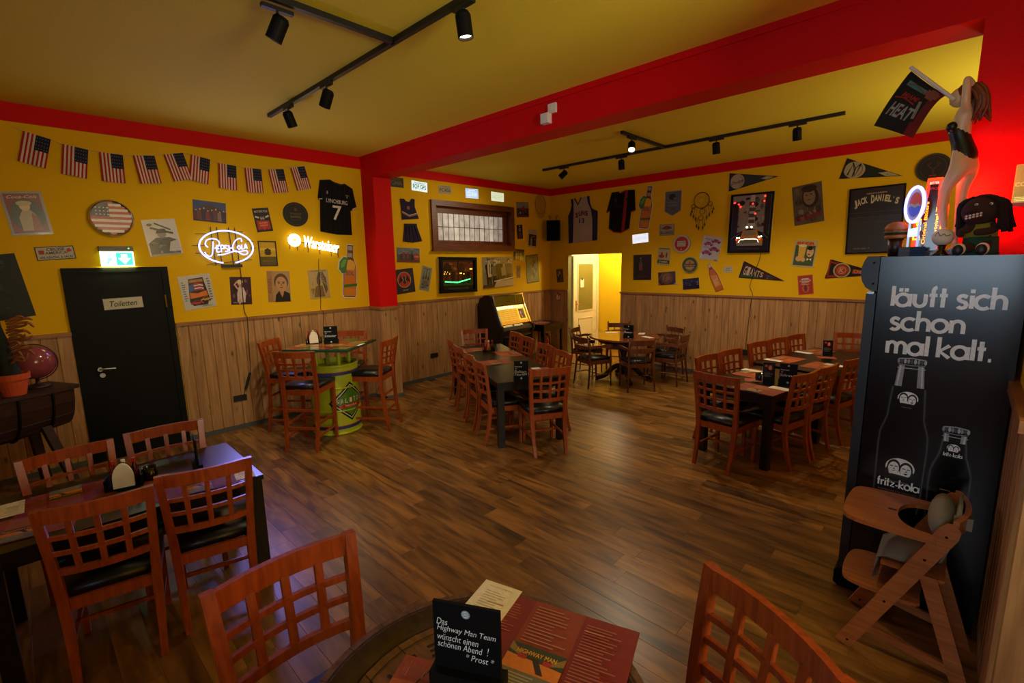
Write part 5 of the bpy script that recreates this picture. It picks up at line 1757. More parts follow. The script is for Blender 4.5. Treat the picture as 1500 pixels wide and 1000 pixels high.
for i in range(4):
    for j in range(4):
        cc = ['#8a2c18', '#7d8a34', '#a85a20', '#5a6a28', '#9a3c1c', '#c08a2c'][(i * 3 + j * 5) % 6]
        pr.r(i / 4 + .01, j / 4 + .01, (i + 1) / 4 - .01, (j + 1) / 4 - .01, cc)
        pr.t(['SALITOS', 'LIME', 'FIESTA', 'MEXICO'][(i + j) % 4], i / 4 + .125, j / 4 + .125, .05, '#22240f', .17, .02)
pr.build('gloss', o, 1.0785)

# foreground barrel table
ft = thing('barrel_table', 'round wooden barrel table in front with chalk sign and red placemats', 'table', (-.655, .555, 0), 0)
BR = wood('barrel_wood', '#3a2210', '#6e4620', 'Z', 1.5, .5, rnd=.1)
BRX = wood('barrel_top_wood', '#4a2c14', '#7c5226', 'X', 1.5, .4, rnd=.1)
n = 24
for i in range(n):
    a0_, a1_ = 2 * PI * i / n + .002, 2 * PI * (i + 1) / n - .002
    bm = B()
    pv = None
    for r_, z in ((.34, 0), (.385, .25), (.405, .55), (.395, .85), (.376, 1.095)):
        aa = [a0_ + (a1_ - a0_) * q_ / 3 for q_ in range(4)]
        rg_ = [bm.verts.new((q_ * math.cos(a), q_ * math.sin(a), z)) for q_, a in [(r_, a) for a in aa] + [(r_ - .025, a) for a in aa[::-1]]]
        if pv:
            for k in range(8):
                bm.faces.new((pv[k], pv[(k + 1) % 8], rg_[(k + 1) % 8], rg_[k]))
        else:
            bm.faces.new(rg_[::-1])
        pv = rg_
    bm.faces.new(pv)
    obj('stave', bm, BR, ft)
for r_, z in ((.366, .12), (.395, .34), (.402, .72), (.388, .95)):
    obj('hoop', lathe(B(), [(r_, z), (r_ + .006, z), (r_ + .004, z + .05), (r_ - .002, z + .05)], 40), 'steel', ft)
for i in range(6):
    y0, y1 = -.298 + .596 * i / 6 + .001, -.298 + .596 * (i + 1) / 6 - .001
    ym = max(abs(y0), abs(y1))
    ys = [y0, (y0 + y1) / 2, y1]
    pl = [(math.sqrt(max(0.0, .30 ** 2 - y * y)), y) for y in ys]
    pl = [q_ for q_ in pl if q_[0] > .02]
    obj('head_board', plate(B(), pl + [(-x, y) for x, y in pl[::-1]], 1.05, 1.075), BRX, ft)
obj('rim', lathe(B(), [(.300, 1.05), (.304, 1.072), (.325, 1.090), (.355, 1.0955), (.377, 1.093), (.379, 1.07), (.352, 1.05)], 64), wood('rim_wood', '#24150a', '#3a2410', 'X', 1.5, .55, rnd=.05, spec=.25), ft, smooth=True)
pr = Print(.60, .60)
for a, ch in zip(range(150, 330, 15), 'BEST BOURBON'):
    if ch != ' ':
        pr.t(ch, .5 + .38 * math.cos(R(a)), .5 + .38 * math.sin(R(a)), .07, '#1c120a', .05, .03, 0, a - 90 + 180)
pr.ring(.5, .5, .455, .46, '#241608', 40).ring(.5, .5, .29, .295, '#241608', 40)
pr.build('chalk', ft, 1.0755, 'branding')

# ---------------------------------------------------------------- things on the tables
def chalk_sign(label, loc, rz, text, group='chalk signs on the tables'):
    t = thing('chalk_sign', label, 'sign', loc, rz, group)
    obj('base', box(B(), -.085, .085, -.024, .024, 0, .052), 'blkm', t, bevel=.003)
    obj('board', box(B(), -.078, .078, -.004, .004, .03, .215), 'blkm', t, bevel=.001)
    p = Print(.156, .185)
    p.c_(.5, .89, .055, '#8fa0a8', 20).c_(.5, .89, .042, '#d4dadc', 20).r(.45, .87, .55, .875, '#5a6a74').r(.45, .89, .55, .897, '#5a6a74').r(.46, .91, .54, .915, '#5a6a74')
    for ln, cx, cy, hg, wd in text:
        p.t(ln, cx, cy, hg, '#eeeee8', wd, -.004, .25, -1)
    o = p.build('chalk', t, name='chalk_writing', kind='stuff')
    o.matrix_local = Matrix.Translation((0, -.0045, .1225)) @ Matrix.Rotation(PI / 2, 4, 'X')
    p = Print(.17, .055)
    if text is not FGTXT:
        p.c_(.5, .5, .2, '#a8b0b4', 16)
    o = p.build('chalk', t, name='badge')
    o.matrix_local = Matrix.Translation((0, -.0245, .026)) @ Matrix.Rotation(PI / 2, 4, 'X')
    return t


FGTXT = [('Das', .14, .75, .085, .17), ('Highway Man Team', .5, .65, .095, .88), ('wünscht einen', .37, .545, .085, .62), ('schönen Abend', .40, .45, .085, .68), ('!', .82, .46, .11, .03), ('* Prost *', .70, .335, .085, .42)]


def RSV(*a):
    return [('Reserviert', .3, .66, .08, .5), ('für', .16, .54, .07, .14)] + [(x, .46, .36 - .17 * i, .15, .86) for i, x in enumerate(a)]


chalk_sign('large black chalk sign with handwritten greeting on the front barrel table', (-.722, .592, 1.0785), R(28), FGTXT)
chalk_sign('black chalk reservation sign standing on the long middle table', (-3.455, 3.74, TH + .0005), R(43), RSV('Fashion-', 'TourAM'))
chalk_sign('black chalk reservation sign on the nearer right hand table', (-1.23, 5.32, TH + .0005), R(13), RSV('Schreve'))
chalk_sign('black chalk sign on the colourful square barrel top', (-5.60, 2.63, 1.0795), R(62), RSV('Schlücker'))
chalk_sign('black chalk sign on the round pedestal table', (-3.95, 6.88, .7605), R(30), RSV('Meister'))
chalk_sign('black chalk sign seen edge on at the front left table', (-3.49, .68, TH + .0005), R(172), RSV('Familie'))


def placemat(label, loc, rz, kind=0, w_=.42, h_=.297, group='paper placemats on the tables'):
    o = obj('placemat', box(B(), -w_ / 2, w_ / 2, -h_ / 2, h_ / 2, 0, .0012), M('placemat_paper_%d' % (len(bpy.data.materials)), '#7a2a18', .5), None, loc, (0, 0, rz), label=label, category='placemat', group=group)
    p = Print(w_, h_, .00008)
    cols = [('#7c1712', '#8a3418', '#7c1712'), ('#96401c', '#a85424', '#96401c'), ('#a8481c', '#c05c20', '#a8481c')][kind]
    for i, c in enumerate(cols):
        p.r(i / 3, 0, (i + 1) / 3, 1, c)
    for i in range(3):
        x0 = i / 3 + .03
        if i == 1:
            p.lines(x0, x0 + .27, .5, .95, 12, '#b0705a', .3, 3)
            p.r(1 / 3, .22, 2 / 3, .48, '#2c3a24').p([(1 / 3, .22), (2 / 3, .22), (2 / 3, .33), (1 / 3, .36)], '#d07a1c').p([(1 / 3, .48), (1 / 3, .40), (.45, .34)], '#8a7038').p([(2 / 3, .46), (2 / 3, .38), (.55, .33)], '#8a7038')
            p.t('HIGHWAY MAN', .5, .41, .045, '#d8a020', .24, .02).r(.4, .34, .45, .38, '#a82018').r(.55, .34, .6, .38, '#a82018').p([(.48, .37), (.52, .37), (.58, .24), (.54, .24)], '#2a1c14').r(1 / 3, 0, 2 / 3, .22, '#6a6650').lines(x0, x0 + .27, .03, .2, 6, '#a8a088', .3, 4)
        else:
            p.lines(x0, x0 + .26, .06, .9, 26, '#a8604c', .28, i + 5)
            p.r(x0, .52, x0 + .1, .535, '#b5705a').r(x0, .8, x0 + .12, .815, '#b5705a')
    p.build('print', o, .0013)
    return o


def card(label, loc, rz, w_=.105, h_=.21, col='#e8e2d4', fold=0, group='white order cards on the tables'):
    o = obj('order_card', box(B(), -w_ / 2, w_ / 2, -h_ / 2, h_ / 2, 0, .001), 'paper', None, loc, (0, 0, rz), label=label, category='card', group=group)
    p = Print(w_ * .98, h_ * .98, .00008)
    p.r(0, 0, 1, 1, col).t('GUTSCHEIN', .5, .9, .035, '#8a8478', .6).lines(.2, .8, .3, .8, 8, '#b0a890', .25)
    p.build('print', o, .0012)
    return o


# front barrel table
ZF = 1.0765
ZR = 1.0965     # the barrel rim
placemat('dark red printed placemat spread across the front barrel table', (-.665, .775, ZR), R(18.5))
card('white card sticking out beyond the front placemat and chalk sign', (-.87, .80, ZR + .0022), R(16), .12, .16)
placemat('red placemat partly hidden behind the front chalk sign', (-.80, .50, ZF), R(118), 1, .20, .15)


def caddy(label, loc, rz, white=True):
    """napkin and condiment holder"""
    t = thing('condiment_caddy', label, 'caddy', loc, rz, 'condiment caddies on the tables')
    bm = box(B(), -.09, .09, -.06, .06, 0, .012)
    box(bm, -.09, -.08, -.06, .06, .012, .07)
    box(bm, .08, .09, -.06, .06, .012, .07)
    obj('tray', bm, 'blkm', t, bevel=.002)
    if white:
        pl = [(-.05, .012)] + [(.05 * math.cos(R(a)), .06 + .095 * math.sin(R(a))) for a in range(0, 181, 15)][::-1] + [(.05, .012)]
        obj('napkins', plate(B(), pl, -.055, -.03, lambda x, y, z: (x, z, y)), 'paper', t)
        obj('clip', plate(B(), pl, -.028, -.024, lambda x, y, z: (x * 1.05, z, y * 1.02)), 'blkm', t)
    for i, (x, c) in enumerate(((-.05, '#7a1a10'), (0, '#c06a20'), (.05, '#4a140c'))):
        b = obj('bottle', lathe(B(), [(0, 0), (.02, 0), (.021, .08), (.009, .11), (.009, .13), (0, .13)], 10, (x, .015, .012)), M('sauce_%d_%d' % (i, len(bpy.data.materials)), c, .25), t, smooth=True)
        obj('cap', lathe(B(), [(0, .128), (.012, .128), (.011, .15), (0, .15)], 10, (x, .015, .012)), 'redp' if i != 1 else 'paper', b)
    return t


caddy('black caddy with white napkins and sauces on the front left table', (-3.545, .32, TH + .0005), R(75))
caddy('caddy with white napkins beside the chalk sign on the square barrel top', (-5.80, 2.50, 1.0795), R(70))
caddy('dark condiment caddy with red bottles on the long middle table', (-4.98, 4.70, TH + .0005), R(50), False)


def menu_stand(label, loc, rz):
    t = thing('menu_stand', label, 'menu', loc, rz, 'folded menu stands')
    bm = B()
    plate(bm, [(-.035, 0), (-.033, 0), (0, .208), (-.001, .21)], -.055, .055, lambda x, y, z: (z, x, y))
    obj('front_page', bm, 'blkm', t)
    bm = B()
    plate(bm, [(.035, 0), (.033, 0), (0, .208), (.001, .21)], -.055, .055, lambda x, y, z: (z, x, y))
    obj('back_page', bm, 'white', t)
    p = Print(.106, .2)
    p.r(.03, .62, .97, .97, '#17110f').e(.6, .78, .2, .12, '#b02a20').e(.25, .88, .14, .06, '#c04030').r(.5, .7, .7, .9, '#d88a70').lines(.1, .9, .3, .58, 5, '#7a7470', .3)
    o = p.build('gloss', t)
    o.matrix_local = Matrix.Translation((0, -.0185, .104)) @ Matrix.Rotation(PI / 2 - .158, 4, 'X')
    return t


menu_stand('folded black menu with red picture on the nearer right hand table', (-1.40, 5.28, TH + .0005), R(22))
menu_stand('folded black menu with red picture on the farther right hand table', (-1.235, 7.18, TH + .0005), R(22))


def candle(label, loc):
    t = thing('candle_jar', label, 'candle jar', loc, 0, 'dark candle jars')
    obj('jar', lathe(B(), [(0, 0), (.034, 0), (.04, .02), (.04, .08), (.036, .08), (.036, .02), (0, .02)], 18), 'glassd', t, smooth=True)
    obj('candle', lathe(B(), [(0, .02), (.03, .02), (.03, .045), (0, .045)], 14), 'terra', t)


candle('dark candle jar beside the menu on the nearer right hand table', (-1.5, 5.33, TH + .0005))
candle('dark candle jar beside the caddy on the front left table', (-3.54, .44, TH + .0005))
z = TH + .0004
for lb, x, y, rz, kd in (
        ('red placemat at the left edge of the middle table, second seat', -4.36, 4.2, 65, 1), ('red placemat at the far left end of the middle table', -5.22, 4.66, 65, 1), ('orange paper under the caddy on the middle table', -4.98, 4.72, 30, 2),
        ('tan placemat across from the caddy on the middle table', -4.62, 4.74, 155, 2), ('red placemat at the near right corner of the middle table', -3.52, 4.2, 155, 1),
        ('red brown placemat at the near head of the right table', -1.395, 4.96, 350, 1), ('orange placemat left on the nearer right hand table', -1.64, 5.62, 258, 2), ('orange paper under the candle on the nearer right hand table', -1.53, 5.30, 20, 2),
        ('orange placemat at the near left seat of the farther right table', -1.58, 6.66, 256, 2), ('orange paper under the menu on the farther right table', -1.22, 7.08, 20, 2), ('red brown placemat near right on the farther right table', -1.17, 6.5, 78, 1), ('red placemat at the far left of the farther right table', -1.40, 7.45, 256, 1),
        ('dark red placemat at the left end of the front left table', -3.62, .06, 268, 0), ('orange paper beside the candle on the front left table', -3.48, .50, 60, 2), ('red placemat before the near chair on the front left table', -3.25, .62, 80, 0),
        ('dark placemat at the frame edge of the front left table', -3.35, -.12, 80, 1)):
    small = kd == 2 and 'paper' in lb
    placemat(lb, (x, y, z + .0003 * (small)), R(rz), kd, *((.2, .15) if small else (.42, .297)))
z += .0024
for lb, x, y, rz in (
        ('white card at the near right corner of the middle table', -3.65, 4.24, 60), ('white card leaning flat behind the middle chalk sign', -3.6, 3.98, 150), ('white card at the front corner of the right table', -1.23, 5.10, 80), ('white card at the left edge of the nearer right table', -1.70, 5.74, 258),
        ('white card at the near left of the farther right table', -1.68, 6.50, 256), ('white card at the far left of the farther right table', -1.52, 7.28, 256), ('white card at the right edge of the farther right table', -1.05, 6.62, 78),
        ('white card at the free corner of the front left table', -3.20, .86, 80), ('white card at the left end of the front left table', -3.66, -.16, 268)):
    card(lb, (x, y, z), R(rz))
card('white card at the left corner of the square barrel top', (-5.98, 2.56, 1.0795), R(36), .1, .17)
card('white card at the right corner of the square barrel top', (-5.26, 2.80, 1.0795), R(36), .1, .17)
for lb, x, y, rz in (('white card at the back of the round table', -4.02, 7.45, 20), ('white card at the right of the round table', -3.75, 7.15, 70), ('white card at the left of the round table', -4.5, 7.25, 120)):
    card(lb, (x, y, .7604), R(rz))

# ---------------------------------------------------------------- jukebox and side table
jk = thing('jukebox', 'black jukebox with a glowing yellow slanted title panel against the boards', 'jukebox', (-6.72, 6.52, 0), 0)
J = lambda pl, y0, y1: plate(B(), pl, y0, y1, lambda x, y, z: (x, z, y))
obj('cabinet', J([(0, .03), (0, 1.2), (.06, 1.32), (.2, 1.40), (.36, 1.40), (.40, 1.22), (.56, .86), (.64, .83), (.66, .78), (.60, .72), (.60, .03)], -.40, .40), 'juke', jk, bevel=.012)
for s_ in (-1, 1):
    obj('side_panel', J([(-.005, 0), (-.005, 1.2), (.05, 1.34), (.2, 1.42), (.33, 1.42), (.42, 1.22), (.58, .86), (.66, .84), (.68, .77), (.62, .70), (.62, 0)], s_ * .42 - .02, s_ * .42 + .02), 'juke', jk, bevel=.01)
    obj('chrome_edge', sweep(B(), [(.37, s_ * .40, 1.425), (.43, s_ * .40, 1.22), (.59, s_ * .40, .875), (.665, s_ * .40, .845)], (.012, 0, .006), (0, .012, 0)), 'chrome', jk)
# slanted panel frame: origin at its lower edge
pm = Matrix.Translation((.565, 0, .875)) @ Matrix(((0, -.4, .9165, 0), (1, 0, 0, 0), (0, .9165, .4, 0), (0, 0, 0, 1)))
jp = obj('title_panel', box(B(), -.38, .38, 0, .365, .0, .004), M('jukebox_panel', '#d8a018', .3, emit=.55, emcol='#e8b010'), jk)
jp.matrix_local = pm
p = Print(.74, .35)
p.r(0, .82, 1, 1, '#fff0a0')
for i in range(13):
    p.r(.02 + i * .049, .12, .06 + i * .049, .82, ['#a87810', '#c08c14', '#b08010'][i % 3])
    for j in range(6):
        p.r(.025 + i * .049, .17 + j * .11, .055 + i * .049, .22 + j * .11, '#d0a83a')
p.r(.68, .12, .98, .82, '#e8c030').r(.72, .2, .92, .76, '#3a1c10').ph(.73, .22, .91, .74, ['#8a3a1c', '#5a2c18', '#a8622c'], 8, 2, .5).r(0, 0, 1, .1, '#c87a10')
p.build('lit', jp, .0045).location = (0, .1825, .0045)
for i in range(6):
    obj('bulb', ball(B(), (-.33 + i * .075, .335, .012), .011, n=8, m_=5), 'lens', jp)
lm = Matrix.Translation((.415, 0, 1.225)) @ Matrix(((0, -.2, .98, 0), (1, 0, 0, 0), (0, .98, .2, 0), (0, 0, 0, 1)))
o = obj('glass_lid', box(B(), -.38, .38, 0, .18, 0, .008), M('amber_glass', '#6a5a18', .1, ns=5, na=.4), jk)
o.matrix_local = lm
o = obj('chrome_top', box(B(), -.40, .42, .18, .198, -.005, .02), 'chrome', jk)
o.matrix_local = lm
for x in (-.19, 0, .19):
    o = obj('lid_rib', box(B(), x - .004, x + .004, 0, .18, .008, .012), 'chrome', jk)
    o.matrix_local = lm
KM = M('key_strip', '#e8e0a0', .3, emit=.5)
for x0, x1 in ((-.33, -.12), (-.06, .16)):
    o = obj('key_strip', box(B(), x0, x1, -.085, -.02, .0, .03), KM, jk)
    o.matrix_local = pm
    for i in range(5):
        q0 = x0 + (x1 - x0) * (i + .1) / 5
        obj('key', box(B(), q0, q0 + (x1 - x0) * .16, -.075, -.03, .03, .036), 'cream', o)
o = obj('chrome_bar', tube(B(), [(-.40, -.10, .03), (.40, -.10, .03)], .014, 8), 'chrome', jk)
o.matrix_local = pm
obj('grille', box(B(), .60, .612, -.36, .36, .08, .62), 'blkm', jk)
for i in range(12):
    y = -.33 + .06 * i
    obj('grille_bar', box(B(), .612, .622, y - .012, y + .012, .1, .6), 'juke', jk)
obj('trim_line', box(B(), .605, .625, -.38, .38, .64, .66), 'chrome', jk)

stt = thing('side_table', 'black square side table between jukebox and doorway', 'table', (-6.41, 7.63, 0), 0)
obj('tabletop', box(B(), -.31, .31, -.33, .33, .73, .76), 'blk', stt, bevel=.004)
bm = B()
for a in ((-.29, .29, -.31, -.29), (-.29, .29, .29, .31), (-.29, -.27, -.29, .29), (.27, .29, -.29, .29)):
    box(bm, *a, .62, .73)
obj('apron', bm, 'blk', stt)
for x in (-.27, .27):
    for y in (-.29, .29):
        obj('leg', box(B(), x - .025, x + .025, y - .025, y + .025, 0, .73), 'blk', stt)
obj('leaflet', box(B(), -.2, .2, -.14, .14, 0, .012), M('leaflet_red', '#8a4a40', .5), None, (-6.42, 7.5, .7605), (0, 0, R(85)), label='reddish folded leaflet lying on the side table by the jukebox', category='leaflet')
fe = thing('fire_extinguisher', 'red fire extinguisher standing under the black side table', 'fire extinguisher', (-6.42, 7.72, 0), 0)
obj('cylinder', lathe(B(), [(0, 0), (.075, 0), (.08, .01), (.08, .38), (.06, .44), (.025, .46), (0, .46)], 18), 'redp', fe, smooth=True)
obj('valve', tube(B(), [(0, 0, .45), (0, 0, .5)], .018, 8), 'brass', fe)
obj('handle', box(B(), -.01, .09, -.012, .012, .5, .52), 'blkp', fe)
obj('hose', tube(B(), spline([(.03, 0, .49), (.11, 0, .46), (.11, 0, .3), (.09, .0, .16)], 5), .01, 6), 'cable', fe)
obj('label_band', lathe(B(), [(.0805, .16), (.0815, .16), (.0815, .3), (.0805, .3)], 18), 'paper', fe)

# ---------------------------------------------------------------- fridge
fx0, fx1, fy0, fy1, fz = -.36, .208, 3.31, 3.69, 2.018
fr = thing('bottle_fridge', 'tall slim black drinks fridge with white slogan on its side', 'fridge', (0, 0, 0), 0)
obj('body', box(B(), fx0, fx1, fy0, fy1, .10, fz), 'fridge', fr, bevel=.006)
obj('plinth', plate(B(), [(-.43, .02), (-.40, 0), (fx1 - .01, 0), (fx1 - .01, .10), (-.415, .115), (-.43, .10)], fy0 + .005, fy1 - .005, lambda x, y, z: (x, z, y)), 'blkm', fr)
obj('door', box(B(), -.412, -.366, fy0 + .004, fy1 - .004, .13, 1.815), 'fridge2', fr, bevel=.006)
obj('door_glass', box(B(), -.414, -.411, fy0 + .05, fy1 - .05, .2, 1.74), 'glassd', fr)
hp = [(fx0 - .004, 1.836)] + [(-.40 - .046 * math.sin(R(a)), 1.928 - .096 * math.cos(R(a))) for a in range(8, 173, 11)] + [(fx0 - .004, 2.02)]
hp = [(fx0 - .004, 1.832), (-.392, 1.832), (-.418, 1.852), (-.436, 1.885), (-.444, 1.925), (-.442, 1.965), (-.432, 2.0), (-.420, 2.022), (fx0 - .004, 2.022)]
obj('header', plate(B(), hp, fy0 + .001, fy1 - .001, lambda x, y, z: (x, z, y)), 'fridge2', fr, bevel=.003)
for x, z in ((-.388, 1.985), (-.384, 1.872)):
    obj('screw', tube(B(), [(x, fy0 + .002, z), (x, fy0 - .004, z)], .006, 8), 'blkm', fr)
obj('hinge', box(B(), -.405, -.375, fy0 - .004, fy0 + .01, 1.815, 1.828), 'chrome', fr)
for x in (-.34, .1):
    obj('foot', tube(B(), [(x, fy0 + .04, 0), (x, fy0 + .04, .02)], .02, 8), 'blkm', fr)


class Glyph:
    """geometric letters drawn with a broad round-free pen; units: x-height 1"""
    A = .5

    def __init__(s):
        r = .46
        bowl = lambda cx: arc(cx, .5, r, .5 - .02, 0, 360, 28)
        st = lambda x, y0, y1: [(x, y0), (x, y1)]
        s.g = {
            'l': (.22, [st(.11, 0, 1.62)]), 'i': (.22, [st(.11, 0, 1), st(.11, 1.18, 1.46)]),
            'a': (1.06, [bowl(.48), st(.95, 0, 1)]),
            'ä': (1.06, [bowl(.48), st(.95, 0, 1), st(.3, 1.16, 1.46), st(.66, 1.16, 1.46)]),
            'u': (.92, [[(.1, 1), (.1, .42)] + arc(.46, .42, .36, .4, 180, 360, 14) + [(.82, 1)]]),
            'f': (.56, [[(.26, 0), (.26, 1.28)] + arc(.5, 1.28, .24, .28, 180, 95, 7), st(.0, .93, .93) and [(.02, .94), (.54, .94)]]),
            't': (.56, [st(.26, 0, 1.5), [(.02, .94), (.52, .94)]]),
            's': (.7, [[(.62, .86)] + arc(.36, .75, .24, .22, 40, 250, 12) + arc(.34, .26, .27, .24, 80, -150, 14)]),
            'c': (.82, [arc(.48, .5, r, .48, 48, 312, 22)]),
            'h': (.9, [st(.1, 0, 1.62), [(.1, .5)] + arc(.45, .56, .35, .4, 175, 0, 14) + [(.8, 0)]]),
            'o': (.98, [bowl(.48)]), 'n': (.9, [st(.1, 0, 1), [(.1, .5)] + arc(.45, .56, .35, .4, 175, 0, 14) + [(.8, 0)]]),
            'm': (1.42, [st(.1, 0, 1), [(.1, .5)] + arc(.41, .56, .31, .4, 175, 0, 12) + [(.72, 0)], [(.72, .5)] + arc(1.03, .56, .31, .4, 175, 0, 12) + [(1.34, 0)]]),
            'k': (.86, [st(.1, 0, 1.62), [(.78, 1.0), (.18, .5), (.82, 0)]]),
            'r': (.56, [st(.1, 0, 1), [(.1, .55)] + arc(.42, .56, .32, .4, 175, 70, 8)]),
            'z': (.74, [[(.04, .91), (.66, .91), (.06, .09), (.7, .09)]]), '-': (.5, [[(.04, .42), (.44, .42)]]),
            '.': (.28, [[(.06, .1), (.24, .1)]]), ' ': (.34, []),
        }

    def draw(s, p, txt, x, y, xh, pen, col, x1=None):
        """left end and baseline in metres; x1 stretches to that right end"""
        tot = sum(s.g[c][0] + .1 for c in txt) - .1
        k = xh if x1 is None else (x1 - x) / tot
        cx = 0
        for c in txt:
            wd, st_ = s.g[c]
            for pts in st_:
                p.line([((x + (cx + a) * k) / p.w + .5, (y + b * xh) / p.h + .5) for a, b in pts], pen, col)
            cx += wd + .1


G = Glyph()
p = Print(fx1 - fx0, 1.9, .00004)
ox, oz = (fx0 + fx1) / 2, 1.06
WT = '#f0f4f4'
for tx, x0, x1, bz_ in (('läuft sich', -.296, .146, 1.754), ('schon', -.291, .010, 1.624), ('mal kalt.', -.296, .122, 1.493)):
    G.draw(p, tx, x0 - ox, bz_ - oz, .066, .0175, WT, x1 - ox)
X = lambda x: (x - ox) / p.w + .5
Y = lambda z: (z - oz) / p.h + .5


def bottle_print(cx, prof, gl):
    """faint glowing outline of a bottle"""
    for s_ in (-1, 1):
        pts = [(X(cx + s_ * a), Y(b)) for a, b in prof]
        for wd, c in ((.016, '#14171a'), (.009, '#24292c'), (.004, gl)):
            p.line(pts, wd, c)


bottle_print(-.178, [(.068, 1.31), (.075, 1.2), (.078, 1.14), (.088, 1.10), (.102, 1.05), (.105, .98), (.102, .66), (.094, .6)], '#4a5256')
bottle_print(.03, [(.044, 1.06), (.052, .98), (.067, .93), (.079, .88), (.081, .82), (.077, .6)], '#4a5256')
for cx, zt, hw, zn, nw_ in ((-.178, 1.468, .056, 1.315, .064), (.03, 1.128, .048, 1.05, .044)):
    for k in range(9):
        a = -hw + 2 * hw * k / 8
        p.e(X(cx + a), Y(zt - .012), .006 / p.w, .014 / p.h, ['#8c9296', '#4a5054', '#b5babc'][k % 3], 8)
    p.line([(X(cx - hw), Y(zt)), (X(cx), Y(zt + .006)), (X(cx + hw), Y(zt))], .006, '#a0a6a8')
    p.line([(X(cx - hw), Y(zt - .03)), (X(cx), Y(zt - .034)), (X(cx + hw), Y(zt - .03))], .005, '#7a8084')
    for s_ in (-1, 1):
        p.p([(X(cx + s_ * hw * .95), Y(zt - .036)), (X(cx + s_ * hw * .5), Y(zt - .036)), (X(cx + s_ * nw_ * .5), Y(zn)), (X(cx + s_ * nw_ * .98), Y(zn))], '#9aa0a2')
        p.line([(X(cx + s_ * hw * .8), Y(zt - .036)), (X(cx + s_ * nw_ * .82), Y(zn))], .006, '#d0d4d4')
    p.line([(X(cx - hw * 1.05), Y(zt - .05)), (X(cx + hw * 1.05), Y(zt - .05))], .004, '#b5babc')


def two_heads(cx, cz, r):
    p.e(X(cx), Y(cz), r / p.w, r * .86 / p.h, WT, 28)
    for s_ in (-1, 1):
        hx, hz = cx + s_ * r * .42, cz - r * (.06 if s_ < 0 else .16)
        p.e(X(hx), Y(hz + r * .1), r * .46 / p.w, r * .66 / p.h, '#0e1013', 18)
        p.e(X(hx), Y(hz - r * .04), r * .37 / p.w, r * .58 / p.h, WT, 18)
        for e_ in (-1, 1):
            p.r(X(hx + e_ * r * .16 - r * .11), Y(hz + r * .1), X(hx + e_ * r * .16 + r * .11), Y(hz + r * .18), '#0e1013')
        p.p([(X(hx + r * .02), Y(hz + r * .05)), (X(hx + r * .09), Y(hz - r * .14)), (X(hx - r * .04), Y(hz - r * .14))], '#3a3e42')
        p.p([(X(hx - r * .16), Y(hz - r * .26)), (X(hx + r * .18), Y(hz - r * .24)), (X(hx + r * .02), Y(hz - r * (.32 if s_ < 0 else .42)))], '#0e1013')
        p.p([(X(hx + s_ * r * .3), Y(hz - r * .5)), (X(hx + s_ * r * .42), Y(hz + r * .1)), (X(hx + s_ * r * .55), Y(hz - r * .2)), (X(hx + s_ * r * .5), Y(hz - r * .6))], '#0e1013')
    p.p([(X(cx - r * .75), Y(cz - r * .92)), (X(cx + r * .75), Y(cz - r * .92)), (X(cx + r * .55), Y(cz - r * .68)), (X(cx - r * .55), Y(cz - r * .62))], '#0e1013')


two_heads(-.177, 1.25, .044)
two_heads(-.175, .848, .064)
two_heads(.03, 1.018, .026)
G.draw(p, 'fritz-kola', -.268 - ox, .728 - oz, .03, .0075, WT, -.082 - ox)
G.draw(p, 'fritz-kola', -.008 - ox, .972 - oz, .013, .003, WT, .068 - ox)
p.t('KOFFEINHALTIGE LIMONADE', X(-.175), Y(.706), .005, '#8a8e90', .3).t('VIELVIELKOFFEIN', X(-.175), Y(.765), .004, '#8a8e90', .16).t('VIELVIEL', X(-.177), Y(1.20), .003, '#8a8e90', .08).r(X(0), Y(.78), X(.04), Y(.784), '#b5babc')
o = p.build('gloss', fr, name='slogan_print')
o.matrix_local = Matrix.Translation((ox, fy0 - .0006, oz)) @ Matrix.Rotation(PI / 2, 4, 'X')

# ---------------------------------------------------------------- things on the fridge
FT = fz + .0005
pg = thing('pinup_figure', 'tall pin-up statue in a black swimsuit standing on the fridge', 'statue', (0, 3.5, FT), 0)


def P3(x, z, dy=0):
    return (x, dy, z - FT)


body = [(*P3(-.078, 2.515), .052), (*P3(-.095, 2.59), .034), (*P3(-.110, 2.67), .046), (*P3(-.098, 2.745), .036), (*P3(-.110, 2.79), .017),          # hips .. neck 0-4
        (*P3(-.10, 2.765, -.06), .020), (*P3(-.108, 2.895, -.075), .017), (*P3(-.062, 2.83, -.02), .012),                                         # near arm 5-7
        (*P3(-.095, 2.765, .06), .020), (*P3(-.095, 2.895, .085), .017), (*P3(-.06, 2.83, .03), .012),                                           # far arm 8-10
        (*P3(-.092, 2.46, -.035), .046), (*P3(-.138, 2.365, -.035), .028), (*P3(-.142, 2.27, -.035), .025), (*P3(-.121, 2.157, -.035), .014), (*P3(-.12, 2.06, -.035), .014), (*P3(-.15, 2.035, -.035), .010),
        (*P3(-.055, 2.46, .035), .046), (*P3(-.073, 2.365, .035), .028), (*P3(-.07, 2.27, .035), .025), (*P3(-.075, 2.178, .035), .014), (*P3(-.075, 2.06, .035), .014), (*P3(-.105, 2.035, .035), .010)]
ed = [(0, 1), (1, 2), (2, 3), (3, 4), (3, 5), (5, 6), (6, 7), (3, 8), (8, 9), (9, 10), (0, 11), (11, 12), (12, 13), (13, 14), (14, 15), (15, 16), (0, 17), (17, 18), (18, 19), (19, 20), (20, 21), (21, 22)]
skin('body', body, ed, 'skin', pg)
suit = [(*P3(-.083, 2.49), .058), (*P3(-.078, 2.53), .060), (*P3(-.100, 2.60), .042), (*P3(-.118, 2.655), .048), (*P3(-.122, 2.685), .036)]
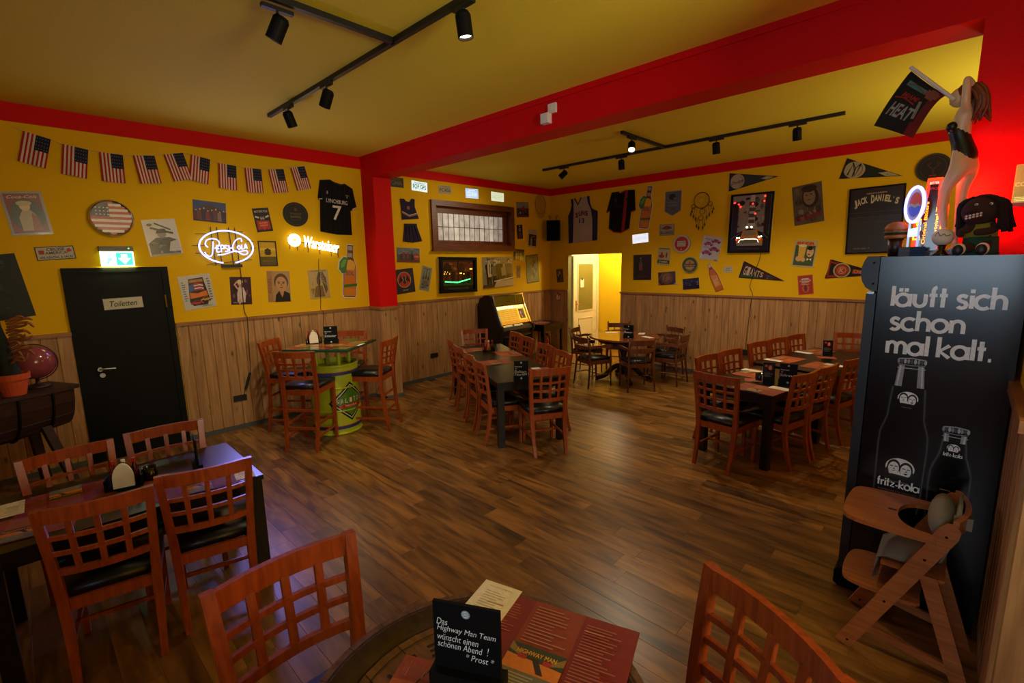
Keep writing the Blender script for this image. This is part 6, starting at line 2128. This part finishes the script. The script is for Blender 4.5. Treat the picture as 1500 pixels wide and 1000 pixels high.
skin('swimsuit', suit, [(0, 1), (1, 2), (2, 3), (3, 4)], M('black_swimsuit', '#0a100a', .35), pg)
for dy in (-.028, .028):
    obj('swimsuit_cup', ball(B(), P3(-.142, 2.675, dy * .9), .026, .026, .026), M('black_cup', '#0a100a', .35), pg, smooth=True)
bm = ball(B(), P3(-.131, 2.82), .038, .032, .048, 16, 12)
hd = obj('head', bm, 'skin', pg, smooth=True)
bm = plate(B(), [(-.166, 2.822), (-.150, 2.835), (-.150, 2.808)], -.006, .006, lambda x, y, z: (x, z, y - FT))
obj('nose', bm, 'skin', hd)
obj('lips', ball(B(), P3(-.158, 2.797), .008, .011, .006, 8, 6), M('red_lips', '#8a1a14', .3), hd)
for dy in (-.016, .016):
    obj('eye', ball(B(), P3(-.157, 2.829, dy), .005, .007, .004, 8, 6), 'blkp', hd)
    obj('eyebrow', tube(B(), [P3(-.160, 2.842, dy - .008), P3(-.162, 2.845, dy + .008)], .002, 4), 'hair', hd)
    obj('ear', ball(B(), P3(-.118, 2.82, dy * 2), .006, .004, .01, 8, 6), 'skin', hd)
bm = ball(B(), P3(-.105, 2.84), .042, .042, .046, 14, 9)
rg = random.Random(5)
for i in range(26):
    a = rg.uniform(-.05, .05)
    x0 = rg.uniform(-.10, -.055)
    pts = [P3(x0, 2.87 - abs(a) * .2, a), P3(x0 + .03, 2.82, a * 1.25), P3(x0 + .03 + rg.uniform(-.01, .02), 2.76, a * 1.3), P3(x0 + .02 + rg.uniform(0, .045), 2.70 + rg.uniform(-.02, .02), a * 1.1)]
    tube(bm, spline(pts, 3), [.012] * 6 + [.010, .008, .006, .003], 6)
obj('hair', bm, 'hair', pg, smooth=True)
for dy, x in ((-.035, -.125), (.035, -.08)):
    obj('shoe', plate(B(), [(x - .045, 2.022), (x + .03, 2.022), (x + .022, 2.05), (x - .01, 2.055), (x - .04, 2.038)], dy - .014, dy + .014, lambda a, b, c: (a, c, b - FT)), 'blk', pg, bevel=.004)
obj('stand', lathe(B(), [(0, 0), (.07, 0), (.07, .006), (0, .006)], 24, (-.10, 0, -.0)), 'blk', pg)

# flag on its plastic pole, leaning from the statue's shoulder side
fg = thing('hand_flag', 'dark basketball flag on a white pole held out beside the statue', 'flag', (-.16, 3.44, 2.81), 0)
obj('pole', tube(B(), [(.015, 0, -.01), (-.178, 0, .197)], .009, 8), 'white', fg)
NU, NV = 12, 12
bw_ = lambda u, v: (V((-.172, 0, .175)) * (1 - u) + V((-.02, 0, .02)) * u) * 1.0 + V((-.105 * v - .03 * v * v + .02 * v * u, .03 * math.sin(v * 4 + u * 3), -.06 * v - .19 * v * v * (1 - .35 * u) - .05 * v * (1 - v) * 0))
p = Print(1, 1, .0000)
p.r(0, 0, 1, 1, '#120f0d')


class FlagPrint(Print):
    pass


cells = []
art = Print(1, 1, .0012)
N_ = 16
for i in range(N_):
    for j in range(N_):
        u, v = (i + .5) / N_, 1 - (j + .5) / N_
        c = '#120f0d'
        if u > .86 - .1 * v:
            c = '#5c1410'
        if (u - .78) ** 2 + (v - .22) ** 2 < .03:
            c = '#7a4a3a'
        if .1 < u < .62 and .16 < v < .34 and abs(v - .25) < .08 - .05 * abs(u - .3):
            c = '#3c7870'
        art.add([(i / N_, j / N_), ((i + 1) / N_, j / N_), ((i + 1) / N_, (j + 1) / N_), (i / N_, (j + 1) / N_)], [(0, 1, 2, 3)], c)
        art.z -= art.step
art.z += art.step
art.t('HEAT', .42, .26, .2, '#8a1c18', .62, .05, .3, 0).t('HEAT', .42, .26, .2, '#7a9a98', .62, .015, .3, 0).t('MIAMI', .42, .52, .1, '#8a1c18', .44, .02, .3)
art.line([(.08, .42), (.3, .46), (.6, .42)], .025, '#8a1c18').line([(.16, .72), (.3, .8), (.6, .72)], .02, '#8a1c18').line([(.70, .52), (.76, .22)], .07, '#7a7060')
vs = []
for x, y, z in art.v:
    u, v = x + .5, .5 - y
    q_ = bw_(u, v)
    vs.append((q_.x, q_.y - z, q_.z))
art.v = vs
me = art.build('fabric', fg, name='cloth')
nb = Print(1, 1, 0)
for i in range(N_):
    for j in range(N_):
        nb.add([(i / N_, j / N_), ((i + 1) / N_, j / N_), ((i + 1) / N_, (j + 1) / N_), (i / N_, (j + 1) / N_)], [(0, 1, 2, 3)], '#1a1614')
nb.v = [(lambda q_: (q_.x, q_.y + .0008, q_.z))(bw_(x + .5, y + .5)) for x, y, z in nb.v]
nb.build('fabric', fg, name='cloth_lining')

# soft doll with dreadlocks sitting on the edge
dl = thing('rag_doll', 'dark brown soft doll with long dreadlocks in yellow and green on the fridge', 'doll', (.02, 3.40, FT), 0)
skin('body', [(0, 0, .05, .05), (0, 0, .10, .052), (-.01, 0, .15, .035), (-.05, -.045, .13, .02), (-.085, -.055, .11, .018), (-.065, -.075, .095, .018), (.05, -.03, .13, .022), (.03, -.085, .115, .018), (-.03, -.1, .11, .018),
              (-.03, -.05, .035, .028), (-.055, -.085, .03, .024), (.02, -.06, .03, .028), (.015, -.095, .03, .024)],
     [(0, 1), (1, 2), (2, 3), (3, 4), (4, 5), (2, 6), (6, 7), (7, 8), (0, 9), (9, 10), (0, 11), (11, 12)], 'brownf', dl)
obj('shirt', lathe(B(), [(.0, .165), (.045, .16), (.062, .12), (.062, .085), (0, .085)], 16, (-.003, -.002, 0), 1.05, .95), M('yellow_shirt', '#8a8420', .9), dl, smooth=True)
obj('trousers', lathe(B(), [(0, .09), (.062, .09), (.066, .04), (.07, 0), (0, 0)], 16, (.002, -.004, 0), 1.05, 1), M('green_trousers', '#1f4a30', .9), dl, smooth=True)
hd = obj('head', ball(B(), (-.012, -.02, .215), .072, .068, .07, 18, 12), 'brownf', dl, smooth=True)
obj('nose', ball(B(), (-.045, -.085, .215), .022, .02, .014, 10, 8), 'brownf', hd, smooth=True)
obj('lips', ball(B(), (-.035, -.075, .188), .036, .022, .018, 12, 8), M('doll_mouth', '#5a120e', .5), hd, smooth=True)
bm = B()
for i in range(5):
    for zz in (.193, .182):
        ball(bm, (-.06 + .0125 * i, -.097 + .0035 * abs(i - 2), zz + .003 * (i - 1)), .0055, .004, .005, 8, 6)
obj('teeth', bm, 'white', hd, kind='stuff')
for x in (-.03, .022):
    e_ = obj('eye', ball(B(), (x, -.078 + (.006 if x > 0 else 0), .245), .007, .005, .006, 10, 7), 'white', hd)
    obj('pupil', ball(B(), (x - .002, -.084 + (.006 if x > 0 else 0), .244), .003, .002, .003, 8, 6), 'blkp', e_)
obj('hair', ball(B(), (-.002, .002, .232), .078, .07, .068, 16, 10), 'yarn', dl, smooth=True)
rg = random.Random(9)
for i in range(40):
    a = R(rg.uniform(-42, 205))
    ex = rg.uniform(.07, .09)
    pts = [(-.012 + .03 * math.cos(a), -.02 + .03 * math.sin(a), .283), (-.012 + ex * math.cos(a), -.02 + ex * .85 * math.sin(a), .255), (-.005 + ex * 1.12 * math.cos(a), -.02 + ex * math.sin(a), .19), (.0 + ex * 1.15 * math.cos(a) + rg.uniform(-.01, .01), -.02 + ex * 1.02 * math.sin(a), .105 + rg.uniform(0, .04))]
    obj('dreadlock', tube(B(), spline(pts, 3), .010, 5), 'yarn', dl, smooth=True)
for x, y in ((-.072, -.11), (.012, -.125)):
    s_ = obj('shoe', ball(B(), (x, y, .03), .026, .018, .03, 12, 8), 'paper', dl, smooth=True)
    obj('sole', ball(B(), (x - .004, y - .012, .026), .022, .012, .027, 12, 8), 'blkp', s_, smooth=True)

# bottle shaped red neon
bn = thing('bottle_neon', 'red glowing bottle shaped bar light standing behind the statue legs', 'bar light', (-.19, 3.615, FT), 0)
half = [(.062, .02), (.066, .06), (.066, .27), (.055, .31), (.032, .345), (.028, .40), (.03, .42)]
out = [(x, z) for x, z in half] + [(-x, z) for x, z in half[::-1]]
obj('panel', plate(B(), out, -.006, .006, lambda x, y, z: (x, z, y)), M('red_acrylic', '#ff3a18', .3, emit=1.6, emcol='#ff2408'), bn)
obj('dark_bottle', plate(B(), [(x * .62, z * .93) for x, z in out], -.022, -.008, lambda x, y, z: (x, z, y)), M('dark_bottle_glass', '#1c0e1c', .1), bn)
obj('base', box(B(), -.075, .075, -.03, .03, 0, .03), 'blkp', bn, bevel=.003)
obj('rim', tube(B(), [(x, -.01, z) for x, z in out], .005, 6), 'neonr', bn)
p = Print(.13, .42, .0004)
p.t("Dudley's", .13, .45, .1, '#ffb020', .5, .03, 0, 90).t('Original Bitters', .36, .42, .045, '#ff8018', .55, .02, 0, 90).t('Original Taste', .72, .5, .045, '#ff9420', .55, .02, 0, 90).t('Liqueur', .9, .42, .07, '#ffb428', .4, .03, 0, 90).t('BITTER', .5, .93, .03, '#ff9a80', .3).t('SPICE', .5, .86, .03, '#5a0c08', .3)
o = p.build('glow', bn, name='lettering', kind='stuff')
o.matrix_local = Matrix.Translation((0, -.0235, .215)) @ Matrix.Rotation(PI / 2, 4, 'X')
light('red_neon_glow_light', 'AREA', (-.02, 3.64, 2.30), 7, (1, .06, .02), (.25, 1, .25), .12, .3)
light('red_neon_front_light', 'POINT', (-.13, 3.52, 2.42), 1.4, (1, .08, .03), radius=.05)

# small round blue neon
gn = thing('globe_neon', 'small round blue rimmed bar light on a clear stand and blue base', 'bar light', (-.245, 3.44, FT), R(-62))
bm = lathe(B(), [(0, -.008), (.085, -.008), (.085, .008), (0, .008)], 28)
o = obj('disc', bm, 'white', gn)
o.matrix_local = Matrix.Translation((0, 0, .275)) @ Matrix.Rotation(PI / 2, 4, 'X')
p = Print(.168, .168, .0004)
p.p([(x, y) for x, y in arc(.5, .5, .38, .38, -12, 172, 20)] + [(.3, .56), (.5, .5), (.7, .54)], '#8a1c1c').p([(x, y) for x, y in arc(.5, .5, .38, .38, 188, 348, 20)] + [(.7, .44), (.5, .4), (.3, .48)], '#2a3aa0')
p.build('lit', o, .0085)
o = obj('rim_tube', tube(B(), [(x, y, .0) for x, y in arc(0, 0, .092, .092, 0, 360, 32)[:-1]], .008, 8, True), 'neonb', gn)
o.matrix_local = Matrix.Translation((0, -.01, .275)) @ Matrix.Rotation(PI / 2, 4, 'X')
for x in (-.05, .05):
    obj('post', box(B(), x - .004, x + .004, -.004, .004, .04, .19), M('clear_acrylic', '#c8d8ff', .1, emit=.8, emcol='#a8c0ff'), gn)
obj('sign_plate', box(B(), -.05, .05, -.004, .004, .105, .15), M('lit_acrylic', '#d8e8ff', .2, emit=1.5, emcol='#a8c8ff'), gn)
p = Print(.1, .045)
p.t('pepsi', .5, .5, .7, '#f4f8ff', .8, .03)
o = p.build('glow', gn, name='lettering')
o.matrix_local = Matrix.Translation((0, -.0045, .1275)) @ Matrix.Rotation(PI / 2, 4, 'X')
obj('base', box(B(), -.06, .06, -.035, .035, 0, .05), M('blue_base', '#17406c', .5), gn, bevel=.003)

# toy burger on a cup, signed ball on a glass
bg = thing('toy_burger', 'toy hamburger on a brown cup at the left end of the fridge top', 'toy', (-.327, 3.54, FT), 0)
obj('cup', lathe(B(), [(0, 0), (.03, 0), (.038, .1), (0, .1)], 14), M('brown_cup', '#2a1a0e', .4), bg, smooth=True)
obj('bun', lathe(B(), [(0, .10), (.05, .10), (.056, .112), (.05, .122), (0, .122)], 18), 'bun', bg, smooth=True)
obj('patty', lathe(B(), [(0, .122), (.056, .122), (.056, .134), (0, .134)], 18), 'brownf', bg)
bm = lathe(B(), [(.03, .134), (.064, .133), (.06, .140), (.03, .141)], 18)
obj('lettuce', bm, M('lettuce', '#3a6a1c', .7), bg)
obj('tomato', lathe(B(), [(0, .14), (.054, .14), (.054, .147), (0, .147)], 18), 'redp', bg)
obj('bun_top', lathe(B(), [(.0, .147), (.056, .147), (.058, .16), (.045, .182), (.022, .193), (0, .195)], 18), 'bun', bg, smooth=True)
sb = thing('signed_ball', 'white signed ball on a small glass stand before the statue feet', 'ball', (-.12, 3.37, FT), 0)
obj('ball', ball(B(), (0, 0, .095), .045, n=18, m_=12), 'paper', sb, smooth=True)
obj('stand', lathe(B(), [(0, 0), (.035, 0), (.03, .01), (.012, .03), (.022, .058), (0, .058)], 14), 'glassd', sb, smooth=True)
o = obj('signature', tube(B(), spline([(-.03, -.04, .10), (-.02, -.046, .118), (-.008, -.05, .1), (.004, -.05, .11), (.014, -.049, .1), (.03, -.042, .105)], 4), .0015, 4), 'blkp', sb)
ck = thing('lit_tin', 'yellow lit tin with dark lettering on the red pillar at the frame edge', 'tin', (.17, 3.66, 2.28), 0)
obj('shelf_bracket', box(B(), -.05, .055, -.04, .05, -.02, -.001), 'redp', ck)
obj('tin', box(B(), -.05, .055, -.03, .03, 0, .19), M('lit_tin_paint', '#b0b048', .4, emit=.3, emcol='#a8b040'), ck, bevel=.004)
p = Print(.105, .19)
p.c_(.75, .66, .2, '#1f3014').c_(.75, .66, .14, '#a8b048').t('COOKIE', .5, .48, .11, '#d8b060', .96, .03).c_(.7, .3, .16, '#22341a').c_(.7, .3, .1, '#b0b850').lines(.05, .9, .03, .16, 3, '#e8e890')
o = p.build('lit', ck, name='print')
o.matrix_local = Matrix.Translation((.0025, -.0305, .095)) @ Matrix.Rotation(PI / 2, 4, 'X')

# ---------------------------------------------------------------- high chair
hc = thing('high_chair', 'wooden high chair with tray and grey cushion in front of the fridge', 'high chair', (0, 0, 0), 0)
for y in (2.80, 3.20):
    bm = B()
    d_ = V((.36, 0, .80)).normalized()
    nrm = V((d_.z, 0, -d_.x)) * .038
    a, b_ = V((-.292, y, .0)), V((.058, y, .785))
    pl = [a - nrm * 1.0, a + nrm * .9] + [b_ + nrm + d_ * -.02, b_ + nrm * .7 + d_ * .02, b_ + d_ * .035, b_ - nrm * .7 + d_ * .02, b_ - nrm + d_ * -.02]
    plate(bm, [(q_.x, q_.z) for q_ in pl], y - .011, y + .011, lambda x, yy, z: (x, z, max(0, yy)))
    l = obj('leg', bm, 'beech', hc, bevel=.004)
    for k in (.05, .42, .78, .96):
        c = a.lerp(b_, k)
        obj('bolt', tube(B(), [(c.x, y - .0125, c.z), (c.x, y + .0125, c.z)], .006, 8), 'blkm', l)
    yy = y + (.024 if y < 3 else -.024)
    bm = sweep(B(), [(.165, yy, 0), (.0, yy, .52)], (.034, 0, 0), (0, .010, 0))
    obj('leg', bm, 'beech', hc, bevel=.004)
    obj('side_rail', sweep(B(), [(-.24, yy, .14), (.14, yy, .08)], (0, .009, 0), (0, 0, .022)), 'beech', hc, bevel=.003)
tp = spline([(-.33, 2.80), (-.36, 2.9), (-.36, 3.1), (-.33, 3.2), (-.2, 3.225), (-.06, 3.225), (.01, 3.215), (.0, 3.17), (-.08, 3.15), (-.13, 3.09), (-.145, 3.0), (-.13, 2.91), (-.08, 2.85), (.0, 2.83), (.01, 2.785), (-.06, 2.775), (-.2, 2.775)], 3, True)
tp = [(q_.x, q_.y) for q_ in tp]
o = obj('tray', plate(B(), tp, .705, .728), 'beech', hc, bevel=.004)
obj('tray_slot', box(B(), -.185, -.15, 2.99, 3.01, .728, .7285), 'dark', o)
bm = plate(B(), [(q_.x, q_.y) for q_ in spline([(-.30, 2.83), (-.335, 2.88), (-.345, 3.0), (-.335, 3.12), (-.30, 3.17), (-.2, 3.185), (-.03, 3.185), (-.02, 3.1), (-.02, 2.9), (-.03, 2.815), (-.2, 2.815)], 3, True)], .345, .362)
obj('footrest', bm, 'beech', hc, bevel=.004)
obj('seat', plate(B(), [(-.18, 2.83), (-.18, 3.17), (.06, 3.17), (.06, 2.83)], .50, .515), 'beech', hc, bevel=.004)
obj('back_rail', sweep(B(), [(.07 + .04 * (1 - ((k - 3) / 3) ** 2), 2.80 + .4 * k / 6, .80) for k in range(7)], (.011, 0, 0), (0, 0, .034)), 'beech', hc, bevel=.006)
bm = B()
sweep(bm, [(.08, 3.0, .86), (.075, 3.0, .80), (.06, 3.0, .7), (.03, 3.0, .58), (-.02, 3.0, .545), (-.15, 3.0, .545), (-.19, 3.0, .52), (-.20, 3.0, .40)], (0, .145, 0), (.013, 0, .013), [.55, .85, 1, 1, 1, 1, .98, .9])
obj('cushion', bm, 'clothg', hc, bevel=.012, smooth=True)
obj('strap', box(B(), .060, .125, 2.872, 2.884, .775, .83), 'clothg', hc)
bm = ball(B(), (.02, 3.0, .765), .052, .15, .10, 20, 12)
obj('back_cushion', bm, 'clothg', hc, smooth=True)

# ---------------------------------------------------------------- front left corner: half barrel cabinet, plant, globe
cb = thing('barrel_cabinet', 'dark half barrel wooden cabinet on splayed legs beside the toilet door', 'cabinet', (-5.93, -.36, 0), R(116))
LB, RB = 1.25, .19
for k in range(9):
    a0_, a1_ = R(180 + 20 * k + .6), R(180 + 20 * k + 19.4)
    bm = B()
    pv = None
    for i in range(7):
        x = -LB / 2 + LB * i / 6
        bulge = 1 + .10 * (1 - (2 * x / LB) ** 2)
        rr = RB * bulge
        ring = [bm.verts.new((x, q_ * math.cos(a), .93 + 1.9 * q_ * math.sin(a))) for q_, a in ((rr, a0_), (rr, a1_), (rr - .03, a1_), (rr - .03, a0_))]
        if pv:
            for j in range(4):
                bm.faces.new((pv[j], pv[(j + 1) % 4], ring[(j + 1) % 4], ring[j]))
        else:
            bm.faces.new(ring[::-1])
        pv = ring
    bm.faces.new(pv)
    obj('stave', bm, 'dark', cb)
for x in (-LB / 2 + .02, LB / 2 - .02):
    obj('end_panel', plate(B(), [(q_[0] * .9, q_[1] * .9) for q_ in arc(0, 0, RB, RB * 1.9, 180, 360, 16)], x - .012, x + .012, lambda a, b, c: (c, a, .93 + b)), 'dark', cb)
for x in (-.42, -.1, .2, .45):
    bulge = 1 + .10 * (1 - (2 * x / LB) ** 2)
    obj('hoop', tube(B(), [(x, (RB * bulge + .004) * math.cos(R(a)), .93 + 1.9 * (RB * bulge + .004) * math.sin(R(a))) for a in range(180, 361, 12)], .012, 5), 'blkm', cb)
obj('lid', box(B(), -LB / 2 - .03, LB / 2 + .03, -.22, .22, .93, .965), 'dark', cb, bevel=.008)
for x in (-.45, .45):
    for y in (-1, 1):
        obj('leg', sweep(B(), [(x * 1.12, y * .22, 0), (x * .9, y * .1, .62)], (.035, 0, 0), (0, .025, 0)), 'dark', cb)
gl = thing('table_globe', 'glossy pinkish globe on a dark stand on the barrel cabinet', 'globe', (-6.16, .055, .9655), 0)
obj('base', lathe(B(), [(0, 0), (.10, 0), (.09, .02), (.03, .03), (.015, .045), (.015, .08), (0, .08)], 18), 'dark', gl, smooth=True)
obj('globe', ball(B(), (0, 0, .235), .155, n=28, m_=18), 'pink', gl, smooth=True)
obj('meridian', tube(B(), [(.165 * math.sin(R(a)) * .3, .165 * math.sin(R(a)) * .95, .235 - .165 * math.cos(R(a))) for a in range(-5, 190, 12)], .005, 5), 'dark', gl)
fp = thing('potted_plant', 'terracotta pot with a dark stem and orange dried leaves', 'plant', (-5.93, -.10, .9655), 0)
obj('pot', lathe(B(), [(0, 0), (.075, 0), (.105, .14), (.118, .14), (.12, .19), (.108, .19), (.10, .16), (0, .16)], 22), 'terra', fp, smooth=False)
obj('stem', tube(B(), spline([(0, 0, .15), (-.01, -.02, .35), (.0, -.05, .6), (.02, -.06, .85)], 4), [.07, .07, .068, .066, .065, .06, .058, .055, .05, .05, .045, .04, .03][:13], 10), M('dark_cactus', '#141a10', .9, ns=30, na=.4), fp, smooth=True)
rg = random.Random(3)
DL = M('dried_leaf', '#8a5226', .8, ns=30, na=.3)
for i in range(16):
    zz = .30 + .024 * i
    a = rg.uniform(.3, 1.5)
    c, s_ = math.cos(a), math.sin(a)
    ln = rg.uniform(.07, .13)
    pts = spline([(.05 * c, .05 * s_ - .02, zz - .02), (.09 * c, .09 * s_, zz + .005), ((.07 + ln * .7) * c, (.07 + ln * .7) * s_, zz + rg.uniform(-.02, .03)), ((.07 + ln) * c, (.07 + ln) * s_, zz + rg.uniform(-.05, .05))], 3)
    obj('leaf', tube(B(), pts, [.008, .010, .012, .012, .012, .012, .011, .010, .009, .006][:len(pts)], 6), DL, fp, smooth=True)
bx_ = thing('yellow_tin', 'small yellow tin beside the terracotta pot on the barrel cabinet', 'tin', (-5.86, -.35, .9655), R(20))
obj('can', lathe(B(), [(0, 0), (.07, 0), (.07, .16), (0, .16)], 18), M('tin_yellow', '#8a7a18', .4), bx_, smooth=False)
obj('lid', lathe(B(), [(0, .16), (.072, .16), (.072, .17), (0, .172)], 18), 'steel', bx_)
